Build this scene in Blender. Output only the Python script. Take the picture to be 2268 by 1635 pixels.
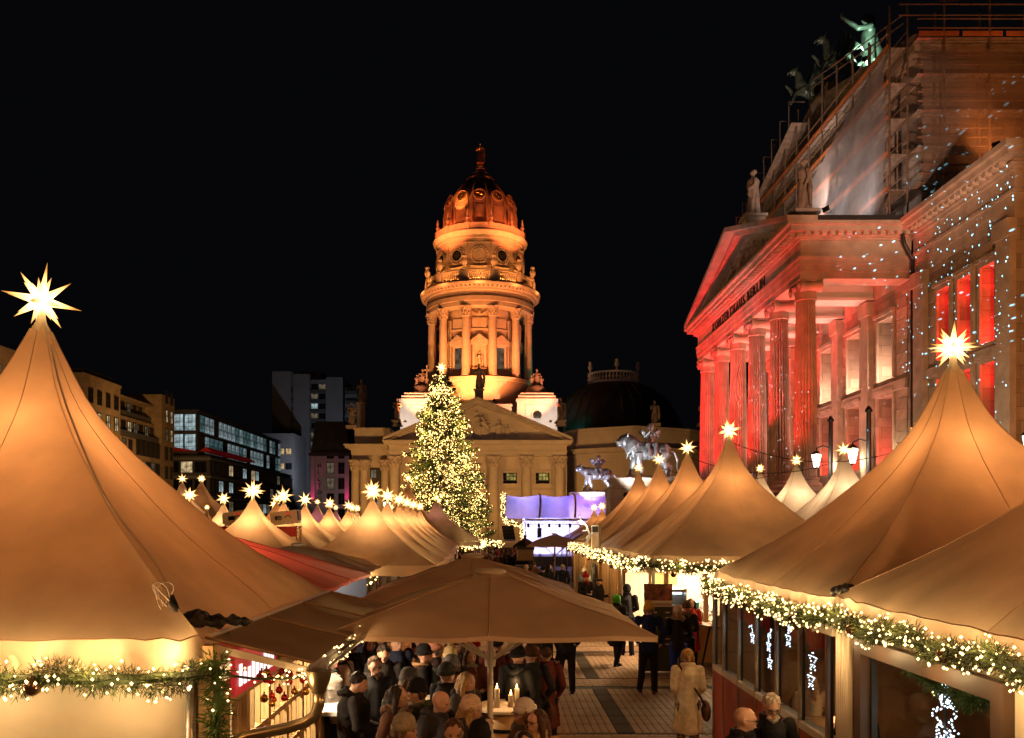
import bpy, bmesh, math, random
from math import sin, cos, pi, sqrt, atan2, radians as R
from mathutils import Vector as V, Matrix, noise

rnd = random.Random(11)
S = bpy.context.scene
COL = S.collection
for o in list(bpy.data.objects):
    bpy.data.objects.remove(o)

# ---------------------------------------------------------------- camera
CZ = 3.45                      # eye height on a low terrace
cam = bpy.data.objects.new('camera', bpy.data.cameras.new('camera'))
COL.objects.link(cam)
cam.location = (0, 0, CZ)
cam.rotation_euler = (R(90), 0, 0)
cam.data.lens = 30
cam.data.sensor_width = 36
cam.data.shift_x = .0132
cam.data.shift_y = .1516
cam.data.clip_start = .1
cam.data.clip_end = 1500
S.camera = cam

# ---------------------------------------------------------------- night sky
W = bpy.data.worlds.new('World')
S.world = W
W.use_nodes = True
wn = W.node_tree
bg = wn.nodes['Background']
sky = wn.nodes.new('ShaderNodeTexSky')
sky.sky_type = 'NISHITA'
sky.sun_disc = False
sky.sun_elevation = R(-5.5)
sky.sun_rotation = R(200)
mx = wn.nodes.new('ShaderNodeMix'); mx.data_type = 'RGBA'
mx.inputs[0].default_value = .92
mx.inputs[7].default_value = (.036, .038, .05, 1)
wn.links.new(sky.outputs[0], mx.inputs[6])
wn.links.new(mx.outputs[2], bg.inputs[0])
bg.inputs[1].default_value = .05

# ---------------------------------------------------------------- render
S.view_settings.view_transform = 'Standard'
S.view_settings.look = 'None'
S.view_settings.exposure = 0
S.view_settings.gamma = 1
S.view_settings.use_curve_mapping = False
cy = S.cycles
cy.use_denoising = True
cy.max_bounces = 6
cy.diffuse_bounces = 3
cy.glossy_bounces = 3
cy.transmission_bounces = 4
cy.transparent_max_bounces = 10
cy.sample_clamp_indirect = 2.5
cy.sample_clamp_direct = 0
cy.caustics_reflective = False
cy.caustics_refractive = False
cy.use_light_tree = True

# ---------------------------------------------------------------- helpers
def px(u, Y):
    "X of a sight line at depth Y (photo measured on a 2268 px wide print)"
    return (u - 1104) / 1890 * Y
def pz(v, Y):
    return CZ + (1161 - v) / 1890 * Y

ORG = {}
def org(o):
    return ORG.get(o.name, V((0, 0, 0))) if o else V((0, 0, 0))

class MB:
    def __init__(s):
        s.v = []; s.f = []
    def add(s, vs, fs):
        n = len(s.v)
        s.v += [tuple(p) for p in vs]
        s.f += [tuple(i + n for i in f) for f in fs]
        return s
    def bx(s, x0, x1, y0, y1, z0, z1):
        vs = [(x, y, z) for z in (z0, z1) for y in (y0, y1) for x in (x0, x1)]
        return s.add(vs, [(0, 2, 3, 1), (4, 5, 7, 6), (0, 1, 5, 4), (2, 6, 7, 3), (0, 4, 6, 2), (1, 3, 7, 5)])
    def box(s, c, d, rz=0, rx=0, ry=0):
        m = Matrix.Rotation(rz, 3, 'Z') @ Matrix.Rotation(ry, 3, 'Y') @ Matrix.Rotation(rx, 3, 'X')
        c = V(c)
        vs = [c + m @ V((sx * d[0] / 2, sy * d[1] / 2, sz * d[2] / 2)) for sz in (-1, 1) for sy in (-1, 1) for sx in (-1, 1)]
        return s.add(vs, [(0, 2, 3, 1), (4, 5, 7, 6), (0, 1, 5, 4), (2, 6, 7, 3), (0, 4, 6, 2), (1, 3, 7, 5)])
    def tube(s, pts, rs, n=6, cap=True):
        pts = [V(p) for p in pts]
        if not isinstance(rs, (list, tuple)): rs = [rs] * len(pts)
        vs = []; fs = []
        up = None
        for i, p in enumerate(pts):
            a = pts[max(i - 1, 0)]; b = pts[min(i + 1, len(pts) - 1)]
            d = (b - a)
            d = d.normalized() if d.length > 1e-9 else V((0, 0, 1))
            if up is None:
                up = V((0, 0, 1)) if abs(d.z) < .9 else V((1, 0, 0))
            e1 = d.cross(up)
            if e1.length < 1e-6: e1 = d.cross(V((0, 1, 0)))
            e1.normalize(); e2 = e1.cross(d).normalized(); up = e2
            r = rs[i]
            ra, rb = (r if isinstance(r, tuple) else (r, r))
            for k in range(n):
                t = 2 * pi * k / n
                vs.append(p + e1 * (ra * cos(t)) + e2 * (rb * sin(t)))
        for i in range(len(pts) - 1):
            for k in range(n):
                k2 = (k + 1) % n
                fs.append((i * n + k, i * n + k2, (i + 1) * n + k2, (i + 1) * n + k))
        if cap:
            fs.append(tuple(range(n - 1, -1, -1)))
            fs.append(tuple((len(pts) - 1) * n + k for k in range(n)))
        return s.add(vs, fs)
    def lathe(s, prof, n=24, c=(0, 0), rad=None, cap=True):
        vs = []; fs = []
        for (r, z) in prof:
            for k in range(n):
                t = 2 * pi * k / n
                q = rad(k, r) if rad else r
                vs.append((c[0] + q * cos(t), c[1] + q * sin(t), z))
        for i in range(len(prof) - 1):
            for k in range(n):
                k2 = (k + 1) % n
                fs.append((i * n + k, i * n + k2, (i + 1) * n + k2, (i + 1) * n + k))
        if cap:
            fs.append(tuple(range(n - 1, -1, -1)))
            fs.append(tuple((len(prof) - 1) * n + k for k in range(n)))
        return s.add(vs, fs)
    def prism(s, poly, a0, a1, ax='y'):
        "polygon extruded along ax; for 'y' poly is (x,z), for 'x' poly is (y,z), for 'z' (x,y)"
        f = {'y': lambda p, a: (p[0], a, p[1]), 'x': lambda p, a: (a, p[0], p[1]), 'z': lambda p, a: (p[0], p[1], a)}[ax]
        n = len(poly)
        vs = [f(p, a0) for p in poly] + [f(p, a1) for p in poly]
        fs = [tuple(range(n)), tuple(range(2 * n - 1, n - 1, -1))]
        fs += [(i, i + n, (i + 1) % n + n, (i + 1) % n) for i in range(n)]
        return s.add(vs, fs)
    def ball(s, c, r, n=8, m=6, rot=None):
        rx, ry, rz = r if isinstance(r, tuple) else (r, r, r)
        vs = [V((0, 0, -rz))]
        for i in range(1, m):
            a = -pi / 2 + pi * i / m
            for k in range(n):
                t = 2 * pi * k / n
                vs.append(V((rx * cos(a) * cos(t), ry * cos(a) * sin(t), rz * sin(a))))
        vs.append(V((0, 0, rz)))
        if rot: vs = [rot @ p for p in vs]
        vs = [p + V(c) for p in vs]
        fs = [(0, 1 + (k + 1) % n, 1 + k) for k in range(n)]
        for i in range(m - 2):
            for k in range(n):
                a = 1 + i * n
                fs.append((a + k, a + (k + 1) % n, a + n + (k + 1) % n, a + n + k))
        L = len(vs) - 1; a = 1 + (m - 2) * n
        fs += [(L, a + k, a + (k + 1) % n) for k in range(n)]
        return s.add(vs, fs)
    def octa(s, c, r):
        x, y, z = c
        return s.add([(x - r, y, z), (x + r, y, z), (x, y - r, z), (x, y + r, z), (x, y, z - r), (x, y, z + r)],
                     [(0, 2, 5), (2, 1, 5), (1, 3, 5), (3, 0, 5), (2, 0, 4), (1, 2, 4), (3, 1, 4), (0, 3, 4)])
    def wall(s, ax, a0, a1, u0, u1, z0, z1, holes=()):
        "slab between a0..a1 on axis ax, along u, with rectangular holes (u0,u1,z0,z1)"
        us = sorted({u0, u1, *[h[i] for h in holes for i in (0, 1)]})
        zs = sorted({z0, z1, *[h[i] for h in holes for i in (2, 3)]})
        us = [u for u in us if u0 <= u <= u1]; zs = [z for z in zs if z0 <= z <= z1]
        for i in range(len(us) - 1):
            run = None
            for j in range(len(zs) - 1):
                um = (us[i] + us[i + 1]) / 2; zm = (zs[j] + zs[j + 1]) / 2
                solid = not any(h[0] < um < h[1] and h[2] < zm < h[3] for h in holes)
                if solid:
                    run = [run[0] if run else zs[j], zs[j + 1]]
                if run and (not solid or j == len(zs) - 2):
                    if ax == 'x': s.bx(a0, a1, us[i], us[i + 1], *run)
                    else: s.bx(us[i], us[i + 1], a0, a1, *run)
                    run = None
        return s
    def mesh(s, name, mat=None, smooth=False, o=None):
        me = bpy.data.meshes.new(name)
        off = V(o) if o is not None else V((0, 0, 0))
        vv = [(p[0] - off.x, p[1] - off.y, p[2] - off.z) for p in s.v]
        me.from_pydata(vv, [], s.f)
        if mat: me.materials.append(mat)
        if smooth:
            me.polygons.foreach_set('use_smooth', [True] * len(me.polygons))
            if smooth != 1:
                me.set_sharp_from_angle(angle=R(smooth))
        me.update()
        return me
    def build(s, name, mat, parent=None, smooth=False, kind=None, label=None):
        return inst(s.mesh(name, mat, smooth, org(parent)), name, parent, kind=kind, label=label, raw=True)

def inst(me, name, parent=None, loc=(0, 0, 0), rz=0, sc=None, kind=None, label=None, mat=None, raw=False, rot=None):
    o = bpy.data.objects.new(name, me)
    COL.objects.link(o)
    if not raw: o.location = V(loc) - org(parent)
    if rz: o.rotation_euler.z = rz
    if rot: o.rotation_euler = rot
    if sc is not None: o.scale = (sc, sc, sc) if not isinstance(sc, tuple) else sc
    if parent:
        o.parent = parent
        ORG[o.name] = org(parent)
    if kind: o['kind'] = kind
    if label: o['label'] = label
    if mat and me:
        o.material_slots[0].link = 'OBJECT'
        o.material_slots[0].material = mat
    return o

def tag(o, label, cat, group=None):
    o['label'] = label; o['category'] = cat
    if group: o['group'] = group
    return o

def thing(name, label, cat, loc=(0, 0, 0), group=None, rz=0):
    o = bpy.data.objects.new(name, None)
    COL.objects.link(o)
    o.empty_display_size = .2
    o.location = loc
    o.rotation_euler.z = rz
    ORG[o.name] = V((0, 0, 0)) if rz else V(loc)
    return tag(o, label, cat, group)

def copy_tree(o, parent=None):
    c = o.copy(); COL.objects.link(c); c.parent = parent
    for ch in o.children: copy_tree(ch, c)
    return c

def dup(o, loc, label=None, rz=0, sc=None, group=None):
    c = copy_tree(o)
    c.location = loc; c.rotation_euler.z = rz
    if sc: c.scale = (sc, sc, sc)
    if label: c['label'] = label
    if group: c['group'] = group
    return c

TS = bpy.data.scenes.new('bench')      # side scene: evaluates modifiers without touching the big one
def evaluated(o):
    TS.collection.objects.link(o)
    vl = TS.view_layers[0]; vl.update()
    me = bpy.data.meshes.new_from_object(o.evaluated_get(vl.depsgraph))
    TS.collection.objects.unlink(o)
    return me

def lamp(name, kind, loc, col, w, rad=.1, to=None, size=60, blend=.4, parent=None):
    l = bpy.data.lights.new(name, kind)
    l.color = col; l.energy = w
    l.shadow_soft_size = rad
    if kind == 'SPOT':
        l.spot_size = R(size); l.spot_blend = blend
    o = bpy.data.objects.new(name, l); COL.objects.link(o)
    o.location = V(loc) - org(parent)
    if parent: o.parent = parent
    if to is not None:
        o.rotation_euler = (V(to) - V(loc)).to_track_quat('-Z', 'Y').to_euler()
    return o

# ---------------------------------------------------------------- materials
def nt(m):
    m.use_nodes = True
    return m.node_tree, m.node_tree.nodes, m.node_tree.links

def M(name, col, rough=.6, metal=0, var=.18, scale=3, bump=0, bscale=None, emit=None, es=0, trans=0, spec=.5, stripes=None, coat=0):
    m = bpy.data.materials.new(name)
    t, N, L = nt(m)
    b = N['Principled BSDF']
    b.inputs['Roughness'].default_value = rough
    b.inputs['Metallic'].default_value = metal
    b.inputs['Specular IOR Level'].default_value = spec
    b.inputs['Coat Weight'].default_value = coat
    c = (*col, 1)
    tc = N.new('ShaderNodeTexCoord')
    if var:
        n = N.new('ShaderNodeTexNoise'); n.inputs['Scale'].default_value = scale; n.inputs['Detail'].default_value = 5
        L.new(tc.outputs['Object'], n.inputs['Vector'])
        r = N.new('ShaderNodeValToRGB')
        r.color_ramp.elements[0].position = .3; r.color_ramp.elements[1].position = .7
        r.color_ramp.elements[0].color = tuple(x * (1 - var) for x in col) + (1,)
        r.color_ramp.elements[1].color = tuple(min(1, x * (1 + var)) for x in col) + (1,)
        L.new(n.outputs['Fac'], r.inputs['Fac'])
        src = r.outputs['Color']
        L.new(src, b.inputs['Base Color'])
        rr = N.new('ShaderNodeMapRange'); rr.inputs['To Min'].default_value = max(0, rough - .1); rr.inputs['To Max'].default_value = min(1, rough + .12)
        L.new(n.outputs['Fac'], rr.inputs['Value']); L.new(rr.outputs['Result'], b.inputs['Roughness'])
    else:
        b.inputs['Base Color'].default_value = c
        src = None
    if bump:
        n2 = N.new('ShaderNodeTexNoise'); n2.inputs['Scale'].default_value = bscale or scale * 4; n2.inputs['Detail'].default_value = 4
        L.new(tc.outputs['Object'], n2.inputs['Vector'])
        bp = N.new('ShaderNodeBump'); bp.inputs['Strength'].default_value = bump; bp.inputs['Distance'].default_value = .02
        L.new(n2.outputs['Fac'], bp.inputs['Height']); L.new(bp.outputs['Normal'], b.inputs['Normal'])
    if emit:
        b.inputs['Emission Color'].default_value = (*emit, 1)
        b.inputs['Emission Strength'].default_value = es
    if trans:
        tr = N.new('ShaderNodeBsdfTranslucent')
        if src: L.new(src, tr.inputs['Color'])
        else: tr.inputs['Color'].default_value = c
        mixn = N.new('ShaderNodeMixShader'); mixn.inputs[0].default_value = trans
        L.new(b.outputs[0], mixn.inputs[1]); L.new(tr.outputs[0], mixn.inputs[2])
        L.new(mixn.outputs[0], N['Material Output'].inputs['Surface'])
    return m

def ashlar(name, col, bw, bh, var=.25, bump=.5, mortar=.012, rough=.8, dirt=.35):
    "cut stone courses on axis-aligned walls"
    m = bpy.data.materials.new(name)
    t, N, L = nt(m)
    b = N['Principled BSDF']; b.inputs['Roughness'].default_value = rough
    b.inputs['Specular IOR Level'].default_value = .25
    tc = N.new('ShaderNodeTexCoord'); sp = N.new('ShaderNodeSeparateXYZ'); L.new(tc.outputs['Object'], sp.inputs[0])
    ad = N.new('ShaderNodeMath'); ad.operation = 'ADD'; L.new(sp.outputs[0], ad.inputs[0]); L.new(sp.outputs[1], ad.inputs[1])
    cb = N.new('ShaderNodeCombineXYZ'); L.new(ad.outputs[0], cb.inputs[0]); L.new(sp.outputs[2], cb.inputs[1])
    br = N.new('ShaderNodeTexBrick'); L.new(cb.outputs[0], br.inputs['Vector'])
    br.inputs['Scale'].default_value = 1; br.inputs['Brick Width'].default_value = bw; br.inputs['Row Height'].default_value = bh
    br.inputs['Mortar Size'].default_value = mortar; br.inputs['Bias'].default_value = 0
    br.inputs['Color1'].default_value = tuple(x * (1 - var) for x in col) + (1,)
    br.inputs['Color2'].default_value = tuple(min(1, x * (1 + var)) for x in col) + (1,)
    br.inputs['Mortar'].default_value = tuple(x * .55 for x in col) + (1,)
    n = N.new('ShaderNodeTexNoise'); n.inputs['Scale'].default_value = .7; n.inputs['Detail'].default_value = 8; n.inputs['Roughness'].default_value = .65
    L.new(tc.outputs['Object'], n.inputs['Vector'])
    mr = N.new('ShaderNodeMapRange'); mr.inputs['From Min'].default_value = .35; mr.inputs['From Max'].default_value = .7
    mr.inputs['To Min'].default_value = 1 - dirt; mr.inputs['To Max'].default_value = 1
    L.new(n.outputs['Fac'], mr.inputs['Value'])
    mu = N.new('ShaderNodeMix'); mu.data_type = 'RGBA'; mu.blend_type = 'MULTIPLY'; mu.inputs[0].default_value = 1
    L.new(br.outputs['Color'], mu.inputs[6]); L.new(mr.outputs['Result'], mu.inputs[7]); L.new(mu.outputs[2], b.inputs['Base Color'])
    bp = N.new('ShaderNodeBump'); bp.inputs['Strength'].default_value = bump; bp.inputs['Distance'].default_value = .03; bp.invert = True
    L.new(br.outputs['Fac'], bp.inputs['Height']); L.new(bp.outputs['Normal'], b.inputs['Normal'])
    return m

def glow(name, col, es, sampled=False, spots=0):
    m = bpy.data.materials.new(name)
    t, N, L = nt(m)
    N.remove(N['Principled BSDF'])
    e = N.new('ShaderNodeEmission'); e.inputs[0].default_value = (*col, 1); e.inputs[1].default_value = es
    if spots:
        tc = N.new('ShaderNodeTexCoord'); n = N.new('ShaderNodeTexNoise'); n.inputs['Scale'].default_value = spots
        L.new(tc.outputs['Object'], n.inputs['Vector'])
        mr = N.new('ShaderNodeMapRange'); mr.inputs['From Min'].default_value = .35; mr.inputs['From Max'].default_value = .65
        mr.inputs['To Min'].default_value = es * .25; mr.inputs['To Max'].default_value = es
        L.new(n.outputs['Fac'], mr.inputs['Value']); L.new(mr.outputs['Result'], e.inputs[1])
    L.new(e.outputs[0], N['Material Output'].inputs['Surface'])
    if not sampled: m.cycles.emission_sampling = 'NONE'
    return m

def cloth_sheet(name, col, alpha, trans=.5, rough=.7):
    "thin see-through netting or film"
    m = bpy.data.materials.new(name)
    t, N, L = nt(m)
    b = N['Principled BSDF']; b.inputs['Base Color'].default_value = (*col, 1); b.inputs['Roughness'].default_value = rough
    tr = N.new('ShaderNodeBsdfTranslucent'); tr.inputs[0].default_value = (*col, 1)
    tp = N.new('ShaderNodeBsdfTransparent')
    a = N.new('ShaderNodeMixShader'); a.inputs[0].default_value = trans
    L.new(b.outputs[0], a.inputs[1]); L.new(tr.outputs[0], a.inputs[2])
    c = N.new('ShaderNodeMixShader')
    tc = N.new('ShaderNodeTexCoord'); n = N.new('ShaderNodeTexNoise'); n.inputs['Scale'].default_value = .8; n.inputs['Detail'].default_value = 6
    L.new(tc.outputs['Object'], n.inputs['Vector'])
    mr = N.new('ShaderNodeMapRange'); mr.inputs['To Min'].default_value = max(0, alpha - .25); mr.inputs['To Max'].default_value = min(1, alpha + .25)
    L.new(n.outputs['Fac'], mr.inputs['Value']); L.new(mr.outputs['Result'], c.inputs[0])
    L.new(tp.outputs[0], c.inputs[1]); L.new(a.outputs[0], c.inputs[2])
    L.new(c.outputs[0], N['Material Output'].inputs['Surface'])
    return m

def glass(name, tint=(.9, .95, .95), refl=.12):
    m = bpy.data.materials.new(name)
    t, N, L = nt(m)
    N.remove(N['Principled BSDF'])
    tp = N.new('ShaderNodeBsdfTransparent'); tp.inputs[0].default_value = (*tint, 1)
    g = N.new('ShaderNodeBsdfGlossy'); g.inputs['Roughness'].default_value = .02
    fr = N.new('ShaderNodeLayerWeight'); fr.inputs[0].default_value = .5
    pw = N.new('ShaderNodeMath'); pw.operation = 'POWER'; pw.inputs[1].default_value = 4; L.new(fr.outputs['Facing'], pw.inputs[0])
    mu = N.new('ShaderNodeMath'); mu.operation = 'MULTIPLY_ADD'; mu.inputs[1].default_value = .5; mu.inputs[2].default_value = refl * .2
    L.new(pw.outputs[0], mu.inputs[0])
    x = N.new('ShaderNodeMixShader'); L.new(mu.outputs[0], x.inputs[0]); L.new(tp.outputs[0], x.inputs[1]); L.new(g.outputs[0], x.inputs[2])
    L.new(x.outputs[0], N['Material Output'].inputs['Surface'])
    return m

def plaid(name, c1, c2, c3, sc):
    m = bpy.data.materials.new(name)
    t, N, L = nt(m)
    b = N['Principled BSDF']; b.inputs['Roughness'].default_value = .9
    tc = N.new('ShaderNodeTexCoord')
    k = N.new('ShaderNodeTexBrick'); L.new(tc.outputs['Object'], k.inputs['Vector'])
    mp = N.new('ShaderNodeMapping'); mp.inputs['Rotation'].default_value = (R(90), 0, 0); L.new(tc.outputs['Object'], mp.inputs[0]); L.new(mp.outputs[0], k.inputs['Vector'])
    k.inputs['Scale'].default_value = sc; k.offset = 0
    k.inputs['Color1'].default_value = (*c1, 1); k.inputs['Color2'].default_value = (*c2, 1); k.inputs['Mortar'].default_value = (*c3, 1)
    k.inputs['Mortar Size'].default_value = .08; k.inputs['Brick Width'].default_value = .5; k.inputs['Row Height'].default_value = .5
    L.new(k.outputs[0], b.inputs['Base Color'])
    return m

mt = {}
mt['paver'] = M('paving stone', (.36, .22, .12), .7, spec=.3, var=.35, scale=9, bump=.25)
mt['paver_dark'] = M('dark paving stone', (.055, .037, .022), .8, var=.25, scale=8, bump=.2, spec=.15)
mt['ground'] = M('ground joints', (.05, .042, .034), .8, var=.2)
mt['sand'] = ashlar('sandstone ashlar', (.43, .33, .24), 1.5, .62)
mt['sandtrim'] = M('sandstone trim', (.45, .35, .26), .8, var=.22, scale=1.3, bump=.2)
mt['sandcol'] = M('column stone', (.46, .36, .27), .78, var=.3, scale=.9, bump=.2)
mt['stucco'] = M('pale stucco', (.58, .47, .32), .85, var=.1, scale=.8, bump=.1)
mt['stuccow'] = M('white stucco', (.7, .66, .6), .85, var=.08, scale=.8)
mt['domst'] = M('drum stone', (.55, .43, .3), .85, var=.13, scale=.9, bump=.15)
mt['copper'] = M('dark patinated copper', (.16, .095, .06), .65, .1, var=.35, scale=.8, bump=.2)
mt['copperd'] = M('dark sheet roof', (.035, .035, .035), .5, .3, var=.3, scale=.8)
mt['gold'] = M('gilding', (.85, .5, .14), .3, 1, var=.1)
mt['statue'] = M('weathered statue stone', (.30, .22, .16), .8, var=.4, scale=4, bump=.4)
mt['bronze'] = M('green bronze', (.13, .19, .15), .42, .55, var=.4, scale=2.5, bump=.3)
mt['zinc'] = M('grey cast zinc', (.42, .42, .44), .38, .65, var=.35, scale=3, bump=.3)
mt['iron'] = M('black iron', (.015, .015, .017), .45, .3, var=.1)
mt['steel'] = M('galvanised steel', (.45, .43, .4), .35, .9, var=.15, scale=6)
mt['rust'] = M('scaffold tube', (.4, .28, .2), .45, .7, var=.25, scale=5)
mt['deck'] = M('scaffold board', (.36, .27, .2), .8, var=.3, scale=3)
mt['toe'] = M('orange toe board', (.65, .2, .06), .7, var=.25, scale=1)
mt['net'] = cloth_sheet('scaffold netting', (.74, .68, .64), .5)
mt['netd'] = cloth_sheet('dark scaffold netting', (.36, .26, .19), .55)
mt['fabric'] = M('cream tent fabric', (.80, .64, .46), .38, var=.17, scale=1.4, bump=.35, bscale=2.2, trans=.45, spec=.5)
mt['fabric2'] = M('beige umbrella cloth', (.74, .55, .39), .5, var=.15, scale=1.5, bump=.4, bscale=2.5, trans=.32, spec=.3)
mt['fabric3'] = M('rust umbrella cloth', (.72, .34, .25), .55, var=.08, scale=1.5, bump=.1, bscale=3, trans=.35, spec=.3)
mt['pvc'] = M('brown roof tarpaulin', (.34, .22, .12), .4, var=.15, scale=1.5, bump=.12, bscale=2, spec=.5)
mt['canvas'] = M('cream canvas wall', (.78, .66, .48), .7, var=.08, scale=2, bump=.8, bscale=3.5)
mt['wood'] = M('pine plank', (.58, .36, .16), .55, var=.22, scale=2.2, bump=.15)
mt['woodd'] = M('oiled timber', (.3, .17, .075), .55, var=.25, scale=2.2, bump=.15)
mt['woodw'] = M('pale pine lining', (.8, .66, .48), .55, var=.08, scale=2)
mt['white'] = M('white paint', (.8, .78, .74), .5, var=.05)
mt['cream'] = M('cream powder coat', (.74, .64, .5), .4, var=.05)
mt['red'] = M('red paint', (.55, .03, .03), .45, var=.1)
mt['redcloth'] = M('red curtain cloth', (.5, .03, .025), .8, var=.2, scale=4)
mt['black'] = M('black plastic', (.015, .015, .016), .45, var=.1)
mt['needle'] = M('fir needle', (.05, .07, .018), .65, var=.45, scale=5, trans=.15)
mt['needlel'] = M('bright fir sprig', (.09, .16, .03), .6, var=.35, scale=6, trans=.15)
mt['bark'] = M('bark', (.11, .07, .045), .9, var=.3, scale=8, bump=.5)
mt['bauble'] = M('brown glass bauble', (.16, .09, .05), .12, .8, var=.1)
mt['baublered'] = M('red bauble', (.45, .02, .015), .2, .35, var=.1)
mt['baublegold'] = M('gold bauble', (.75, .42, .1), .2, .9, var=.1)
mt['bulb'] = glow('warm fairy bulb', (1, .66, .26), 6)
mt['bulbw'] = glow('white fairy bulb', (.74, .84, 1), 8)
mt['bulbtree'] = glow('tree fairy bulb', (1, .62, .18), 8.5)
mt['litwarm'] = glow('warm lit window', (1, .72, .38), .75, spots=1.2)
mt['litcool'] = glow('cool lit window', (.72, .95, 1), .6, spots=.8)
mt['litteal'] = glow('teal lit window', (.4, .8, .85), .3, spots=.9)
mt['litdim'] = glow('dim lit window', (1, .8, .5), .16, spots=1)
mt['litgold'] = glow('golden lit window', (1, .78, .2), .5, spots=1)
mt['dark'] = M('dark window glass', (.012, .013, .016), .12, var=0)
mt['glass'] = glass('clear glass')
mt['beige'] = ashlar('beige facade cladding', (.34, .25, .15), 2.4, .75, var=.08, bump=.15)
mt['grey'] = M('grey concrete', (.2, .2, .21), .85, var=.1, scale=.3)
mt['greyd'] = M('dark facade panel', (.07, .07, .075), .6, var=.1, scale=.5)
mt['hotel'] = M('pale hotel render', (.36, .33, .34), .85, var=.08, scale=.5)
mt['frame'] = M('dark window frame', (.03, .026, .022), .5, var=.1)
mt['mirror'] = M('brushed metal', (.5, .46, .4), .22, 1, var=.1)

# ================================================================ GROUND
g = MB(); g.add([(-400, -60, 0), (400, -60, 0), (400, 700, 0), (-400, 700, 0)], [(0, 1, 2, 3)])
ground = g.build('ground', mt['ground'], kind='structure')
def pavers():
    me = {}
    for nm, (w, l, mk) in {'a': (.124, .62, 'paver'), 'd': (.29, .62, 'paver_dark'), 'c': (.3, .13, 'paver')}.items():
        b = MB(); h = .012
        vs = [(-w / 2, -l / 2, 0), (w / 2, -l / 2, 0), (w / 2, l / 2, 0), (-w / 2, l / 2, 0)]
        e = .006
        b.add(vs + [(-w / 2 + e, -l / 2 + e, h), (w / 2 - e, -l / 2 + e, h), (w / 2 - e, l / 2 - e, h), (-w / 2 + e, l / 2 - e, h)],
              [(0, 1, 5, 4), (1, 2, 6, 5), (2, 3, 7, 6), (3, 0, 4, 7), (4, 5, 6, 7)])
        me[nm] = (b, w, l, mk)
    L = []
    for yi, y0 in enumerate([9.9, 14.0, 19.0, 24.0, 29.0, 34.0]):
        span = 4.06 if yi == 0 else 4.1
        # cross band of small setts between panels
        for r_ in range(6):
            y = y0 - .12 - r_ * .135
            x = -3.2 + (r_ % 2) * .15
            while x < 9.6:
                L.append(('c', x, y)); x += .306
        n = int((span - .05) / .628)
        x = -3.2; i = 0
        while x < 9.6:
            dark = (i % 26 == 13)
            w = .295 if dark else .128
            off = (i * .37 % 1) * .3
            for k in range(n):
                L.append(('d' if dark else 'a', x + w / 2, y0 + .36 + k * .628))
            x += w; i += 1
    vis = [p for p in L if 1.1 < p[1] < 3.4 and 13.5 < p[2] < 20]
    vis.sort(key=lambda p: p[2])
    first = set(map(id, vis[:300]))
    meshes = {k: v[0].mesh('paving_stone', mt[v[3]]) for k, v in me.items()}
    rest = {'paver': MB(), 'paver_dark': MB()}
    for p in L:
        dz = rnd.uniform(.0, .004)
        if id(p) in first:
            inst(meshes[p[0]], 'paving_stone', ground, (p[1], p[2], .001 + dz))
        else:
            b = me[p[0]]
            rest[b[3]].add([(q[0] + p[1], q[1] + p[2], q[2] + .001 + dz) for q in b[0].v], b[0].f)
    for k, b in rest.items():
        b.build('paving_stones', mt[k], ground, kind='stuff')
pavers()

# ================================================================ STATUE MESHES
def remesh(mb, name, mat, vox=.03, sm=4, disp=0, dscale=6):
    me = mb.mesh(name + '_src')
    o = bpy.data.objects.new('tmp', me)
    r = o.modifiers.new('r', 'REMESH'); r.mode = 'VOXEL'; r.voxel_size = vox; r.use_smooth_shade = True
    if sm:
        k = o.modifiers.new('s', 'SMOOTH'); k.iterations = sm; k.factor = .5
    out = evaluated(o)
    bpy.data.objects.remove(o); bpy.data.meshes.remove(me)
    if disp:
        cs = [v.co.copy() for v in out.vertices]; ns = [v.normal.copy() for v in out.vertices]; fl = []
        for c, q in zip(cs, ns):
            fl += (c + q * disp * noise.noise(V((c.x * dscale, c.y * dscale, c.z * dscale * .45))))[:]
        out.vertices.foreach_set('co', fl); out.update()
    out.name = name
    out.materials.clear(); out.materials.append(mat)
    out.polygons.foreach_set('use_smooth', [True] * len(out.polygons))
    return out

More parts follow.
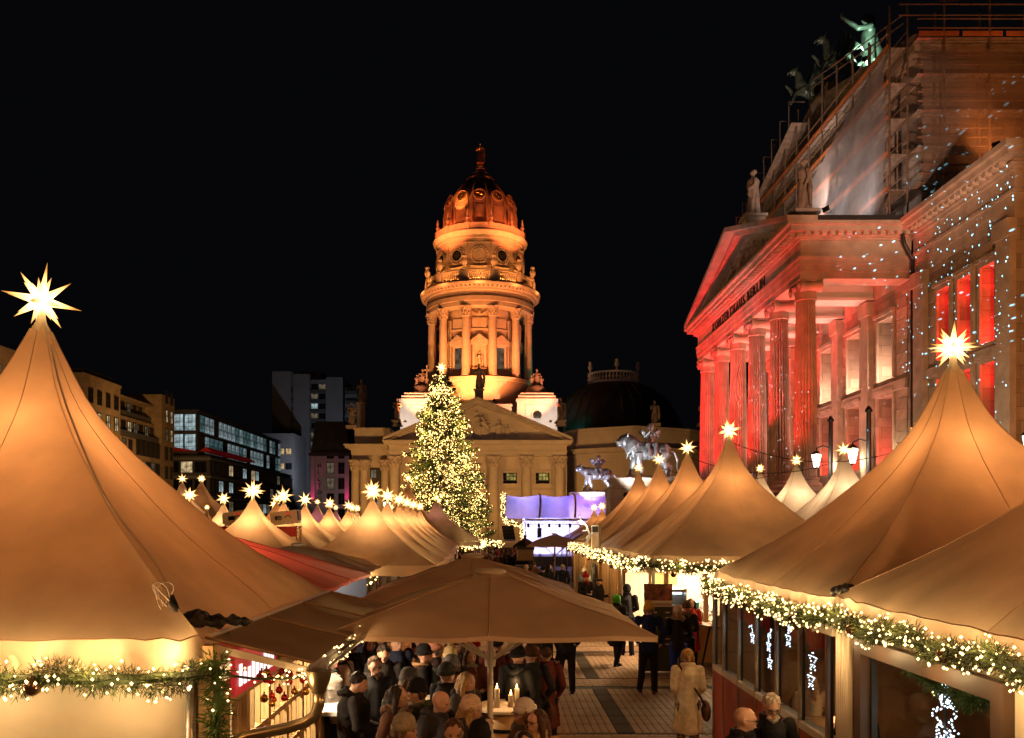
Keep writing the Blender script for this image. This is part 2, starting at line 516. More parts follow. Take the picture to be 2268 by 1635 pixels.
def draped(name, mat, arm=0, seed=0, bare=False):
    "standing robed stone figure, 1 unit high, front towards -Y"
    b = MB(); k = 1
    b.tube([(0, 0, 0), (0.01, 0, .2), (0, 0, .5), (0, 0, .62), (0, 0, .75), (0, 0, .82)],
           [(.15, .12), (.135, .11), (.12, .1), (.105, .085), (.135, .085), (.06, .05)], 12)
    b.tube([(0, 0, .8), (0, -.005, .87)], [.038, .036], 8)
    b.ball((0, -.008, .925), (.052, .06, .072), 10, 8)
    b.ball((0, .012, .945), (.058, .062, .06), 10, 8)
    b.ball((0, -.066, .92), (.01, .014, .018), 6, 4)
    if arm == 0:      # arms folded round an attribute
        b.tube([(.13, 0, .76), (.17, -.02, .62), (.05, -.12, .58)], [.042, .036, .026], 8)
        b.tube([(-.13, 0, .76), (-.18, 0, .6), (-.1, -.11, .52)], [.042, .036, .026], 8)
        b.tube([(.1, -.13, .4), (-.02, -.13, .72)], [.03, .02], 6)
    elif arm == 1:    # one arm lowered, one to the chest
        b.tube([(.13, 0, .76), (.19, .02, .6), (.18, -.06, .44)], [.042, .036, .026], 8)
        b.tube([(-.13, 0, .76), (-.18, 0, .62), (-.03, -.12, .68)], [.042, .036, .026], 8)
        b.tube([(.16, .03, .75), (.2, .04, .4), (.17, .05, .08)], [(.03, .05), (.045, .06), (.03, .05)], 6)
    else:             # raised arm
        b.tube([(-.13, 0, .76), (-.25, -.08, .72), (-.31, -.14, .9)], [.042, .034, .024], 8)
        b.ball((-.315, -.145, .93), .03, 6, 5)
        b.tube([(.13, 0, .76), (.2, .02, .62), (.12, -.1, .55)], [.042, .036, .026], 8)
    for i in range(9):   # robe folds
        a = rnd.uniform(0, 2 * pi)
        b.tube([(.135 * cos(a), .11 * sin(a), 0), (.125 * cos(a + .2), .105 * sin(a + .2), .3), (.09 * cos(a + .4), .08 * sin(a + .4), .6)], [.022, .018, .008], 5)
    b.bx(-.17, .17, -.14, .14, -.03, .02)
    return remesh(b, name, mat, .014, 2, .012, 16)

STAT = [draped('statue_figure', mt['statue'], a) for a in (0, 1, 2)]

# ================================================================ CONCERT HALL
KH = thing('concert_hall', 'neoclassical concert hall with red lit six-column portico and inscribed frieze', 'concert hall', (23, 60, 0))
OP_P = [(y - 1.0, y + 1.0) for y in (50.6, 55.1, 59.7, 64.2, 68.8)]
OP_W = [(y - .6, y + .6) for y in (39.95, 41.95, 43.95)]
ZU, ZL = (12.0, 15.6), (6.9, 11.0)
holes = [(a, b, *z) for a, b in OP_P + OP_W for z in (ZU, ZL)]
b = MB(); b.wall('x', 23, 24.3, 38, 76, 0, 17.1, holes)
b.build('wall', mt['sand'], KH)
MB().bx(23.002, 24.3, 48.9, 70.6, 17.1, 18.3).build('wall_head', mt['sandtrim'], KH)
b = MB(); b.bx(24.3, 70, 38.0, 39.2, 0, 17.1); b.build('wall', mt['sand'], KH)
b = MB(); b.bx(24.35, 24.5, 39.2, 76, 0, 17.1); b.build('inner_wall', mt['sandtrim'], KH)
b = MB(); b.bx(16.2, 23, 46.9, 72.6, 0, 5.3); b.build('podium', mt['sand'], KH)
for i in range(22):                                   # grand stair between the cheek walls
    b = MB(); b.bx(7.2 + i * .41, 7.2 + (i + 1) * .41 + (0 if i < 21 else -.03), 54.2, 72.4, 0, .235 * (i + 1)); b.build('step', mt['sandtrim'], KH)
# windows with deep lit reveals
def wframe(w, h, nx, nz, t=.07, d=.08):
    "window frame in the YZ plane, centred at origin bottom"
    b = MB()
    b.bx(0, d, -w / 2, -w / 2 + t, 0, h).bx(0, d, w / 2 - t, w / 2, 0, h)
    b.bx(0, d, -w / 2 + t, w / 2 - t, 0, t).bx(0, d, -w / 2 + t, w / 2 - t, h - t, h)
    for i in range(1, nx):
        y = -w / 2 + w * i / nx; b.bx(.01, d - .01, y - t / 3, y + t / 3, t, h - t)
    for j in range(1, nz):
        z = h * j / nz; b.bx(.015, d - .015, -w / 2 + t, w / 2 - t, z - t / 3, z + t / 3)
    return b
def pane(w, h, x=.05):
    b = MB(); b.bx(x, x + .012, -w / 2 + .04, w / 2 - .04, .04, h - .04); return b
redlit_glass = M('window glass with painted red light', (.35, .06, .05), .25, var=.2, scale=2)  # red light on the panes is put into the base colour
fm = {}
for (ys, w, nx) in ((OP_P, 2.0, 4), (OP_W, 1.2, 2)):
    for zi, (z0, z1) in enumerate((ZU, ZL)):
        h = z1 - z0
        f1 = wframe(w, h, nx, 6).mesh('window', mt['frame']); p1 = pane(w, h).mesh('pane', redlit_glass)
        s1 = MB().bx(-.98, -.86, -w / 2 - .18, w / 2 + .18, -.16, 0).bx(-.86, .02, -w / 2, w / 2, -.012, .02).mesh('sill', mt['sandtrim'])
        for a, c in ys:
            y = (a + c) / 2
            wo = inst(f1, 'window', KH, (23.95, y, z0))
            wo2 = inst(p1, 'pane', wo); wo2.location = (0, 0, 0)
            so = inst(s1, 'sill', wo); so.location = (0, 0, 0)
            # window surround
            t = MB(); e = w / 2
            t.bx(22.86, 22.995, y - e - .22, y - e, z0, z1 + .22).bx(22.86, 22.995, y + e, y + e + .22, z0, z1 + .22).bx(22.86, 22.995, y - e, y + e, z1, z1 + .22)
            t.bx(22.74, 22.995, y - e - .32, y + e + .32, z1 + .225, z1 + .42)
            t.build('window_surround', mt['sandtrim'], KH)
# ashlar blocks of the visible fronts, each proud of the joint plane
stone_m = [M('sandstone block %d' % i, c, .8, var=.2, scale=1.5, bump=.25, spec=.25) for i, c in enumerate(((.46, .35, .25), (.39, .29, .2), (.50, .39, .29), (.33, .25, .18)))]
blk = {}
def block_mesh(w, h):
    k = (round(w, 2), round(h, 2))
    if k not in blk:
        e = .018; b = MB(); w2, h2 = w / 2 - .012, h / 2 - .012
        b.add([(0, -w2, -h2), (0, w2, -h2), (0, w2, h2), (0, -w2, h2), (-.035, -w2 + e, -h2 + e), (-.035, w2 - e, -h2 + e), (-.035, w2 - e, h2 - e), (-.035, -w2 + e, h2 - e)],
              [(4, 7, 6, 5), (0, 4, 5, 1), (1, 5, 6, 2), (2, 6, 7, 3), (3, 7, 4, 0)]); blk[k] = b.mesh('stone_block', stone_m[0])
    return blk[k]
nblk = 0
for (y0, y1, z0, cuts) in ((39.05, 45.6, 6.2, OP_W), (47.95, 70.4, 6.2, OP_P)):
    for j in range(17):
        za = z0 + j * .64; zb = za + .64
        if zb > 17.0 or (za < 11.75 and zb > 11.1): continue
        solid = [(y0, y1)]
        for a, c in cuts:
            if any(za < zz[1] + .45 and zb > zz[0] - .2 for zz in (ZU, ZL)):
                solid = [q for s_ in solid for q in ((s_[0], min(s_[1], a - .35)), (max(s_[0], c + .35), s_[1])) if q[1] - q[0] > .15]
        for s0, s1 in solid:
            n = max(1, round((s1 - s0) / 1.5)); w = (s1 - s0) / n
            for i in range(n):
                if nblk < 300:
                    inst(block_mesh(w, .64), 'stone_block', KH, (22.997, s0 + w * (i + .5), (za + zb) / 2), mat=stone_m[rnd.choice((0, 0, 1, 2, 2, 3))]); nblk += 1
# pilasters, string courses
for y in [47.35, 48.4 + 4.54 * .0 - .2 + 4.54, 57.4, 62.0, 66.5, 71.0]:
    if y > 47.9:
        b = MB(); b.bx(22.6, 22.99, y - .5, y + .5, 5.3, 16.2).bx(22.45, 22.99, y - .6, y + .6, 16.2, 17.05).bx(22.45, 22.99, y - .6, y + .6, 5.3, 5.8)
        b.build('pilaster', mt['sandtrim'], KH)
for y in (38.45, 46.2):
    b = MB(); b.bx(22.7, 22.99, y - .55, y + .55, 0, 16.3).bx(22.55, 22.99, y - .62, y + .62, 16.3, 17.08); b.build('pilaster', mt['sandtrim'], KH)
b = MB(); b.bx(22.8, 22.992, 39.0, 45.6, 11.15, 11.7); b.build('string_course', mt['sandtrim'], KH)
b = MB(); b.bx(22.8, 22.992, 47.9, 70.5, 11.15, 11.7); b.build('string_course', mt['sandtrim'], KH)
# columns
def flutes(k, r): return r * (1 if k % 2 == 0 else .87)
colm = MB().lathe([(.63, 0), (.64, 1.5), (.63, 3.5), (.6, 5.5), (.55, 8.0), (.535, 9.3)], 48, rad=flutes).mesh('shaft', mt['sandcol'])
basem = MB().lathe([(.86, 0), (.9, .1), (.86, .22), (.72, .28), (.7, .36), (.78, .42), (.76, .52), (.66, .56)], 32).mesh('base', mt['sandcol'], 40)
plm = MB().bx(-.92, .92, -.92, .92, -.25, 0).mesh('plinth', mt['sandcol'])
capb = MB().lathe([(.57, 0), (.6, .04), (.585, .08), (.585, .55), (.66, .6), (.74, .72), (.74, .8)], 32)
for s_ in (-1, 1):
    capb.tube([(-.62, s_ * .68, .72), (-.4, s_ * .66, .72), (0, s_ * .64, .72), (.4, s_ * .66, .72), (.62, s_ * .68, .72)], [.36, .3, .22, .3, .36], 14)
    for e in (-1, 1):
        capb.tube([(e * .62, s_ * .68, .72), (e * .68, s_ * .68, .72)], [.2, .2], 12)
        capb.tube([(e * .66, s_ * .68, .72), (e * .72, s_ * .68, .72)], [.08, .08], 8)
capb.bx(-.7, .7, -.85, .85, .95, 1.06)
capm = capb.mesh('capital', mt['sandcol'], 40)
CY = [48.35 + 4.54 * i for i in range(6)]
for y in CY:
    c = inst(colm, 'column', KH, (17.4, y, 6.05), label='fluted Ionic column lit red from below')
    for mm, nm, z in ((basem, 'base', -.5), (plm, 'plinth', -.5), (capm, 'capital', 9.25 + .75)):
        q = inst(mm, nm, c); q.location = (0, 0, z if nm != 'capital' else 9.98)
    c.scale = (1, 1, 1)
    for ch in c.children:
        if ch.name.startswith('capital'): ch.location = (0, 0, 9.28 + .72 - .0)
# shaft reaches 15.35 -> capital 16.05..17.1 ; stretch shaft to meet it
for v in colm.vertices: v.co.z *= 10.0 / 9.3
# entablature
b = MB()
for x0, z0, z1 in ((16.8, 17.12, 17.5), (16.74, 17.5, 17.9), (16.7, 17.9, 18.22), (16.66, 18.22, 18.36)):
    d = 16.8 - x0
    b.bx(x0, 18.1, 47.5 - d, 72.0 + d, z0, z1)
    b.bx(18.1, 22.99, 47.5 - d, 48.9, z0, z1); b.bx(18.1, 22.99, 70.6, 72.0 + d, z0, z1)
b.build('architrave', mt['sandtrim'], KH)
b = MB(); b.bx(16.82, 18.1, 47.52, 71.98, 18.36, 19.25).bx(18.1, 22.99, 47.52, 48.9, 18.36, 19.25).bx(18.1, 22.99, 70.6, 71.98, 18.36, 19.25); b.build('frieze', mt['sandtrim'], KH)
b = MB()
for d, z0, z1 in ((.12, 19.25, 19.36), (.3, 19.36, 19.5), (.75, 19.62, 19.9), (.95, 19.9, 20.1)):
    b.bx(16.8 - d, 23.2, 47.5 - d + (0 if d < .7 else .12), 72.0 + d, z0, z1)
b.bx(16.6, 23.1, 47.3, 72.2, 19.5, 19.62)
b.build('cornice', mt['sandtrim'], KH)
dm = MB().bx(-.32, 0, -.13, .13, 0, .2).mesh('dentil', mt['sandtrim'])
for i in range(50): inst(dm, 'dentil', KH, (16.5, 47.6 + i * .49, 19.42))
dm2 = MB().bx(-.13, .13, -.3, 0, 0, .2).mesh('dentil', mt['sandtrim'])
for i in range(13): inst(dm2, 'dentil', KH, (17 + i * .46, 47.21, 19.42))
# wing entablature
b = MB()
for d, z0, z1 in ((.05, 17.1, 17.7), (.1, 17.7, 18.2), (.22, 18.2, 18.36), (.06, 18.36, 19.2), (.2, 19.2, 19.36), (.35, 19.36, 19.5), (.8, 19.66, 19.95), (1.0, 19.95, 20.2)):
    b.bx(23 - d, 70, 38 - d, 47.2 - d * .3, z0, z1)
b.bx(22.8, 70, 37.8, 47.2, 19.5, 19.66)
b.build('wing_cornice', mt['sandtrim'], KH)
for i in range(16): inst(dm, 'dentil', KH, (22.66, 38.2 + i * .54, 19.45))
b = MB(); b.bx(24, 60, 39.5, 46.4, 20.2, 20.6); b.build('wing_roof', mt['copperd'], KH)
b = MB(); b.tube([(22.78, 46.95, 0), (22.78, 46.95, 18.0), (22.3, 46.9, 18.9), (22.2, 46.9, 19.4)], .11, 8); b.build('drainpipe', mt['iron'], KH)
# pediment
AY, AZ, EZ = 59.7, 23.9, 20.1
b = MB(); b.prism([(47.0, EZ), (72.4, EZ), (AY, AZ - .35)], 17.3, 17.9, 'x'); b.build('tympanum', mt['sandtrim'], KH)
for s_ in (-1, 1):
    e = AY + s_ * 12.95
    b = MB()
    b.prism([(e, EZ + .02), (AY, AZ), (AY, AZ + .3), (e, EZ + .3)], 15.8, 17.5, 'x')
    b.prism([(e - s_ * .9, EZ + .02), (AY, AZ - .3), (AY, AZ - .005), (e - s_ * .05, EZ + .015)], 16.5, 17.4, 'x')
    b.build('raking_cornice', mt['sandtrim'], KH)
    b = MB(); b.prism([(e, EZ + .3), (AY, AZ + .3), (AY, AZ - .2), (e, EZ + .02)], 17.5, 24.2, 'x'); b.build('portico_roof', mt['copperd'], KH)
for i in range(19):
    y = AY + (i - 9) * .98; h = (AZ - EZ) * (1 - abs(y - AY) / 12.7) - .75
    if h > .4: inst(STAT[i % 3], 'relief_figure', KH, (17.28, y, EZ + .1), rot=(0, rnd.uniform(-.1, .1), -pi / 2 + rnd.uniform(-.5, .5)), sc=(h * 1.25, h * .8, h), mat=mt['sandtrim'])
# portico ceiling with beams
b = MB(); b.bx(18.1, 22.99, 48.9, 70.6, 18.3, 18.5); b.build('portico_ceiling', mt['stuccow'], KH)
for y in CY[1:-1]:
    b = MB(); b.bx(18.12, 22.98, y - .6, y + .6, 17.2, 18.29).bx(18.14, 22.97, y - .75, y + .75, 17.14, 17.3); b.build('ceiling_beam', mt['stuccow'], KH)
# inscription
def letters(txt, size, depth, mat, parent, place, name='letter', sx=1.0, space=0):
    x = 0
    for ch in txt:
        if ch == ' ': x += size * .45; continue
        cu = bpy.data.curves.new('t', 'FONT'); cu.body = ch; cu.size = size; cu.extrude = depth; cu.offset = 0; cu.resolution_u = 2
        to = bpy.data.objects.new('t', cu)
        me = evaluated(to)
        bpy.data.objects.remove(to); bpy.data.curves.remove(cu)
        xs = [v.co.x for v in me.vertices]; w = max(xs) - min(xs); x0 = min(xs)
        for v in me.vertices: v.co.x = (v.co.x - x0) * sx
        me.materials.append(mat); me.name = name
        o = inst(me, name, parent)
        place(o, x)
        x += w * sx + size * .14 + space
    return x
def pl(o, x):
    o.rotation_euler = (R(90), 0, -R(90)); o.location = V((16.79, 66.9 - x, 18.5)) - org(KH)
letters('KONZERTHAUS BERLIN', .92, .03, mt['iron'], KH, pl, sx=1.05, space=.13)
# upper hall block with gable
GY, GZ, HZ = 63.0, 34.3, 30.4
uh = [(y - .7, y + .7, 22.5, 27.5) for y in (51.5, 55.3, 59.1, 63, 66.9, 70.7, 74.5)]
b = MB(); b.wall('x', 24, 25, 48.4, 77.7, 20.2, HZ - 1.8, uh); b.build('upper_wall', mt['sand'], KH)
b = MB(); b.wall('y', 48.4, 49.4, 25, 70, 20.2, HZ - 1.8, [(x - .7, x + .7, 22.5, 27.5) for x in (28, 32, 36, 40, 44)]); b.build('upper_wall', mt['sand'], KH)
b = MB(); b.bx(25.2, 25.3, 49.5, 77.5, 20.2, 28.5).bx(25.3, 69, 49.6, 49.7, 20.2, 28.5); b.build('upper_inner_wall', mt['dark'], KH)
b = MB(); b.bx(23.9, 70, 48.3, 77.8, HZ - 1.8, HZ - .5).bx(23.2, 70, 47.6, 78.5, HZ - .5, HZ); b.build('upper_entablature', mt['sandtrim'], KH)
b = MB(); b.prism([(48.5, HZ), (77.6, HZ), (GY, GZ - .4)], 24.4, 25, 'x'); b.build('upper_tympanum', mt['sandtrim'], KH)
for s_ in (-1, 1):
    e = GY + s_ * 15.4
    b = MB(); b.prism([(e, HZ + .01), (GY, GZ), (GY, GZ + .4), (e, HZ + .4)], 23.2, 25, 'x'); b.build('upper_raking_cornice', mt['sandtrim'], KH)
    b = MB(); b.prism([(e, HZ + .4), (GY, GZ + .4), (GY, GZ - .1), (e, HZ + .01)], 25, 70, 'x'); b.build('upper_roof', mt['copperd'], KH)
for i in range(17):
    y = GY + (i - 8) * 1.25; h = (GZ - HZ) * (1 - abs(y - GY) / 14.5) - .6
    if h > .4: inst(STAT[i % 3], 'relief_figure', KH, (24.3, y, HZ + .1), rot=(0, rnd.uniform(-.15, .15), -pi / 2 + rnd.uniform(-.5, .5)), sc=(h * 1.3, h * .8, h), mat=mt['sandtrim'])
b = MB(); b.bx(23.6, 30.2, 61.2, 64.8, GZ - .3, 35.2); b.build('ridge_pedestal', mt['sandtrim'], KH)

# roof statues
def statue(name_lab, loc, h, var, rz, ped=None, grp=None, mat=None, pw=.8):
    t = thing('stone_statue', name_lab, 'statue', (loc[0], loc[1], loc[2] - (ped or 0)), grp)
    if ped:
        b = MB(); z = loc[2] - ped
        x, y = loc[0], loc[1]; p = pw
        b.bx(x - p, x + p, y - p, y + p, z, z + .18).bx(x - p * .8, x + p * .8, y - p * .8, y + p * .8, z + .18, z + ped - .2).bx(x - p, x + p, y - p, y + p, z + ped - .2, z + ped)
        b.build('pedestal', mat or mt['sandtrim'], t)
    inst(STAT[var], 'figure', t, loc, rz=rz, sc=h)
    return t
statue('dark robed statue on pedestal at near corner of concert hall pediment', (18.6, 51.9, 22.4), 3.3, 1, -pi / 2, 1.0)
statue('dark robed statue on pedestal at the apex of concert hall pediment', (18.3, 61.2, 25.5), 3.4, 0, -pi / 2, 1.4)

# ---- lion and panther groups on the stair cheeks
def beast(name, mat, lion):
    b = MB()
    # body along -X (head at -X), paws at z=0, length about 3.4
    b.tube([(-1.0, 0, 1.62), (-.7, 0, 1.55), (-.1, 0, 1.5), (.5, 0, 1.5), (.95, 0, 1.52), (1.2, 0, 1.45)],
           [(.34, .44), (.44, .58), (.42, .5), (.38, .43), (.4, .48), (.24, .3)], 14)
    for (x, y, kx) in ((-.75, .22, -.25), (-.65, -.24, .15)):      # forelegs
        b.tube([(x, y, 1.4), (x + kx * .3 - .05, y, .85), (x + kx, y, .42), (x + kx - .02, y, .12)], [.3, .22, .16, .14], 10)
        b.tube([(x + kx + .06, y, .1), (x + kx - .24, y, .08)], [.15, .13], 8)
    for (x, y, kx) in ((.9, .22, .3), (.95, -.24, -.1)):            # hind legs: knee forward, hock back
        b.tube([(x, y, 1.4), (x - .14 + kx * .3, y, .88), (x + .16 + kx, y, .48), (x + .06 + kx, y, .12)], [.36, .28, .15, .13], 10)
        b.tube([(x + .1 + kx, y, .1), (x - .2 + kx, y, .08)], [.14, .13], 8)
    b.tube([(1.15, 0, 1.5), (1.5, 0, 1.42), (1.72, .05, 1.0), (1.68, .1, .6), (1.8, .1, .35)], [.1, .08, .065, .06, .09], 8)
    if lion:
        b.tube([(-.9, 0, 1.75), (-1.15, 0, 2.05), (-1.3, 0, 2.15)], [.55, .5, .42], 12)
        b.ball((-1.45, 0, 2.12), (.4, .36, .4), 12, 9)
        b.tube([(-1.6, 0, 2.12), (-1.95, 0, 2.02)], [(.24, .22), (.16, .15)], 10)
        b.tube([(-1.55, 0, 1.95), (-1.88, 0, 1.8)], [(.18, .12), (.1, .06)], 8)
        for s_ in (-1, 1): b.ball((-1.3, s_ * .3, 2.5), (.1, .07, .13), 8, 6)
        for i in range(70):
            a = rnd.uniform(.1, 2 * pi); q = rnd.uniform(0, 1)
            c0 = V((-1.25 + q * .55, .42 * sin(a) * (1 - q * .15), 2.02 - q * .3 + .5 * cos(a)))
            b.tube([c0, c0 + V((.18, .05 * sin(a), -.22))], [.09, .03], 6)
        for i in range(16):
            c0 = V((-1.15 + rnd.uniform(-.2, .3), rnd.uniform(-.25, .25), 1.5 + rnd.uniform(-.2, .2))); b.tube([c0, c0 + V((-.02, 0, -.3))], [.1, .03], 6)
    else:
        b.tube([(-.9, 0, 1.65), (-1.15, 0, 1.8), (-1.35, 0, 1.9)], [.4, .36, .3], 12)
        b.ball((-1.5, 0, 1.98), (.34, .3, .3), 12, 9)
        b.tube([(-1.6, 0, 1.93), (-1.86, 0, 1.85)], [(.22, .18), (.17, .13)], 10)
        b.tube([(-1.6, 0, 1.8), (-1.82, 0, 1.72)], [(.16, .08), (.1, .05)], 8)
        for s_ in (-1, 1): b.ball((-1.38, s_ * .22, 2.24), (.08, .06, .1), 8, 6)
    b.bx(-1.5, 1.5, -.45, .45, -.12, .04)
    return remesh(b, name, mat, .034, 3, .03, 7)
def rider(mat):
    "winged child musician sitting sideways, seat at z=0, front -Y"
    b = MB()
    b.tube([(0, 0, 0), (0, 0, .25), (0, 0, .55), (0, 0, .72)], [(.22, .2), (.18, .15), (.22, .15), (.09, .08)], 12)
    b.tube([(0, 0, .72), (0, -.02, .82)], [.08, .08], 8)
    b.ball((0, -.03, .95), (.14, .15, .17), 12, 9)
    for i in range(16):
        a = i * 2.4; b.ball((.13 * cos(a), .05 + .12 * sin(a), 1.0 + .1 * sin(i)), .055, 6, 5)
    for s_ in (-1, 1):
        b.tube([(s_ * .12, -.05, .05), (s_ * .2, -.42, .02), (s_ * .18, -.48, -.45), (s_ * .16, -.5, -.75)], [.14, .12, .08, .06], 9)
        b.tube([(s_ * .16, -.5, -.75), (s_ * .16, -.64, -.78)], [.06, .04], 7)
        b.tube([(s_ * .22, 0, .62), (s_ * .36, -.12, .42), (s_ * .1, -.26, .68)], [.08, .065, .05], 8)
        b.ball((s_ * .09, -.28, .7), .055, 7, 5)
        b.tube([(s_ * .03, -.2, .84), (s_ * .12, -.5, .55)], [.02, .035], 6)
    b.tube([(-.2, -.3, .05), (-.1, -.46, -.3), (-.05, -.46, -.62)], [(.14, .05), (.2, .05), (.16, .04)], 8)
    return remesh(b, 'rider', mat, .022, 2, .01, 14)
def wing(mat):
    b = MB()
    for i in range(9):
        a = R(20 + i * 9); l = .55 + .2 * sin(i / 8 * pi)
        b.tube([(.05, 0, .02 * i), (l * .6 * cos(a), .02, .45 + l * .2 - i * .06), (l * cos(a), .03, .45 - i * .1)], [.05, .07, .02], 6)
    b.tube([(0, 0, 0), (.2, 0, .4), (.4, .02, .5)], [.07, .09, .06], 7)
    return remesh(b, 'wing', mat, .025, 1)
LION, PANTHER, RID, WNG = beast('beast', mt['zinc'], True), beast('beast', mt['zinc'], False), rider(mt['zinc']), wing(mt['zinc'])
def group_statue(lab, me, loc, sc, ped0):
    t = thing('beast_statue', lab, 'statue', loc)
    o = inst(me, 'beast', t, loc, sc=sc)
    r_ = inst(RID, 'rider', t, (loc[0] + .1 * sc, loc[1] - .05, loc[2] + 1.86 * sc), sc=sc * 1.12)
    for s_ in (-1, 1):
        w_ = inst(WNG, 'wing', t, (loc[0] + .1 * sc + s_ * .12 * sc, loc[1] + .2 * sc, loc[2] + 2.25 * sc), sc=(s_ * sc * 1.1, sc, sc * 1.1))
    p = thing('statue_pedestal', 'long stone cheek wall carrying the ' + lab.split(' with')[0], 'pedestal', (loc[0], loc[1], 0))
    b = MB(); x, y, z = loc
    b.bx(x - 2.5, x + 6, y - 1.2, y + 1.2, 0, z - .75).bx(x - 2.3, x + 2.3, y - 1.0, y + 1.0, z - .7, z - .12)
    b.build('block', mt['sand'], p)
    b = MB(); b.bx(x - 2.65, x + 6, y - 1.32, y + 1.32, z - .75, z - .7).bx(x - 2.42, x + 2.42, y - 1.1, y + 1.1, z - .3, z - .13); b.build('moulding', mt['sandtrim'], p)
group_statue('grey metal lion statue with winged flute player on its back', LION, (px(1437, 52), 52, 6.35), 1.02, 0)
group_statue('grey metal panther statue with winged musician on its back', PANTHER, (px(1322, 76), 76, 6.4), 1.02, 0)

# ---- bronze god in a griffin chariot on the gable
AP = thing('chariot_group', 'green bronze god in a chariot drawn by two griffins on gable', 'statue', (27, 63, 35.2))
b = MB()
b.tube([(0, 0, 0), (0, 0, .9), (0, 0, 1.6), (0, 0, 2.1), (0, 0, 2.6), (0, 0, 2.9)], [(.4, .35), (.38, .32), (.34, .26), (.46, .3), (.52, .3), (.16, .15)], 12)
b.tube([(0, 0, 2.85), (-.03, 0, 3.1)], [.15, .14], 8)
b.ball((-.04, 0, 3.34), (.26, .22, .3), 12, 9); b.ball((-.3, 0, 3.3), (.06, .05, .06), 6, 5)
for i in range(22):
    a = i * 2.4; b.ball((.02 + .24 * cos(a), .22 * sin(a), 3.46 + .1 * sin(i * 1.7)), .09, 6, 5)
b.tube([(-.05, -.5, 2.65), (-.75, -.65, 2.4), (-1.5, -.6, 3.05)], [.17, .14, .1], 9)
b.tube([(-1.5, -.6, 3.05), (-1.56, -.6, 3.3)], [.1, .06], 8)
b.tube([(0, .5, 2.65), (.2, .75, 2.1), (-.1, .6, 1.7)], [.17, .14, .1], 9)
b.tube([(.3, .3, 2.4), (.45, .3, 3.6)], [.12, .1], 8)
b.tube([(.25, .2, 2.6), (.5, .3, 1.6), (.45, .2, .4)], [(.2, .3), (.3, .35), (.2, .3)], 8)
AP_F = remesh(b, 'god_figure', mt['bronze'], .05, 2, .03, 6)
AK = (1.5, 1.5, 1.25)
inst(AP_F, 'god_figure', AP, (27.3, 63, 36.5), sc=AK)
b = MB()
b.lathe([(.9, 0), (1.15, .5), (1.25, 1.0), (1.4, 1.5), (1.5, 1.6)], 20)
for i in range(10):
    a = pi / 2 + i * pi / 9; b.tube([(1.0 * cos(a), 1.0 * sin(a), .2), (1.25 * cos(a), 1.25 * sin(a), .9), (1.5 * cos(a), 1.5 * sin(a), 1.5)], .09, 6)
AP_C = remesh(b, 'chariot_body', mt['bronze'], .06, 1)
inst(AP_C, 'chariot_body', AP, (27.4, 63, 35.5))
for s_ in (-1, 1):
    b = MB()
    for k in range(20):
        a0, a1 = 2 * pi * k / 20, 2 * pi * (k + 1) / 20
        b.tube([(.95 * cos(a0), 0, .95 * sin(a0)), (.95 * cos(a1), 0, .95 * sin(a1))], .09, 6)
        if k % 3 == 0: b.tube([(0, 0, 0), (.95 * cos(a0), 0, .95 * sin(a0))], .05, 5)
    b.ball((0, 0, 0), .2, 8, 6)
    w_ = inst(b.mesh('wheel', mt['bronze']), 'wheel', AP, (28.1, 63 + s_ * 1.5, 36.15))
b = MB(); b.tube([(27, 63, 36), (23.6, 63, 36.1)], .09, 8); b.build('draw_pole', mt['bronze'], AP)
b = MB()                                               # griffin, facing -X, rearing
b.tube([(1.0, 0, .9), (.4, 0, 1.15), (-.3, 0, 1.5), (-.6, 0, 1.9), (-.72, 0, 2.45), (-.85, 0, 2.65)], [(.38, .4), (.42, .44), (.44, .46), (.34, .36), (.22, .24), (.2, .2)], 12)
b.ball((-1.0, 0, 2.72), (.28, .2, .22), 10, 8)
b.tube([(-1.1, 0, 2.72), (-1.42, 0, 2.6), (-1.46, 0, 2.45)], [.13, .08, .03], 8)
b.tube([(-1.05, 0, 2.55), (-1.32, 0, 2.38)], [.09, .03], 8)
for s_ in (-1, 1):
    b.tube([(-.85, s_ * .12, 2.85), (-.75, s_ * .16, 3.15)], [.07, .02], 6)
    b.tube([(-.35, s_ * .3, 1.45), (-1.0, s_ * .3, 1.35), (-1.25, s_ * .32, 1.75), (-1.5, s_ * .32, 1.95)] if s_ > 0 else [(-.35, s_ * .3, 1.45), (-.95, s_ * .3, 1.1), (-1.2, s_ * .32, .55), (-1.35, s_ * .32, .3)], [.2, .15, .1, .08], 8)
    b.tube([(.9, s_ * .3, .9), (.65, s_ * .32, .45), (.98, s_ * .32, .25), (.8, s_ * .32, .02)], [.3, .2, .12, .1], 8)
b.tube([(1.2, 0, 1.0), (1.6, 0, 1.3), (1.7, 0, 1.8)], [.09, .07, .05], 6)
for s_ in (-1, 1):
    for i in range(6):
        b.tube([(-.1, s_ * .36, 1.6), (.25 + i * .16, s_ * (.5 + .03 * i), 2.5 - i * .1), (.25 + i * .22, s_ * .56, 3.15 - i * .3)], [.14, .16, .05], 6)
GRIF = remesh(b, 'griffin', mt['bronze'], .045, 2, .03, 5)
inst(GRIF, 'griffin', AP, (24.7, 62.0, 35.4), sc=1.2); inst(GRIF, 'griffin', AP, (23.4, 64.4, 34.6), sc=1.1)

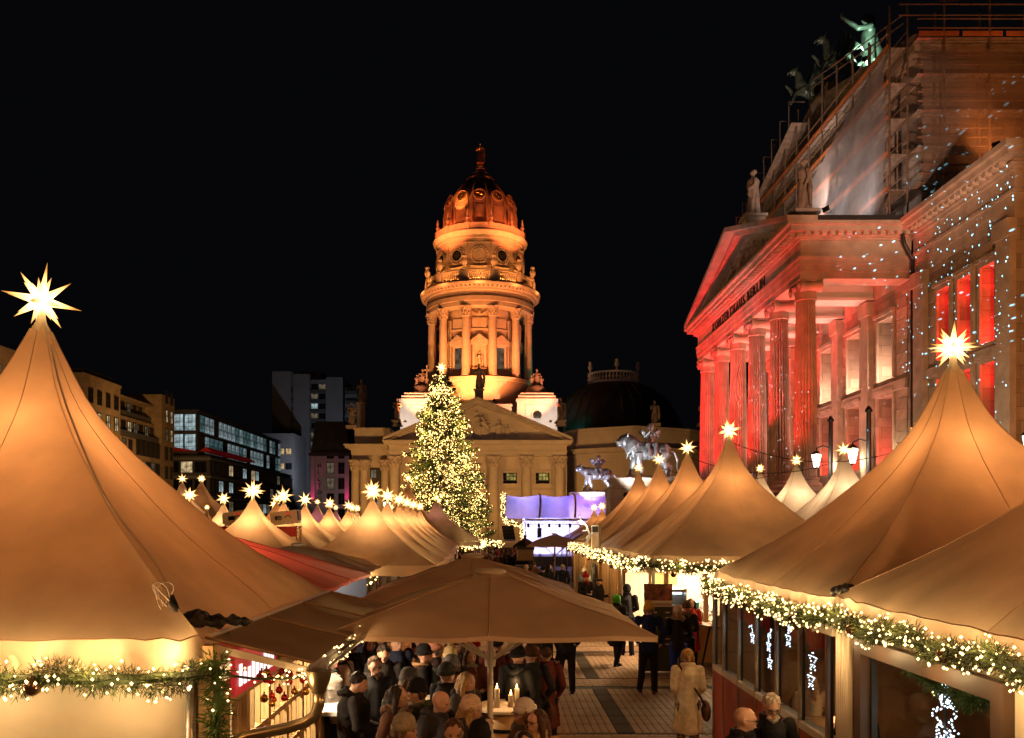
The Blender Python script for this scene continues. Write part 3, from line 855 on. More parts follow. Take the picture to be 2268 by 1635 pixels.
# ================================================================ SCAFFOLD ON THE UPPER HALL
SC = thing('scaffolding', 'tube scaffold with netting wrapped round upper block of concert hall', 'scaffold', (22.4, 60, 20.2))
ZR = lambda y: HZ + (GZ - HZ) * (1 - abs(y - GY) / 15.4)
ys = [48 + i * 2.5 for i in range(13)]
for y in ys:
    for x in (22.0, 23.0):
        top = min(ZR(y) + 1.6, 37) - (0 if x > 22.5 else .9) if y > 48.2 else 32.6
        if x < 22.5 and 60 < y < 66: top = ZR(y) - 1.5
        b = MB(); b.tube([(x, y, 20.2), (x, y, top)], .06, 6); b.build('standard', mt['rust'], SC)
for lv in range(5):
    z = 22.2 + lv * 2.0
    for (x, nm) in ((22.0, 0), (23.0, 1)):
        b = MB(); b.tube([(x, 48, z), (x, 78, z)], .045, 6).tube([(x, 48, z + 1), (x, 78, z + 1)], .035, 6); b.build('ledger', mt['rust'], SC)
    for i in range(12):
        for k in range(3):
            b = MB(); b.bx(22.08 + k * .3, 22.35 + k * .3, 48.05 + i * 2.5, 50.5 + i * 2.5, z + .05, z + .1); b.build('deck_board', mt['deck'], SC)
        b = MB(); b.bx(21.9, 21.94, 48.05 + i * 2.5, 50.45 + i * 2.5, z + .05, z + .3); b.build('toe_board', mt['toe'], SC)
# stair run that follows the gable slope
for s_ in (1,):
    for (y0, y1) in ((48.3, 62.5),):
        for k, dz in enumerate((1.2, 1.7)):
            b = MB(); b.tube([(22.9, y0, ZR(y0) + dz), (22.9, y1, ZR(y1) + dz)], .04, 6); b.build('rail', mt['rust'], SC)
    b = MB(); b.add([(21.6, 63, ZR(63) - 1.2), (22.9, 63, ZR(63) - 1.2), (22.9, 79, ZR(79) - 1.2), (21.6, 79, ZR(79) - 1.2), (21.6, 63, ZR(63) - 1.3), (22.9, 63, ZR(63) - 1.3), (22.9, 79, ZR(79) - 1.3), (21.6, 79, ZR(79) - 1.3)],
        [(0, 1, 2, 3), (7, 6, 5, 4), (0, 3, 7, 4), (1, 5, 6, 2), (0, 4, 5, 1), (3, 2, 6, 7)]); b.build('gangway', mt['deck'], SC)
    for i in range(8):
        y = 63.5 + i * 2
        b = MB(); b.tube([(21.6, y, ZR(y) - 1.2), (21.6, y, ZR(y) + .7), (22.8, y, ZR(y) + .7)], .045, 5); b.build('guard_frame', mt['rust'], SC)
for x in [24.5, 27, 29.5, 32, 34.5, 37, 39.5]:
    for y in (46.9, 47.9):
        if y > 47 or x > 24:
            b = MB(); b.tube([(x, y, 20.3), (x, y, 32.3 + (.3 if x > 30 else 0))], .06, 6); b.build('standard', mt['rust'], SC)
for lv in range(5):
    z = 22.2 + lv * 2
    for k in range(3):
        b = MB(); b.bx(23.1, 45, 47.0 + k * .3, 47.27 + k * .3, z + .05, z + .1); b.build('deck_board', mt['deck'], SC)
    b = MB(); b.tube([(23, 46.85, z + 1), (45, 46.85, z + 1)], .04, 6).tube([(23, 46.85, z + .5), (45, 46.85, z + .5)], .04, 6); b.build('ledger', mt['rust'], SC)
for x in [23 + i * 2.4 for i in range(9)]:
    b = MB(); b.bx(x + .1, x + 2.3, 46.86, 46.9, 30.3, 30.55); b.build('toe_board', mt['toe'], SC)
for z in (31.4, 32.0):
    b = MB(); b.tube([(22, 46.85, z), (45, 46.85, z)], .04, 6); b.build('rail', mt['rust'], SC)
b = MB()
for k in range(24):
    a0, a1 = 2 * pi * k / 24, 2 * pi * (k + 1) / 24
    b.tube([(26 + 1.5 * cos(a0), 48 + 1.5 * sin(a0), 33.6 + .2 * sin(a0)), (26 + 1.5 * cos(a1), 48 + 1.5 * sin(a1), 33.6 + .2 * sin(a1))], .04, 5)
b.build('hoop', mt['rust'], SC)
def netsheet(p00, p10, p01, p11, nu, nv, depth, nrm, mat, seed):
    b = MB(); vs = []
    for j in range(nv + 1):
        for i in range(nu + 1):
            a, c = i / nu, j / nv
            p = (V(p00) * (1 - a) + V(p10) * a) * (1 - c) + (V(p01) * (1 - a) + V(p11) * a) * c
            w = sin(a * 9 + seed) * .5 + sin(a * 31 + seed * 2 + c * 2) * .35 * (1 - c) + noise.noise(V((a * 7, c * 4, seed))) * .9
            vs.append(p + V(nrm) * depth * w * (1 - .7 * abs(2 * c - 1) ** 4) + V((0, 0, -.25 * sin(pi * ((a * nu / 5) % 1)) * c)))
    n = nu + 1
    b.add(vs, [(j * n + i, j * n + i + 1, (j + 1) * n + i + 1, (j + 1) * n + i) for j in range(nv) for i in range(nu)])
    return b
netsheet((21.7, 64.5, 20.5), (21.7, 48.1, 20.5), (21.7, 64.5, 26.4), (21.7, 48.1, 30.0), 50, 16, .22, (-1, 0, 0), mt['net'], 1.3).build('netting', mt['net'], SC, smooth=1)
netsheet((21.75, 72, 20.4), (21.75, 64, 20.4), (21.75, 72, 22.5), (21.75, 64, 26.3), 30, 10, .18, (-1, 0, 0), mt['net'], 4.1).build('netting', mt['net'], SC, smooth=1)
netsheet((23.2, 46.7, 20.7), (46, 46.7, 20.7), (23.2, 46.7, 29.6), (46, 46.7, 30.4), 50, 16, .2, (0, -1, 0), mt['netd'], 2.2).build('netting', mt['netd'], SC, smooth=1)
# ================================================================ DOMED CHURCH
CX, CYY = -3.2, 150.0
DM = thing('domed_church', 'baroque church with tall columned dome tower lit orange', 'church', (CX, CYY, 0))
def ring(name, prof, mat, n=64, sm=40, c=(CX, CYY), parent=None):
    b = MB(); b.lathe(prof, n, c, cap=False); return b.build(name, mat, parent or DM, smooth=sm)
ring('tower_base', [(9.5, 18), (9.5, 27.2), (9.75, 27.4), (9.75, 27.9), (9.4, 28.0), (6, 28.0)], mt['domst'])
# drum wall with window and niche openings built as panels between piers
ring('drum', [(6.75, 28), (6.75, 39.7)], mt['domst'], 48)
def polar(r, deg): return (CX + r * sin(R(deg)), CYY - r * cos(R(deg)))     # 0 deg faces the square
# columns
dshaft = MB().lathe([(.8, 0), (.92, .15), (.82, .35), (.7, .5), (.7, 3), (.66, 6.5), (.58, 9.9)], 20).mesh('shaft', mt['domst'], 40)
def corinth(r, h, mat, nm='capital'):
    b = MB(); b.lathe([(r, 0), (r * 1.12, .06 * h), (r * 1.0, .1 * h), (r * 1.05, .5 * h), (r * 1.5, .9 * h), (r * 1.5, .92 * h)], 16)
    for row, (z0, z1, q) in enumerate(((.08, .42, 1.38), (.32, .68, 1.5), (.6, .9, 1.72))):
        for k in range(8):
            a = 2 * pi * (k + row * .5) / 8
            b.tube([(r * 1.02 * cos(a), r * 1.02 * sin(a), z0 * h), (r * 1.2 * cos(a), r * 1.2 * sin(a), (z0 * .3 + z1 * .7) * h), (r * q * cos(a), r * q * sin(a), z1 * h), (r * (q + .05) * cos(a), r * (q + .05) * sin(a), (z1 - .1) * h)], [r * .2, r * .22, r * .16, r * .06], 5)
    b.bx(-r * 1.5, r * 1.5, -r * 1.5, r * 1.5, .92 * h, h)
    return b.mesh(nm, mat, 50)
dcap = corinth(.6, 1.75, mt['domst'])
for k in range(12):
    x, y = polar(8.65, 15 + 30 * k)
    c = inst(dshaft, 'column', DM, (x, y, 28.0)); q = inst(dcap, 'capital', c); q.location = (0, 0, 9.9)
# wall bays of the drum
def bay(deg, kind):
    t = MB(); M3 = Matrix.Rotation(R(deg), 3, 'Z')
    def put(mb, name, mat, par=DM, sm=False):
        mb.v = [tuple(M3 @ V(p) + V((CX, CYY, 0))) for p in mb.v]
        return mb.build(name, mat, par, smooth=sm)
    r = -6.78
    put(MB().bx(-1.75, -1.45, r - .35, r + .3, 28.4, 37.9).bx(1.45, 1.75, r - .35, r + .3, 28.4, 37.9).bx(-1.8, 1.8, r - .25, r + .3, 28.0, 29.4), 'pier', mt['domst'])
    put(MB().prism([(-1.7, 34.1), (1.7, 34.1), (0, 35.3)], r - .75, r + .2, 'y').bx(-1.5, 1.5, r - .6, r + .2, 33.6, 34.08), 'pediment', mt['domst'])
    put(MB().bx(-1.6, 1.6, r - .3, r + .2, 36.1, 36.35).bx(-1.2, 1.2, r - .16, r + .2, 36.55, 38.1), 'panel', mt['domst'])
    if kind == 'window':
        w = put(MB().bx(-1.15, -.8, r - .3, r + .2, 29.6, 33.6).bx(.8, 1.15, r - .3, r + .2, 29.6, 33.6).bx(-.8, .8, r - .3, r + .2, 33.2, 33.6).bx(-1.2, 1.2, r - .5, r + .2, 29.42, 29.6), 'window', mt['domst'])
        f = MB()
        for i in range(5): f.bx(-.8 + i * .4 - .03, -.8 + i * .4 + .03, r - .12, r - .06, 29.6, 33.2)
        for j in range(9): f.bx(-.8, .8, r - .115, r - .065, 29.6 + j * .45 - .025, 29.6 + j * .45 + .025)
        put(f, 'glazing_bars', mt['frame'], w)
        put(MB().bx(-.8, .8, r - .05, r - .01, 29.6, 33.2), 'pane', mt['litdim'], w)
    elif kind == 'niche':
        w = put(MB().bx(-1.15, -.75, r - .3, r + .2, 29.6, 33.6).bx(.75, 1.15, r - .3, r + .2, 29.6, 33.6).bx(-1.2, 1.2, r - .7, r + .2, 29.42, 29.6), 'niche', mt['domst'])
        arch = [(.75 * cos(a), 32.4 + .75 * sin(a)) for a in [pi * i / 10 for i in range(11)]] + [(-.76, 33.6), (.76, 33.6)]
        put(MB().prism(arch, r - .28, r + .1, 'y'), 'arch', mt['domst'], w)
        o = inst(STAT[1], 'niche_figure', DM, (*polar(6.95, deg), 29.62), rz=R(deg), sc=2.8, mat=mt['domst'])
        o2 = put(MB().tube([(-1.1, r - .1, 39.2), (-.5, r - .2, 38.75), (0, r - .2, 38.6), (.5, r - .2, 38.75), (1.1, r - .1, 39.2)], .12, 6).ball((0, r - .2, 38.9), (.3, .15, .45), 8, 6), 'festoon', mt['domst'])
for k in range(-3, 4):
    bay(30 * k, 'niche' if k % 2 == 0 else 'window')
ring('entablature', [(7, 39.65), (9.3, 39.65), (9.3, 40.4), (9.45, 40.45), (9.45, 41.2), (9.2, 41.3), (9.2, 42.1), (9.6, 42.2), (9.7, 42.5), (10.4, 42.9), (10.55, 43.3), (10.4, 43.5), (6, 43.5)], mt['domst'], 96)
mod = MB().bx(-.11, .11, -.55, .1, 0, .22).mesh('modillion', mt['domst'])
for k in range(-26, 27):
    d = k * 4.2; x, y = polar(9.75, d); inst(mod, 'modillion', DM, (x, y, 42.5), rz=R(d))
ring('balustrade_base', [(8.9, 43.5), (9.65, 43.5), (9.65, 43.9), (9.2, 43.9)], mt['domst'], 96)
ring('balustrade_rail', [(9.15, 45.25), (9.65, 45.25), (9.7, 45.4), (9.6, 45.55), (9.2, 45.55), (9.15, 45.25)], mt['domst'], 96)
balm = MB().lathe([(.14, 0), (.09, .12), (.17, .45), (.2, .65), (.1, .95), (.08, 1.15), (.15, 1.35)], 8).mesh('baluster', mt['domst'], 1)
urn = MB().lathe([(.34, 0), (.34, .25), (.16, .35), (.18, .55), (.5, 1.1), (.55, 1.6), (.3, 1.95), (.34, 2.15), (.42, 2.4), (.2, 2.65)], 14).mesh('urn', mt['domst'], 50)
for k in range(12):
    d = 15 + 30 * k
    if cos(R(d)) < -.3: continue
    x, y = polar(9.42, d)
    b = MB(); b.box((x, y, 44.57), (1.5, .6, 1.34), R(d)); b.build('balustrade_post', mt['domst'], DM)
    inst(urn, 'urn', DM, (x, y, 45.55), sc=.92)
    for j in range(9):
        x, y = polar(9.42, d + 6.2 + j * 2.2); inst(balm, 'baluster', DM, (x, y, 43.9))
ring('attic_drum', [(7.9, 43.5), (7.9, 45.6), (7.6, 45.8), (7.6, 51.3), (7.75, 51.4), (7.75, 51.8), (8.2, 52.2), (8.3, 52.5), (8.2, 52.7), (6, 52.7)], mt['domst'], 72)
for k in range(-3, 4):
    d = 30 * k; M3 = Matrix.Rotation(R(d), 3, 'Z')
    b = MB()
    def torus(b, r, w, y0, z0, n=24):
        b.tube([(r * cos(2 * pi * i / n), y0, z0 + r * sin(2 * pi * i / n)) for i in range(n + 1)], w, 6, cap=False)
    torus(b, 1.0, .14, -7.6, 48.6); torus(b, 1.38, .12, -7.55, 48.6)
    for i in range(18):
        a = 2 * pi * i / 18; b.ball((1.38 * cos(a), -7.6, 48.6 + 1.38 * sin(a)), .17, 6, 4)
    b.tube([(-1.3, -7.5, 46.7), (0, -7.7, 46.5), (1.3, -7.5, 46.7)], .16, 6)
    b.bx(-1.95, 1.95, -7.62, -7.3, 50.5, 50.7).bx(-1.95, -1.8, -7.5, -7.2, 46.3, 50.5).bx(1.8, 1.95, -7.5, -7.2, 46.3, 50.5)
    b.v = [tuple(M3 @ V(p) + V((CX, CYY, 0))) for p in b.v]
    w = b.build('round_window', mt['domst'], DM, smooth=40)
    b = MB(); b.add([(.98 * cos(2 * pi * i / 20), -7.66, 48.6 + .98 * sin(2 * pi * i / 20)) for i in range(20)], [tuple(range(20))])
    b.v = [tuple(M3 @ V(p) + V((CX, CYY, 0))) for p in b.v]
    if k == 0: b.build('blind_panel', mt['domst'], w)
    else:
        b.build('pane', mt['dark'], w)
        b = MB()
        for i in range(4): a = pi * i / 4; b.tube([(.97 * cos(a), -7.7, 48.6 + .97 * sin(a)), (-.97 * cos(a), -7.7, 48.6 - .97 * sin(a))], .035, 4)
        torus(b, .45, .03, -7.7, 48.6, 14)
        b.v = [tuple(M3 @ V(p) + V((CX, CYY, 0))) for p in b.v]
        b.build('glazing_bars', mt['frame'], w)
ring('parapet', [(7.4, 52.7), (7.9, 52.7), (7.9, 53.8), (7.3, 53.9), (6, 53.9)], mt['domst'], 72)
fin = MB().lathe([(.3, 0), (.3, .3), (.14, .4), (.36, .8), (.18, 1.1), (.2, 1.6), (.1, 2.1), (.06, 2.3)], 10).mesh('finial', mt['statue'], 50)
for k in range(12):
    x, y = polar(7.6, 15 + 30 * k)
    if cos(R(15 + 30 * k)) > -.3:
        inst(fin, 'finial', DM, (x, y, 53.9)); b = MB(); b.box((x, y, 53.28), (.8, .75, 1.25), R(15 + 30 * k)); b.build('parapet_post', mt['domst'], DM)
DP = [(6.2, 53.9), (6.35, 55.5), (6.3, 57.3), (5.95, 58.9), (5.2, 60.4), (4.1, 61.8), (2.9, 62.9), (2.0, 63.5)]
ring('dome', DP, mt['copper'], 72)
for k in range(12):
    for e in (-4, 4):
        b = MB(); b.tube([(*polar(r_ + .05, 15 + 30 * k + e * (.6 + .4 * (r_ / 6.3))), z) for r_, z in DP], .17, 6); b.build('rib', mt['copper'], DM, smooth=1)
for k in range(-3, 4):
    d = 30 * k; M3 = Matrix.Rotation(R(d), 3, 'Z')
    def put(mb, nm, mat, par):
        mb.v = [tuple(M3 @ V(p) + V((CX, CYY, 0))) for p in mb.v]; return mb.build(nm, mat, par, smooth=40)
    b = MB(); b.tube([(.95 * cos(2 * pi * i / 20), -5.95 + .2 * sin(2 * pi * i / 20) , 59.2 + .9 * sin(2 * pi * i / 20)) for i in range(21)], .2, 6, cap=False)
    w = put(b, 'dormer', mt['copper'], DM)
    b = MB(); b.tube([(.7 * cos(2 * pi * i / 20), -6.12 + .22 * sin(2 * pi * i / 20), 59.2 + .66 * sin(2 * pi * i / 20)) for i in range(21)], .1, 6, cap=False)
    for i in range(3): a = pi * i / 3 + .5; b.tube([(.65 * cos(a), -6.12 + .2 * sin(a), 59.2 + .62 * sin(a)), (-.65 * cos(a), -6.12 - .2 * sin(a), 59.2 - .62 * sin(a))], .07, 5)
    b.ball((0, -6.16, 59.2), .16, 6, 5)
    put(b, 'gilded_grille', mt['gold'], w)
    b = MB(); b.bx(-1.0, 1.0, -6.42, -6.2, 54.6, 57.4).bx(-.8, .8, -6.5, -6.2, 54.9, 57.1); put(b, 'panel', mt['copper'], DM)
ring('lantern', [(2.4, 63.4), (2.5, 63.7), (2.3, 64.0), (1.5, 64.05), (1.6, 64.4), (1.5, 64.9), (.75, 64.95), (.7, 65.6), (.85, 65.75), (.6, 65.8)], mt['copper'], 24)
gs = thing('gilded_statue', 'gilded standing figure on top of the church dome', 'statue', (CX, CYY, 65.8))
b = MB(); b.ball((CX, CYY, 66.3), .62, 14, 10); b.build('orb', mt['gold'], gs, smooth=1)
inst(STAT[1], 'figure', gs, (CX, CYY, 66.85), sc=3.7, mat=mt['gold'])
# corner blocks
for s_, nm in ((-1, 'left'), (1, 'right')):
    x = CX + s_ * 9.45
    b = MB(); b.bx(x - 3.25, x + 3.25, 138, 150, 14, 23.2); b.build('corner_block', mt['stuccow'], DM)
    b = MB(); b.bx(x - 3.4, x + 3.4, 137.8, 150.2, 23.2, 23.75).bx(x - 3.05, x + 3.05, 138.2, 149, 23.75, 24.3).bx(x - 2.7, x + 2.7, 138.6, 148, 24.3, 24.8); b.build('block_cornice', mt['stuccow'], DM)
    b = MB(); b.bx(x - 1.9, x + 1.9, 137.9, 138.1, 20.4, 20.55).bx(x - 1.9, x - 1.75, 137.9, 138.1, 20.55, 22.6).bx(x + 1.75, x + 1.9, 137.9, 138.1, 20.55, 22.6).bx(x - 1.9, x + 1.9, 137.9, 138.1, 22.6, 22.75); b.build('wall_panel', mt['stuccow'], DM)
    b = MB(); b.tube([(x + .85 * cos(2 * pi * i / 20), 137.95, 21.1 + .85 * sin(2 * pi * i / 20)) for i in range(21)], .13, 6, cap=False)
    w = b.build('round_window', mt['stuccow'], DM)
    b = MB(); b.add([(x + .8 * cos(2 * pi * i / 20), 137.97, 21.1 + .8 * sin(2 * pi * i / 20)) for i in range(20)], [tuple(range(20))]); b.build('pane', mt['litgold'] if s_ < 0 else mt['litdim'], w)
    b = MB()
    for i in range(4): a = pi * i / 4; b.tube([(x + .8 * cos(a), 137.93, 21.1 + .8 * sin(a)), (x - .8 * cos(a), 137.93, 21.1 - .8 * sin(a))], .04, 4)
    b.build('glazing_bars', mt['frame'], w)
    # seated group
    t = thing('sculpture_group', ('seated figures with a cross' if s_ < 0 else 'seated mother with children') + ' in stone on church corner block', 'statue', (x, 141, 24.8))
    b = MB(); b.lathe([(2.1, 24.8), (2.2, 25.0), (1.7, 25.4), (1.5, 26.0), (1.3, 26.2)], 16, (x, 141)); b.build('plinth', mt['statue'], t, smooth=40)
    inst(STAT[0], 'figure', t, (x + .1, 141, 26.0), sc=(3.6, 3.6, 3.1)); inst(STAT[1], 'figure', t, (x - .8, 140.7, 25.9), sc=2.2, rz=.5); inst(STAT[2], 'figure', t, (x + .8, 140.6, 25.9), sc=2.0, rz=-.6)
    if s_ < 0:
        b = MB(); b.bx(x + .75, x + .95, 140.3, 140.5, 27, 29.6).bx(x + .35, x + 1.35, 140.3, 140.5, 28.7, 28.9); b.build('cross', mt['statue'], t)
b = MB(); b.bx(CX - 6.2, CX + 6.2, 139, 150, 14, 22.6).bx(CX - 6.2, CX + 6.2, 138.8, 149, 22.6, 23.0); b.build('attic_wall', mt['stuccow'], DM)
# portico
b = MB(); b.wall('y', 129.6, 131, CX - 13.3, CX + 13.6, 0, 13.7, [(c - 1.05, c + 1.05, z0, z1) for c in [CX + k * 4.95 for k in (-2, -1, 0, 1, 2)] for z0, z1 in ((9.6, 11.3), (4.2, 7.4))])
b.build('portico_wall', mt['stucco'], DM)
b = MB(); b.bx(CX - 12.8, CX + 13, 131.05, 138, 0, 13.6); b.build('inner_wall', mt['greyd'], DM)
for c in (CX + k * 4.95 for k in (-2, -1, 0, 1, 2)):
    for (z0, z1, lit) in ((9.6, 11.3, 1), (4.2, 7.4, 0)):
        b = MB()
        for i in range(5): b.bx(c - 1.05 + i * .525 - .04, c - 1.05 + i * .525 + .04, 130.6, 130.7, z0, z1)
        for j in range(4): b.bx(c - 1.05, c + 1.05, 130.61, 130.69, z0 + (z1 - z0) * j / 3 - .04, z0 + (z1 - z0) * j / 3 + .04)
        w = b.build('window', mt['frame'], DM)
        if lit:
            b = MB(); b.bx(c - .5, c + .9, 130.75, 130.78, z0 + .6, z1 - .1); b.build('pane', mt['litgold'], w)
        b = MB(); b.bx(c - 1.05, c + 1.05, 130.8, 130.83, z0, z1); b.build('pane', mt['dark'], w)
        b = MB(); b.bx(c - 1.3, c + 1.3, 129.4, 129.595, z1, z1 + .3).bx(c - 1.3, c - 1.05, 129.4, 129.595, z0, z1).bx(c + 1.05, c + 1.3, 129.4, 129.595, z0, z1).bx(c - 1.4, c + 1.4, 129.3, 129.595, z0 - .3, z0); b.build('window_surround', mt['stucco'], DM)
b = MB(); b.bx(CX - 13.3, CX + 13.6, 129.35, 129.59, 8.35, 8.75); b.build('string_course', mt['stucco'], DM)
pshaft = MB().lathe([(1.05, 0), (1.1, .2), (.95, .45), (.8, .6), (.8, 4), (.74, 8), (.68, 11.4)], 20).mesh('column', mt['stucco'], 40)
pcap = corinth(.7, 1.8, mt['domst'])
for k in range(6):
    x = CX + (k - 2.5) * 4.95
    c = inst(pshaft, 'column', DM, (x, 128.6, .5)); q = inst(pcap, 'capital', c); q.location = (0, 0, 11.4)
b = MB(); b.bx(CX - 13.9, CX + 14.0, 126.6, 131, 0, .5); b.build('stylobate', mt['stucco'], DM)
b = MB()
for d, z0, z1 in ((0, 13.7, 14.2), (.08, 14.2, 14.5), (.02, 14.5, 15.2), (.25, 15.2, 15.4), (.7, 15.4, 15.75), (.9, 15.75, 16.0)):
    b.bx(CX - 13.2 - d, CX + 13.4 + d, 127.8 - d, 131, z0, z1)
b.build('portico_entablature', mt['stucco'], DM)
dd = MB().bx(-.1, .1, -.22, 0, 0, .22).mesh('dentil', mt['stucco'])
for i in range(66): inst(dd, 'dentil', DM, (CX - 13 + i * .405, 127.55, 15.18))
PA = 22.0
b = MB(); b.prism([(CX - 13.2, 16.0), (CX + 13.4, 16.0), (CX + .1, PA - .6)], 128.4, 131, 'y'); b.build('tympanum', mt['stucco'], DM)
for s_ in (-1, 1):
    e = CX + .1 + s_ * 14.1
    b = MB(); b.prism([(e, 16.02), (CX + .1, PA), (CX + .1, PA + .45), (e, 16.4)], 126.9, 131.5, 'y'); b.prism([(e - s_ * 1.2, 16.02), (CX + .1, PA - .5), (CX + .1, PA - .01), (e - s_ * .1, 16.01)], 127.6, 131, 'y'); b.build('raking_cornice', mt['stucco'], DM)
    b = MB(); b.prism([(e, 16.4), (CX + .1, PA + .45), (CX + .1, PA - .2), (e, 16.02)], 131.5, 139, 'y'); b.build('portico_roof', mt['copperd'], DM)
    for i in range(20):
        f = (i + .7) / 21; x = e + (CX + .1 - e) * f; z = 16.02 + (PA - 16.02) * f - .55
        inst(dd, 'dentil', DM, (x, 127.58, z - .02))
for i in range(11):
    x = CX + (i - 5) * 1.55; h = (PA - 16) * (1 - abs(i - 5) * 1.55 / 13) - 1.5
    if h > .5: inst(STAT[i % 3], 'relief_figure', DM, (x, 128.35, 16.1), rot=(0, rnd.uniform(-.35, .35), rnd.uniform(-.6, .6)), sc=(h * 1.5, h * .6, h), mat=mt['stucco'])
# left wing with pilasters, attic
def wing_block(x0, x1, y0, y1, h1, h2):
    b = MB(); b.bx(x0, x1, y0, y1, 0, 13.5); b.build('wing_wall', mt['stucco'], DM)
    b = MB()
    for d, z0, z1 in ((.02, 13.5, 14.2), (.1, 14.2, 14.9), (.35, 14.9, 15.15), (.9, 15.15, 15.5), (1.1, 15.5, 15.75)): b.bx(x0 - d, x1 + (0 if x1 < CX else d), y0 - d, y1, z0, z1)
    b.build('wing_cornice', mt['stucco'], DM)
    b = MB(); b.bx(x0 + .3, x1 - .01, y0 + .8, y1, 15.75, h2).bx(x0 + .1, x1 - .01, y0 + .6, y1, h2, h2 + .3); b.build('attic', mt['stucco'], DM)
wing_block(-22.6, -16.8, 131.5, 152, 13.5, 18.1)
wcap = corinth(.62, 1.7, mt['domst'])
for x in (-22.0, -20.6, -17.4):
    b = MB(); b.lathe([(.85, 0), (.85, .4), (.68, .6), (.6, 11.6)], 16, (x, 131.1)); w = b.build('column', mt['stucco'], DM, smooth=40)
    inst(wcap, 'capital', DM, (x, 131.1, 11.6))
b = MB(); b.bx(-19.8, -18.0, 131.3, 131.49, 8.6, 12.1); w = b.build('window', mt['frame'], DM)
for i in range(2): MB().bx(-19.6 + i * .42, -19.25 + i * .42, 131.25, 131.28, 10.6, 11.8).build('pane', mt['litdim'], w)
# rotunda hall behind with low dark dome
HX = 20.2
b = MB(); pts = [(9.7, 140), (12.2, 133), (20.5, 128.2), (30, 133), (36, 140)]
for i in range(4):
    (xa, ya), (xb, yb) = pts[i], pts[i + 1]
    n = V((yb - ya, -(xb - xa), 0)).normalized()
    for d, z0, z1 in ((0, 0, 13.6), (.15, 13.6, 14.4), (.7, 14.4, 14.8), (.9, 14.8, 15.1), (-.3, 15.1, 17.9), (-.1, 17.9, 18.3)):
        p, q = V((xa, ya, 0)) + n * d, V((xb, yb, 0)) + n * d
        b.add([(p.x, p.y, z0), (q.x, q.y, z0), (q.x, q.y, z1), (p.x, p.y, z1), (xa - n.x * 3, ya - n.y * 3, z1), (xb - n.x * 3, yb - n.y * 3, z1)], [(0, 1, 2, 3), (3, 2, 5, 4), (0, 3, 4), (1, 5, 2)])
b.build('hall_wall', mt['stucco'], DM)
b = MB(); b.bx(10, 36, 141, 170, 0, 17); b.build('hall_core', mt['stucco'], DM)
ring('hall_roof', [(14, 17.2), (12.3, 17.6), (12.2, 18.6), (11.4, 21.5), (9.6, 24.6), (7.0, 26.8), (4.4, 27.9), (0.1, 28.0)], mt['copperd'], 64, c=(HX, 150))
for k in range(-9, 10):
    b = MB(); a = R(k * 10)
    b.tube([(HX + r_ * sin(a), 150 - r_ * cos(a), z + .03) for r_, z in ((12.25, 18.6), (11.45, 21.5), (9.65, 24.6), (7.05, 26.8), (4.45, 27.9))], .07, 4); b.build('roof_seam', mt['copperd'], DM)
ring('roof_terrace', [(4.3, 27.6), (4.5, 27.7), (4.5, 28.2), (4.3, 28.3)], mt['stuccow'], 32, c=(HX, 150))
ring('terrace_rail', [(4.2, 29.5), (4.5, 29.5), (4.5, 29.8), (4.2, 29.8), (4.2, 29.5)], mt['stuccow'], 32, c=(HX, 150))
for k in range(-11, 12):
    a = R(k * 8); inst(balm, 'baluster', DM, (HX + 4.35 * sin(a), 150 - 4.35 * cos(a), 28.2), sc=(1.2, 1.2, .97))
for k in (-2, 0, 2):
    a = R(k * 38); inst(urn, 'urn', DM, (HX + 4.3 * sin(a), 150 - 4.3 * cos(a), 29.8), sc=.75)
# statues round the church
statue('stone apostle statue on pedestal at the apex of church pediment', (px(1061, 129), 129, pz(862, 129)), 3.9, 1, 0, 1.9)
statue('robed statue with a plank left of the white lit church block', (px(880, 134), 134, pz(931, 134)), 3.6, 0, 0, .9, mat=mt['stucco'])
statue('robed statue right of the white lit church block', (px(1242, 134), 134, pz(931, 134)), 3.6, 1, 0, .9, mat=mt['stucco'])
statue('statue on tall slim pedestal above the church side wing', (px(800, 146), 146, pz(892, 146)), 4.0, 1, 0, 4.5, mat=mt['stucco'])
statue('statue at the outer corner of the church side wing', (px(779, 133), 133, pz(943, 133)), 3.7, 0, .4, .4)
statue('pale statue on the rotunda hall parapet below the dark dome', (px(1450, 130), 130, pz(938, 130)), 3.6, 1, 0, .4)
statue('stone statue beside the portico flank of the rotunda hall', (px(1556, 136), 136, pz(938, 136)), 3.6, 0, 0, .4)

# ================================================================ BUILDINGS ACROSS THE SQUARE
def win_mesh(ax, w, h, nx, nz):
    b = wframe(w, h, nx, nz, .09, .12); p = pane(w, h, .03)
    if ax == 'y':     # face looks to -Y : rotate YZ plane to XZ
        for q in (b, p): q.v = [(-y_, x_, z_) for x_, y_, z_ in q.v]
    return b.mesh('window', mt['frame']), p.mesh('pane', mt['dark'])
def windows(root, ax, plane, us, zs, w, h, lit, nx=2, nz=2, seed=1, litm=('litwarm', 'litdim', 'litwarm')):
    r_ = random.Random(seed); fmh, pm = win_mesh(ax, w, h, nx, nz)
    for z in zs:
        for u in us:
            loc = (plane, u, z) if ax == 'x' else (u, plane, z)
            o = inst(fmh, 'window', root, loc)
            if ax == 'x': o.scale = (-1, 1, 1) if False else (1, 1, 1)
            k = r_.random()
            m_ = mt[litm[int(r_.random() * len(litm))]] if k < lit else mt['dark']
            q = inst(pm, 'pane', o, mat=m_); q.location = (0, 0, 0)
def fr(n, a, b): return [a + (b - a) * (i + .5) / n for i in range(n)]
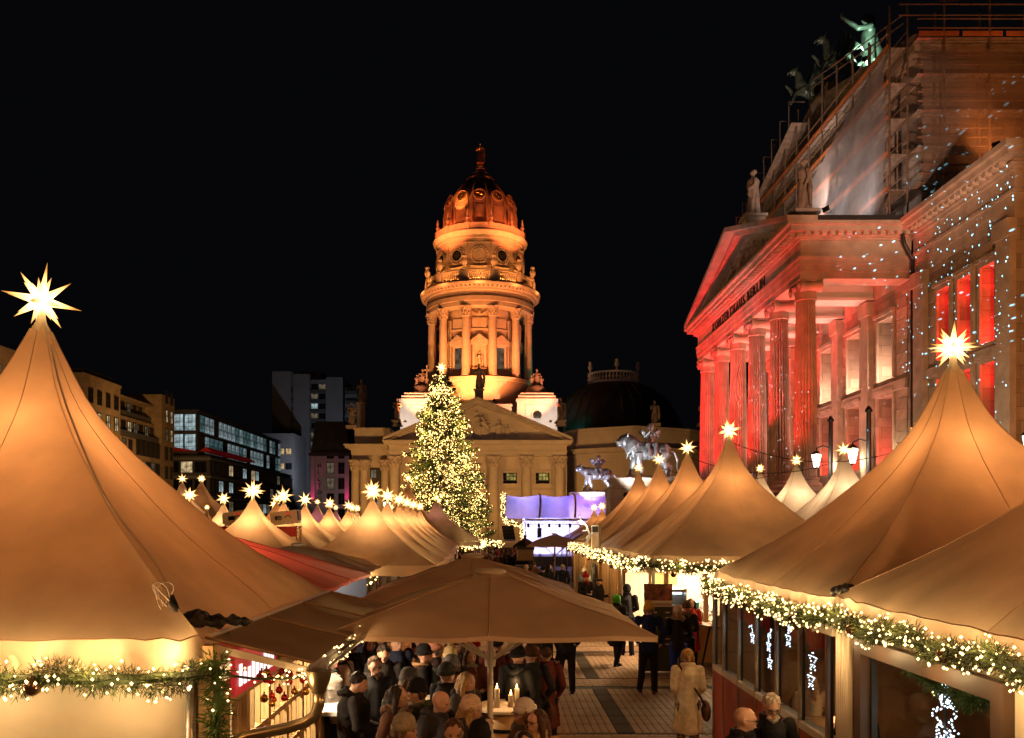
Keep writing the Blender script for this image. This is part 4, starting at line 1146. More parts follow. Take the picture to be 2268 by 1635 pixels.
# 1 beige block nearest
B = thing('office_building', 'beige stone corner block beyond the tall near tent', 'building', (-66, 112, 0))
MB().bx(-78, -60, 88, 116, 0, 24.4).bx(-78.0, -59.7, 87.7, 116.2, 24.4, 24.9).build('wall', mt['beige'], B)
windows(B, 'x', -59.96, fr(11, 88, 116), [3.5 + 3.4 * i for i in range(6)], 1.5, 2.3, .4, seed=3)
B = thing('office_building', 'beige stone block with four neat window columns', 'building', (-66, 129, 0))
MB().bx(-76, -60, 123.5, 135.4, 0, 25.0).bx(-76, -59.8, 123.3, 135.4, 25.0, 25.4).build('wall', mt['beige'], B)
MB().bx(-75.5, -60.4, 124, 135, 25.4, 26.2).build('roof', mt['copperd'], B)
windows(B, 'x', -59.96, fr(4, 124, 135.2), [1.2 + 3.35 * i for i in range(7)], 1.35, 2.2, .0, seed=5)
for q in [c for c in B.children if c.name.startswith('window')]:
    if abs(q.location.z - (1.2 + 3.35 * 5)) < .1:
        q.children[0].material_slots[0].material = mt['litwarm']
windows(B, 'y', 123.46, fr(3, -75, -61), [1.2 + 3.35 * i for i in range(7)], 1.35, 2.2, .1, seed=6)
B = thing('office_building', 'brown block with stepped roof terraces and wide window bands', 'building', (-66, 146, 0))
MB().bx(-76, -60.2, 135.45, 158, 0, 17.6).build('wall', mt['beige'], B)
MB().bx(-76, -61.4, 135.5, 152, 17.6, 21.2).bx(-76, -63, 135.5, 152, 21.2, 24.6).bx(-63.0, -61.5, 135.6, 152, 24.3, 24.6).build('set_back_storeys', mt['beige'], B)
MB().bx(-76, -60.0, 152.05, 158, 17.6, 26.6).build('stair_tower', mt['beige'], B)
windows(B, 'x', -60.16, fr(2, 136, 140.5), [1.4 + 3.4 * i for i in range(5)], 1.3, 2.3, .05, seed=7)
windows(B, 'x', -60.16, fr(5, 141.5, 151.5), [1.4 + 3.4 * i for i in range(5)], 1.7, 2.5, .2, nx=3, seed=8)
windows(B, 'x', -61.36, fr(7, 136, 152), [18.3], 1.6, 2.2, .2, seed=9); windows(B, 'x', -62.96, fr(6, 137, 151), [21.8], 1.5, 2.2, .25, seed=10, litm=('litcool', 'litdim'))
windows(B, 'x', -59.96, fr(2, 153, 157.5), [1.4 + 3.4 * i for i in range(8)], 1.1, 2.3, .3, seed=12)
for y0, z in ((135.6, 17.6), (135.6, 21.2)):
    MB().bx(-60.5 - (z > 20) * 1.4, -60.42 - (z > 20) * 1.4, y0, 151.9, z, z + 1.1).build('balustrade', mt['greyd'], B)
# glass office
B = thing('office_building', 'glass office block with cool lit upper floors and red awning', 'building', (-64, 195, 0))
MB().bx(-76, -57, 168.5, 236, 0, 17.0).build('lower_floors', mt['greyd'], B)
MB().bx(-76, -60.4, 171.2, 236, 17.0, 26.0).bx(-76, -60.0, 170.8, 236.5, 26.0, 26.4).build('upper_floors', mt['greyd'], B)
windows(B, 'y', 171.1, fr(4, -70.5, -60.6), [18.2, 22.2], 2.3, 3.4, 1, nx=3, nz=4, seed=14, litm=('litcool',))
windows(B, 'x', -60.3, fr(22, 172, 236), [18.0, 22.1], 2.8, 3.5, .86, nx=5, nz=4, seed=15, litm=('litcool', 'litcool', 'litcool', 'litteal'))
for j, z in enumerate((2.0, 6.0, 10.0, 13.6)):
    windows(B, 'x', -56.9, fr(20, 170, 235), [z], 2.8, 2.3, .33, nx=3, nz=1, seed=20 + j, litm=('litcool', 'litwarm', 'litdim'))
    windows(B, 'y', 168.4, fr(5, -71, -57.5), [z], 2.4, 2.3, .3, nx=2, nz=1, seed=30 + j, litm=('litcool', 'litwarm', 'litdim'))
    MB().bx(-76, -56.75, 168.25, 236, z + 2.6, z + 3.0).build('floor_band', mt['grey'], B)
b = MB()
for i in range(9):
    y0 = 170 + i * 3.4
    b.prism([(-59.6, 18.0), (-57.0, 17.9), (-58.3, 18.9)], y0, y0 + 3.3, 'y')
b.prism([(-70, 18.0), (-60, 18.0), (-65, 18.9)], 169, 171, 'y')
b.build('awning', M('red awning cloth', (.4, .015, .012), .7, emit=(.5, .01, .01), es=.05), B)  # faint red glow put into the cloth itself, no lamp behind it
# dark block and tower
B = thing('office_building', 'dark grey low block in front of the high-rise', 'building', (-60, 246, 0))
MB().bx(-72, -57.5, 240, 255, 0, 29).build('wall', mt['grey'], B)
windows(B, 'y', 239.9, fr(4, -66, -58), [2 + 4.2 * i for i in range(6)], 1.7, 1.8, .35, seed=41, nx=2, nz=1)
B = thing('high_rise', 'grey residential high-rise with balcony strip and lit windows', 'building', (-55, 270, 0))
MB().bx(-69.5, -63.8, 262, 285, 0, 50.4).bx(-63.8, -63, 263, 285, 0, 50.4).bx(-63, -58, 262, 285, 0, 49.6).bx(-58, -53, 263, 285, 0, 48).bx(-53, -47.8, 262, 285, 0, 48.6).bx(-47.8, -44, 266, 285, 0, 46).build('wall', mt['grey'], B)
MB().bx(-62, -55, 266, 280, 48, 51).build('roof_plant', mt['greyd'], B)
zs = [6 + 3.0 * i for i in range(14)]
windows(B, 'y', 262.9, fr(2, -57.9, -53.1), zs, 2.1, 1.7, .6, seed=43, nx=2, nz=1, litm=('litdim', 'litwarm', 'litdim', 'litcool'))
bl = MB().bx(-2.3, 2.3, -.9, 0, 0, 1.0).mesh('balcony', mt['greyd']); bl2 = MB().bx(-1.7, 1.7, -1.2, 0, 0, 1.0).mesh('balcony', mt['greyd'])
for z in zs:
    inst(bl, 'balcony', B, (-55.5, 262.95, z - 1.1), sc=(1, .6, 1)); inst(bl2, 'balcony', B, (-45.9, 266, z - 1.1)); inst(bl2, 'balcony', B, (-63.4, 263, z - 1.1), sc=(.2, .8, 1))
# hotel with vertical sign and magenta lit piers
B = thing('hotel_building', 'hotel with magenta lit corner piers and vertical letter sign', 'hotel', (px(731, 172), 176, 0))
x0, x1 = px(688, 172), px(773, 172)
MB().bx(x0 + .8, x1 - .9, 172.5, 186, 0, 17.2).build('wall', mt['hotel'], B)
MB().bx(x0, x0 + .8, 172, 186, 0, 17.2).build('pier', mt['hotel'], B); MB().bx(x1 - .9, x1, 172, 186, 0, 17.2).build('pier', mt['hotel'], B)
MB().bx(x0 - .3, x1 + .3, 171.6, 186, 17.2, 17.9).prism([(x0, 17.9), (x1, 17.9), (x1 - .6, 24.2), (x0 + .9, 24.2)], 172.2, 186, 'y').build('roof', mt['copperd'], B)
windows(B, 'y', 172.4, [x0 + 3.9, x0 + 6.2], [1.2 + 3.1 * i for i in range(6)], 1.5, 2.3, .2, seed=50, litm=('litdim',))
for i, ch in enumerate('HILTON'):
    letters(ch, 1.15, .06, mt['iron'], B, lambda o, x, i=i: (setattr(o, 'rotation_euler', (R(90), 0, 0)), setattr(o, 'location', V((x0 + 1.35, 172.35, 14.9 - i * 1.35)) - org(B))), sx=1.0)
for x in (x0 + .4, x1 - .45):
    lamp('pier_uplight', 'SPOT', (x, 171.2, 6.5), (1, .01, .2), 1700, .1, to=(x, 172.1, 17), size=42, blend=.8)
# ================================================================ PAGODA TENTS WITH STARS
PROF = [(.016, 0), (.03, .028), (.05, .075), (.084, .156), (.124, .242), (.16, .303), (.2, .357), (.276, .445), (.33, .5), (.39, .555), (.47, .63), (.54, .69), (.61, .745), (.7, .81), (.8, .875), (.9, .938), (.96, .975), (1, 1)]
def pagoda_parts(a, eave, apex, seed, val=.26, far_drop=0, ns=14):
    rr = random.Random(seed)
    b = MB(); nr = len(PROF) - 1
    rings = [q[0] for q in PROF]
    vs = []
    for s_ in rings:
        for side in range(4):
            for k in range(ns):
                t = -1 + 2 * k / ns
                x, y = [(t, -1), (1, t), (-t, 1), (-1, -t)][side]
                z = eave + (apex - eave) * (1 - dict(PROF)[s_])
                z -= .16 * (a / 2.5) * s_ ** 1.5 * (1 - t * t) * (1 - s_ * .75)
                w = max(0, s_ - .55) * abs(t) ** 3
                c_ = abs(t)
                z += .045 * (a / 2.5) * max(0, s_ - .35) ** 1.2 * c_ ** 4 * sin(24 * atan2(1 - c_, 1.06 - s_) + seed) + .012 * max(0, s_ - .6) * sin(t * 30 + seed * 2)
                z += .015 * noise.noise(V((x * s_ * 4, y * s_ * 4, seed)))
                if far_drop and y > 0: z -= far_drop * s_ * max(0, y) ** 2
                inset = 1 - .045 * s_ ** 6 * (1 - t * t)
                vs.append((x * s_ * a * inset, y * s_ * a * inset, z))
    n = 4 * ns
    fs = [(i * n + k, i * n + (k + 1) % n, (i + 1) * n + (k + 1) % n, (i + 1) * n + k) for i in range(nr) for k in range(n)]
    b.add(vs, fs)
    v = MB(); vv = []
    for j in range(4):
        for k in range(n):
            x, y, z = vs[nr * n + k]
            q = 1 + .012 * sin(k * 2.3 + seed) * j
            zz = z - .01 - val * j / 3 * (1 + .07 * sin(k * 1.9 + seed))
            vv.append((x * q * 1.004, y * q * 1.004, zz))
    v.add(vv, [(j * n + k, (j + 1) * n + k, (j + 1) * n + (k + 1) % n, j * n + (k + 1) % n) for j in range(3) for k in range(n)])
    cap = MB().lathe([(.075 * a / 2.5 + .012, apex - .1), (.05, apex + .02), (.04, apex + .1), (.02, apex + .16)], 12)
    legs = [MB().tube([(sx * (a - .08), sy * (a - .08), 0), (sx * (a - .08), sy * (a - .08), eave - .03 - (far_drop if sy > 0 else 0))], .04, 8) for sx in (-1, 1) for sy in (-1, 1)]
    seams = []
    for dx, dy in ((0, -1), (1, 0), (0, 1), (-1, 0), (1, -1), (1, 1), (-1, 1), (-1, -1)) if ns > 20 else ():
        q = []
        for i in range(1, nr + 1):
            s_ = rings[i]; side, t = {(0, -1): (0, .5), (1, 0): (1, .5), (0, 1): (2, .5), (-1, 0): (3, .5), (1, -1): (1, 0), (1, 1): (2, 0), (-1, 1): (3, 0), (-1, -1): (0, 0)}[(dx, dy)]
            x, y, z = vs[i * n + side * ns + int(t * ns)]; q.append((x, y, z + .006))
        seams.append(MB().tube(q, .0045, 5))
    return b, v, cap, legs, seams
TM = {}
def tent_meshes(a, eave, apex, seed, **kw):
    k = (a, eave, apex, seed)
    if k not in TM:
        b, v, c, l, sm = pagoda_parts(a, eave, apex, seed, **kw)
        TM[k] = (b.mesh('roof', mt['fabric'], 55), v.mesh('valance', mt['fabric'], 1), c.mesh('mast_cap', mt['cream'], 40), [q.mesh('leg', mt['steel'], 1) for q in l], [q.mesh('seam', mt['fabric'], 1) for q in sm])
    return TM[k]
star_mat = bpy.data.materials.new('lit paper star'); t_, N_, L_ = nt(star_mat); N_.remove(N_['Principled BSDF'])
e_ = N_.new('ShaderNodeEmission'); tc_ = N_.new('ShaderNodeTexCoord'); ln_ = N_.new('ShaderNodeVectorMath'); ln_.operation = 'LENGTH'
L_.new(tc_.outputs['Object'], ln_.inputs[0])
cr_ = N_.new('ShaderNodeValToRGB'); mr_ = N_.new('ShaderNodeMapRange'); mr_.inputs['From Min'].default_value = .06; mr_.inputs['From Max'].default_value = .36
L_.new(ln_.outputs['Value'], mr_.inputs['Value']); L_.new(mr_.outputs['Result'], cr_.inputs['Fac'])
cr_.color_ramp.elements[0].color = (1, .72, .30, 1); cr_.color_ramp.elements[1].color = (1, .40, .07, 1)
m2_ = N_.new('ShaderNodeMapRange'); m2_.inputs['From Min'].default_value = .05; m2_.inputs['From Max'].default_value = .34; m2_.inputs['To Min'].default_value = 6; m2_.inputs['To Max'].default_value = .95
L_.new(ln_.outputs['Value'], m2_.inputs['Value'])
L_.new(cr_.outputs[0], e_.inputs[0]); L_.new(m2_.outputs['Result'], e_.inputs[1]); L_.new(e_.outputs[0], N_['Material Output'].inputs['Surface'])
def star_mesh(seed):
    rr = random.Random(seed); b = MB()
    dirs = [V((x, y, z)) for x in (-1, 0, 1) for y in (-1, 0, 1) for z in (-1, 0, 1) if (x, y, z) != (0, 0, 0)]
    for d in dirs:
        k = sum(abs(c) for c in d); d = d.normalized()
        L = {1: .40, 2: .35, 3: .27}[int(k)] * rr.uniform(.92, 1.06); w = {1: .05, 2: .046, 3: .04}[int(k)]
        e1 = d.cross(V((.3, .5, .8))).normalized(); e2 = d.cross(e1)
        b.add([d * .085 + e1 * w, d * .085 + e2 * w, d * .085 - e1 * w, d * .085 - e2 * w, d * L], [(0, 1, 4), (1, 2, 4), (2, 3, 4), (3, 0, 4)])
    b.ball((0, 0, 0), .085, 8, 6)
    return b.mesh('star_lantern', star_mat)
STARS = [star_mesh(i) for i in range(3)]
nstar = [0]
def tent(lab, where, x, y, a=2.5, eave=2.72, apex=5.62, star=1.0, glow_w=26, seed=1, star_dz=.12, rz=0, col=(1, .38, .115), smat=None, **kw):
    me = tent_meshes(a, eave, apex, seed, **kw)
    t = thing('pagoda_tent', lab, 'tent', (x, y, 0))
    t.rotation_euler.z = rz
    for m_, nm in ((me[0], 'roof'), (me[1], 'valance'), (me[2], 'mast_cap')):
        o = inst(m_, nm, t); o.location = (0, 0, 0)
    for l in me[4]:
        o = inst(l, 'seam', t); o.location = (0, 0, 0)
    for l in me[3]:
        o = inst(l, 'leg', t); o.location = (0, 0, 0)
    if star:
        i = nstar[0]; nstar[0] += 1
        s_ = inst(STARS[i % 3], 'star_lantern', None, (x, y, apex + .12 + star_dz * min(1, star)), sc=star, rot=(rnd.uniform(-.3, .3), rnd.uniform(-.3, .3), rnd.uniform(-.4, .4)))
        tag(s_, 'glowing star on the ' + where, 'star')
    if glow_w: lamp('tent_lamp', 'POINT', (x, y, eave + (apex - eave) * .52), (col[0], col[1] * 1.15, col[2] * 1.3), glow_w * 1.05, .2)
    if glow_w: lamp('tent_lamp', 'POINT', (x, y, eave + (apex - eave) * .26), col, glow_w * 1.0, .3)
    return t
tent('large cream pagoda tent above the canvas walled stall with drainpipe', 'large tent over the stall with drainpipe', -4.93, 9.2, 2.6, 2.58, 5.62, 1.0, 40, 1, far_drop=.12, ns=40)
tent('cream pagoda tent over the framed canvas window stall', 'tent over the canvas window stall', 6.0, 6.3, 2.5, 2.7, 5.6, 1.0, 30, 2, ns=40)
tent('cream pagoda tent over the glass fronted restaurant stall', 'tent over the glass fronted restaurant', 6.02, 11.3, 2.5, 2.68, 5.56, .92, 36, 3, ns=40)
row = ['over the open coffee stall', 'first behind the coffee stall in the plank walled row', 'second behind the coffee stall in the plank walled row', 'third behind the coffee stall in the plank walled row']
for i, y in enumerate((22.2, 27.1, 31.9, 36.6)):
    tent('cream pagoda tent ' + row[i], 'tent ' + row[i], 6.0, y, 2.5, 2.74, 5.66, .88 - .06 * i, 34, 4 + i % 3, ns=28)
row = ['beside the coffee stall tent towards the concert hall', 'second in the row along the concert hall', 'third in the row along the concert hall', 'last in the row along the concert hall']
for i, (x, y) in enumerate(((11.0, 22.4), (11.05, 27.3), (11.1, 31.8), (11.1, 36.2))):
    tent('pale pagoda tent ' + row[i], 'pale tent ' + row[i], x, y, 2.5, 2.74, 5.62, .85 - .06 * i, 60, 4 + i % 3, col=(1, .68, .42), ns=28)
row = ['leading the row left of the alley behind the umbrellas'] + [w + ' in the row left of the alley' for w in ('second', 'third', 'fourth', 'fifth', 'sixth')]
for i, (x, y) in enumerate(((-3.75, 25.4), (-3.85, 29.6), (-3.92, 33.7), (-4.1, 38.2), (-4.25, 42.6), (-4.3, 46.8))):
    tent('small cream pagoda tent ' + row[i], 'small tent ' + row[i], x, y, 2.02, 2.32, 4.2, (1.05, .95, .92, .9, .9, .9)[i], 44, 7 + i % 3, col=(1, .46, .17))
row = ['in front of the box platform'] + [w + ' in the row behind the box platform' for w in ('first', 'second', 'third', 'fourth', 'fifth')]
for i, (x, y) in enumerate(((-7.25, 25.2), (-7.55, 30.0), (-7.75, 34.2), (-8.0, 40.4), (-7.85, 44.6), (-8.5, 49.5))):
    tent('small orange lit pagoda tent ' + row[i], 'small tent ' + row[i], x, y, 2.02, 2.32, 4.2, (1.05, 1.0, .96, .92, .9, .9)[i], 44, 7 + (i + 1) % 3, col=(1, .46, .17))
tent('tall pale pagoda tent farthest left before the beige blocks', 'farthest left tall tent', -17.1, 41.4, 2.5, 2.74, 5.62, .8, 26, 4, col=(1, .5, .22))
tent('tall pale pagoda tent before the glass office corner', 'tall tent before the glass office corner', -16.6, 44.8, 2.5, 2.74, 5.62, .8, 26, 5, col=(1, .5, .22))
tent('broad dim pagoda tent before the glass office', 'broad dim tent before the glass office', -17.4, 50.0, 3.2, 2.8, 5.9, .8, 10, 6)
tent('slim small pagoda tent before the broad dim tent', 'slim tent before the broad dim tent', -15.2, 44.5, 1.3, 2.3, 4.15, .5, 6, 8)
tent('slim small pagoda tent peeping over the large near tent', 'slim tent peeping over the large near tent', -15.7, 40.0, 1.3, 2.3, 4.2, .5, 6, 9)
tent('small pagoda tent half hidden behind the box platform', 'half hidden tent behind the box platform', -10.4, 40, 2.3, 2.4, 4.45, .75, 14, 7)
tent('grey mauve pagoda tent before the hotel', 'mauve tent before the hotel', -12.2, 57.5, 2.3, 2.4, 4.75, .7, 8, 8, col=(1, .3, .5))
tent('narrow mauve pagoda tent near the hotel', 'narrow mauve tent near the hotel', -10.2, 53.5, 2.0, 2.4, 4.3, .6, 8, 9, col=(1, .3, .5))
tent('tall dim pagoda tent left of the fairy light fir', 'tall dim tent left of the fir', -5.4, 46.9 + 4.2, 2.5, 2.74, 6.0, .8, 12, 4)
tent('broad mauve pagoda tent right in front of the fir', 'broad mauve tent in front of the fir', -3.75, 51.5, 2.7, 2.5, 4.85, .62, 8, 5, col=(1, .45, .4))
tent('mauve pagoda tent touching the fir on the market side', 'mauve tent touching the fir', -4.0, 57.5, 2.5, 2.5, 4.85, .6, 6, 6, col=(1, .45, .4))
for i, (x, y, w) in enumerate(((-11.4, 31.5, 'beside the second tent behind the box platform'), (-11.6, 36.0, 'beside the third tent behind the box platform'), (-12.2, 46.5, 'halfway to the glass office'), (-9.6, 58, 'left of the fir towards the hotel'), (-7.0, 55.5, 'just left of the fir'))):
    tent('small pale pagoda tent ' + w, 'small pale tent ' + w, x, y, 2.02, 2.32, 4.3, .9, 44, 7 + i % 3, col=(1, .5, .22))
tent('orange pagoda tent nearest the stage', 'orange tent nearest the stage', 6.45, 57.5, 2.1, 2.5, 4.35, .9, 14, 7)
tent('orange pagoda tent by the stage behind the antler post', 'orange tent by the stage behind the antler post', 6.45, 53.2, 2.1, 2.5, 4.35, .9, 14, 8)

# hanging guy ropes and the near power cable
def rope(name, lab, pts, r, mat=None, cat='rope', grp=None):
    b = MB(); b.tube(pts, r, 5); o = b.build(name, mat or mt['iron'], smooth=1); return tag(o, lab, cat, grp)
def sag(a, b, s_, n=10): return [V(a).lerp(V(b), i / n) - V((0, 0, s_ * 4 * (i / n) * (1 - i / n))) for i in range(n + 1)]
for i, (p, q) in enumerate((((6.0, 22.2, 5.6), (11, 22.4, 5.55)), ((6, 27.1, 5.6), (11.05, 27.3, 5.55)), ((6, 31.9, 5.6), (11.1, 31.8, 5.55)))):
    rope('guy_rope', ['thin rope from coffee stall tent peak to the pale tent beside it', 'thin rope between the second pair of tent peaks', 'thin rope between the third pair of tent peaks'][i], sag(p, q, .5), .012)
def roofz(s_, eave=2.58, apex=5.64):
    for (a, fa), (c, fc) in zip(PROF, PROF[1:]):
        if a <= s_ <= c: return eave + (apex - eave) * (1 - (fa + (fc - fa) * (s_ - a) / (c - a)))
cpts = []
for i in range(15):
    s_ = .06 + .8 * i / 14
    cpts.append((-4.9 + 2.6 * s_, 9.2 - 2.6 * s_ * (.97 - .05 * sin(i * .7)), roofz(s_) + .012))
wcab = M('white cable', (.6, .5, .4), .5, var=.05)
pc = thing('power_cable', 'pale cable with plug running down hip of the large near tent', 'cable', (-2.6, 6.9, 2.62))
b = MB(); b.tube(cpts, .012, 6); b.build('lead', wcab, pc, smooth=1)
b = MB(); x0, y0, z0 = cpts[-1]
for lp in range(3):
    b.tube([(x0 - .04 + (.05 + .03 * lp) * cos(a + lp) + .025 * sin(2 * a), y0 - .07 - .02 * lp + .03 * sin(a), z0 + .02 + (.1 + .02 * lp) * sin(a) - .02 * lp) for a in [2 * pi * k / 18 for k in range(19)]], .006, 5)
b.build('coil', wcab, pc, smooth=1)
b = MB(); b.tube([(x0, y0 - .05, z0), (x0 + .05, y0 - .12, z0 - .06), (x0 + .1, y0 - .16, z0 - .13)], [.03, .035, .02], 8).tube([(x0 + .1, y0 - .16, z0 - .13), (x0 + .2, y0 - .2, z0 - .2), (x0 + .3, y0 - .15, z0 - .22)], .012, 6); b.build('plug', mt['black'], pc, smooth=1)
b = MB(); b.ball((0, 0, 0), (.24, .11, .045), 12, 8).ball((-.12, 0, .03), (.12, .09, .05), 10, 7).ball((.2, .03, -.01), (.13, .06, .03), 9, 6)
ADP = remesh(b, 'adaptor', mt['black'], .016, 1, .05, 14); inst(ADP, 'adaptor', pc, (x0 + .36, y0 - .1, z0 - .19), rz=.25)
tag(inst(ADP, 'cable_wrap', None, (3.62, 8.95, 2.74), rz=1.4), 'black cable wrapping lying where the two right hand tents meet', 'cable')

# ================================================================ FIR GARLANDS WITH BULBS
def garland(lab, pts, r=.11, nper=420, bper=46, bauble=1.1, br=.013, blen=.075, lw=7, every=1.25, out=(0, 0, 0), cat='garland', mat=None, bmat=None, lcol=(1, .6, .24)):
    pts = [V(p) for p in pts]; seg = [(pts[i + 1] - pts[i]).length for i in range(len(pts) - 1)]; L = sum(seg)
    def at(s_):
        for i, q in enumerate(seg):
            if s_ <= q or i == len(seg) - 1: return pts[i].lerp(pts[i + 1], min(1, s_ / q))
            s_ -= q
    t = thing('fir_garland', lab, cat, tuple(at(L / 2)))
    f = MB(); n = int(L * nper)
    for i in range(n):
        s_ = rnd.uniform(0, L); c = at(s_); c = c + V((0, 0, .035 * sin(s_ * 5) + .03 * sin(s_ * 11.3)))
        d = V((rnd.gauss(0, 1), rnd.gauss(0, 1), rnd.gauss(0, 1))).normalized()
        p = c + d * r * rnd.uniform(.2, .95); l = blen * rnd.uniform(.7, 1.6)
        q = p + (d + V((rnd.uniform(-.6, .6), rnd.uniform(-.6, .6), rnd.uniform(-.7, .3)))).normalized() * l
        e = d.cross(V((rnd.gauss(0, 1), rnd.gauss(0, 1), rnd.gauss(0, 1)))).normalized() * l * .085
        f.add([p - e, p + e, q + e * .3, q - e * .3], [(0, 1, 2, 3)])
    f.tube([at(L * i / 12) for i in range(13)], r * .35, 6)
    f.build('foliage', mat or mt['needle'], t, kind='stuff')
    k = MB()
    for i in range(int(L * bper)):
        s_ = rnd.uniform(0, L); c = at(s_) + V((0, 0, .035 * sin(s_ * 5) + .03 * sin(s_ * 11.3)))
        d = V((rnd.gauss(0, 1), rnd.gauss(0, 1), rnd.gauss(0, 1))).normalized()
        k.octa(c + d * (r * rnd.uniform(.85, 1.2) + .02), br * rnd.uniform(.75, 1.3))
    k.build('light_string', bmat or mt['bulb'], t, kind='stuff')
    if bauble:
        m = int(L / bauble)
        for i in range(m):
            c = at(L * (i + .5) / m + rnd.uniform(-.1, .1)); q = rnd.uniform(.055, .075)
            b = MB(); p = c + V((rnd.uniform(-.04, .04), rnd.uniform(-.04, .04), -r - .02)) + V(out) * .5
            b.ball(p, q, 14, 10).tube([p + V((0, 0, q * .95)), p + V((0, 0, q * 1.2))], .02, 8); b.build('bauble', mt['bauble'], t, smooth=1)
    if lw:
        m = max(1, int(L / every))
        for i in range(m): lamp('garland_light', 'POINT', at(L * (i + .5) / m) + V(out), lcol, lw, .05)
    return t
garland('thick lit fir garland along the front of the canvas walled stall', [(-7.4, 6.52, 2.3), (-5.5, 6.5, 2.27), (-4.2, 6.5, 2.28), (-2.9, 6.5, 2.26), (-2.25, 6.52, 2.3)], .115, 2200, 72, 2.4, .012, .042, 12, .55, (0, -.1, .17))
garland('lit fir garland along the restaurant front under the glass stall tent', [(3.38, 8.8, 2.45), (3.37, 10, 2.42), (3.36, 11.5, 2.43), (3.36, 12.8, 2.44), (3.36, 13.85, 2.5)], .11, 2000, 112, 1.3, .013, .045, 9, .6, (-.1, 0, .16))
garland('lit fir garland above the framed canvas window', [(3.38, 8.75, 2.48), (3.38, 7.5, 2.5), (3.38, 6.3, 2.5), (3.38, 5.2, 2.52), (3.38, 4.2, 2.52)], .1, 2400, 84, 1.4, .0115, .04, 9, .6, (-.1, 0, .16))
garland('lit fir garland along the coffee stall front', [(3.45, 19.55, 2.5), (5, 19.5, 2.44), (6.5, 19.5, 2.47), (8.5, 19.5, 2.46)], .14, 900, 62, 1.2, .02, .07, 14, 1.2, (0, -.3, 0))
garland('lit fir garland along the plank wall of the right hand row', [(3.36, 19.6, 2.5), (3.3, 23, 2.42), (3.34, 26, 2.46), (3.3, 30, 2.42), (3.34, 34, 2.46), (3.3, 39.2, 2.44)], .14, 420, 46, 2.5, .024, .09, 26, 2.0, (-.35, 0, 0))
garland('lit fir cluster hanging between the umbrellas and left stalls', [(px(790, 24), 24, 2.25), (px(815, 24), 24, 2.05), (px(800, 24), 24, 1.75)], .22, 300, 90, 0, .024, .12, 20, 1.2, (0, -.35, 0))
garland('lit fir garland on the last left tent beside the crowd', [(-1.9, 49, 2.25), (-1.2, 51, 2.25), (-1.0, 54.5, 2.2)], .2, 160, 60, 0, .035, .15, 12, 2.5, (.3, -.3, 0))
garland('lit fir garland low behind the last left tents', [(-2.6, 58, 2.1), (-1.0, 58, 2.2), (0.2, 58, 2.1)], .2, 160, 60, 0, .035, .15, 10, 2.0, (0, -.3, 0))

# ================================================================ UMBRELLAS
def umbrella(lab, x, y, ax, ay, edge, apex, cloth='fabric2', struts=True, seed=0, pole=True):
    t = thing('market_umbrella', lab, 'umbrella', (x, y, 0))
    b = MB(); n = 10; vs = []
    for i in range(n + 1):
        s_ = .03 + .97 * i / n
        for side in range(4):
            for k in range(8):
                q = -1 + 2 * k / 8
                X, Y_ = [(q, -1), (1, q), (-q, 1), (-1, -q)][side]
                z = apex - (apex - edge) * s_ ** 1.08
                z -= .07 * s_ * (1 - s_ * .85) * (1 - abs(q)) + .035 * noise.noise(V((X * s_ * 3 + seed, Y_ * s_ * 3, seed)))
                if k % 4 == 0 and k != 0: z += .02 * s_
                ins = 1 - .02 * s_ ** 3 * (1 - q * q)
                vs.append((x + X * s_ * ax * ins, y + Y_ * s_ * ay * ins, z))
    m = 32
    b.add(vs, [(i * m + k, i * m + (k + 1) % m, (i + 1) * m + (k + 1) % m, (i + 1) * m + k) for i in range(n) for k in range(m)])
    b.build('canopy', mt[cloth], t, smooth=38)
    for k in range(0, m, 4):
        MB().tube([V(vs[i * m + k]) + V((0, 0, .006)) for i in range(1, n + 1)], .007, 5).build('seam', mt[cloth], t, smooth=1)
    b = MB(); hem = [vs[n * m + k] for k in range(m)]
    b.add(hem + [(p[0], p[1], p[2] - .05) for p in hem], [(k, m + k, m + (k + 1) % m, (k + 1) % m) for k in range(m)]); b.build('hem', mt[cloth], t)
    MB().lathe([(.16, apex - .03), (.2, apex + .0), (.17, apex + .03), (.03, apex + .05)], 16, (x, y)).build('vent_cap', mt['cream'], t, smooth=40)
    MB().lathe([(.036, 0), (.036, apex - .05)], 14, (x, y)).build('pole', mt['cream'], t, smooth=40)
    MB().lathe([(.036, .0), (.3, .0), (.3, .05), (.04, .1)], 16, (x, y)).build('foot', mt['steel'], t, smooth=40)
    if struts:
        hz = edge - .48
        MB().lathe([(.06, hz - .1), (.075, hz), (.06, hz + .1)], 12, (x, y)).build('hub', mt['cream'], t)
        for k in range(8):
            X, Y_ = [(1, 1), (0, 1), (-1, 1), (-1, 0), (-1, -1), (0, -1), (1, -1), (1, 0)][k]
            f = .55; zt = apex - (apex - edge) * f - .05
            b = MB(); b.tube([(x + .05 * X, y + .05 * Y_, hz), (x + X * ax * f, y + Y_ * ay * f, zt - .02)], .017, 8); b.build('strut', mt['cream'], t)
            b = MB(); b.tube([(x, y, apex - .06), (x + X * ax * .99, y + Y_ * ay * .99, edge - .02)], .012, 6); b.build('rib', mt['cream'], t)
    return t
umbrella('beige square umbrella with white pole above the crowd of drinkers', -.1, 10.4, 1.72, 1.72, 2.3, 2.87, seed=1)
umbrella('beige square umbrella standing behind the one over the drinkers', -.42, 14.0, 1.75, 1.7, 2.3, 2.93, seed=2)
umbrella('rust red umbrella reaching out behind the large near tent', -5.85, 16.0, 3.15, 2.1, 2.4, 3.4, 'fabric3', seed=3)
umbrella('brown umbrella between the rust one and the small left tents', -5.25, 22.4, 2.05, 1.75, 2.3, 2.92, seed=4)
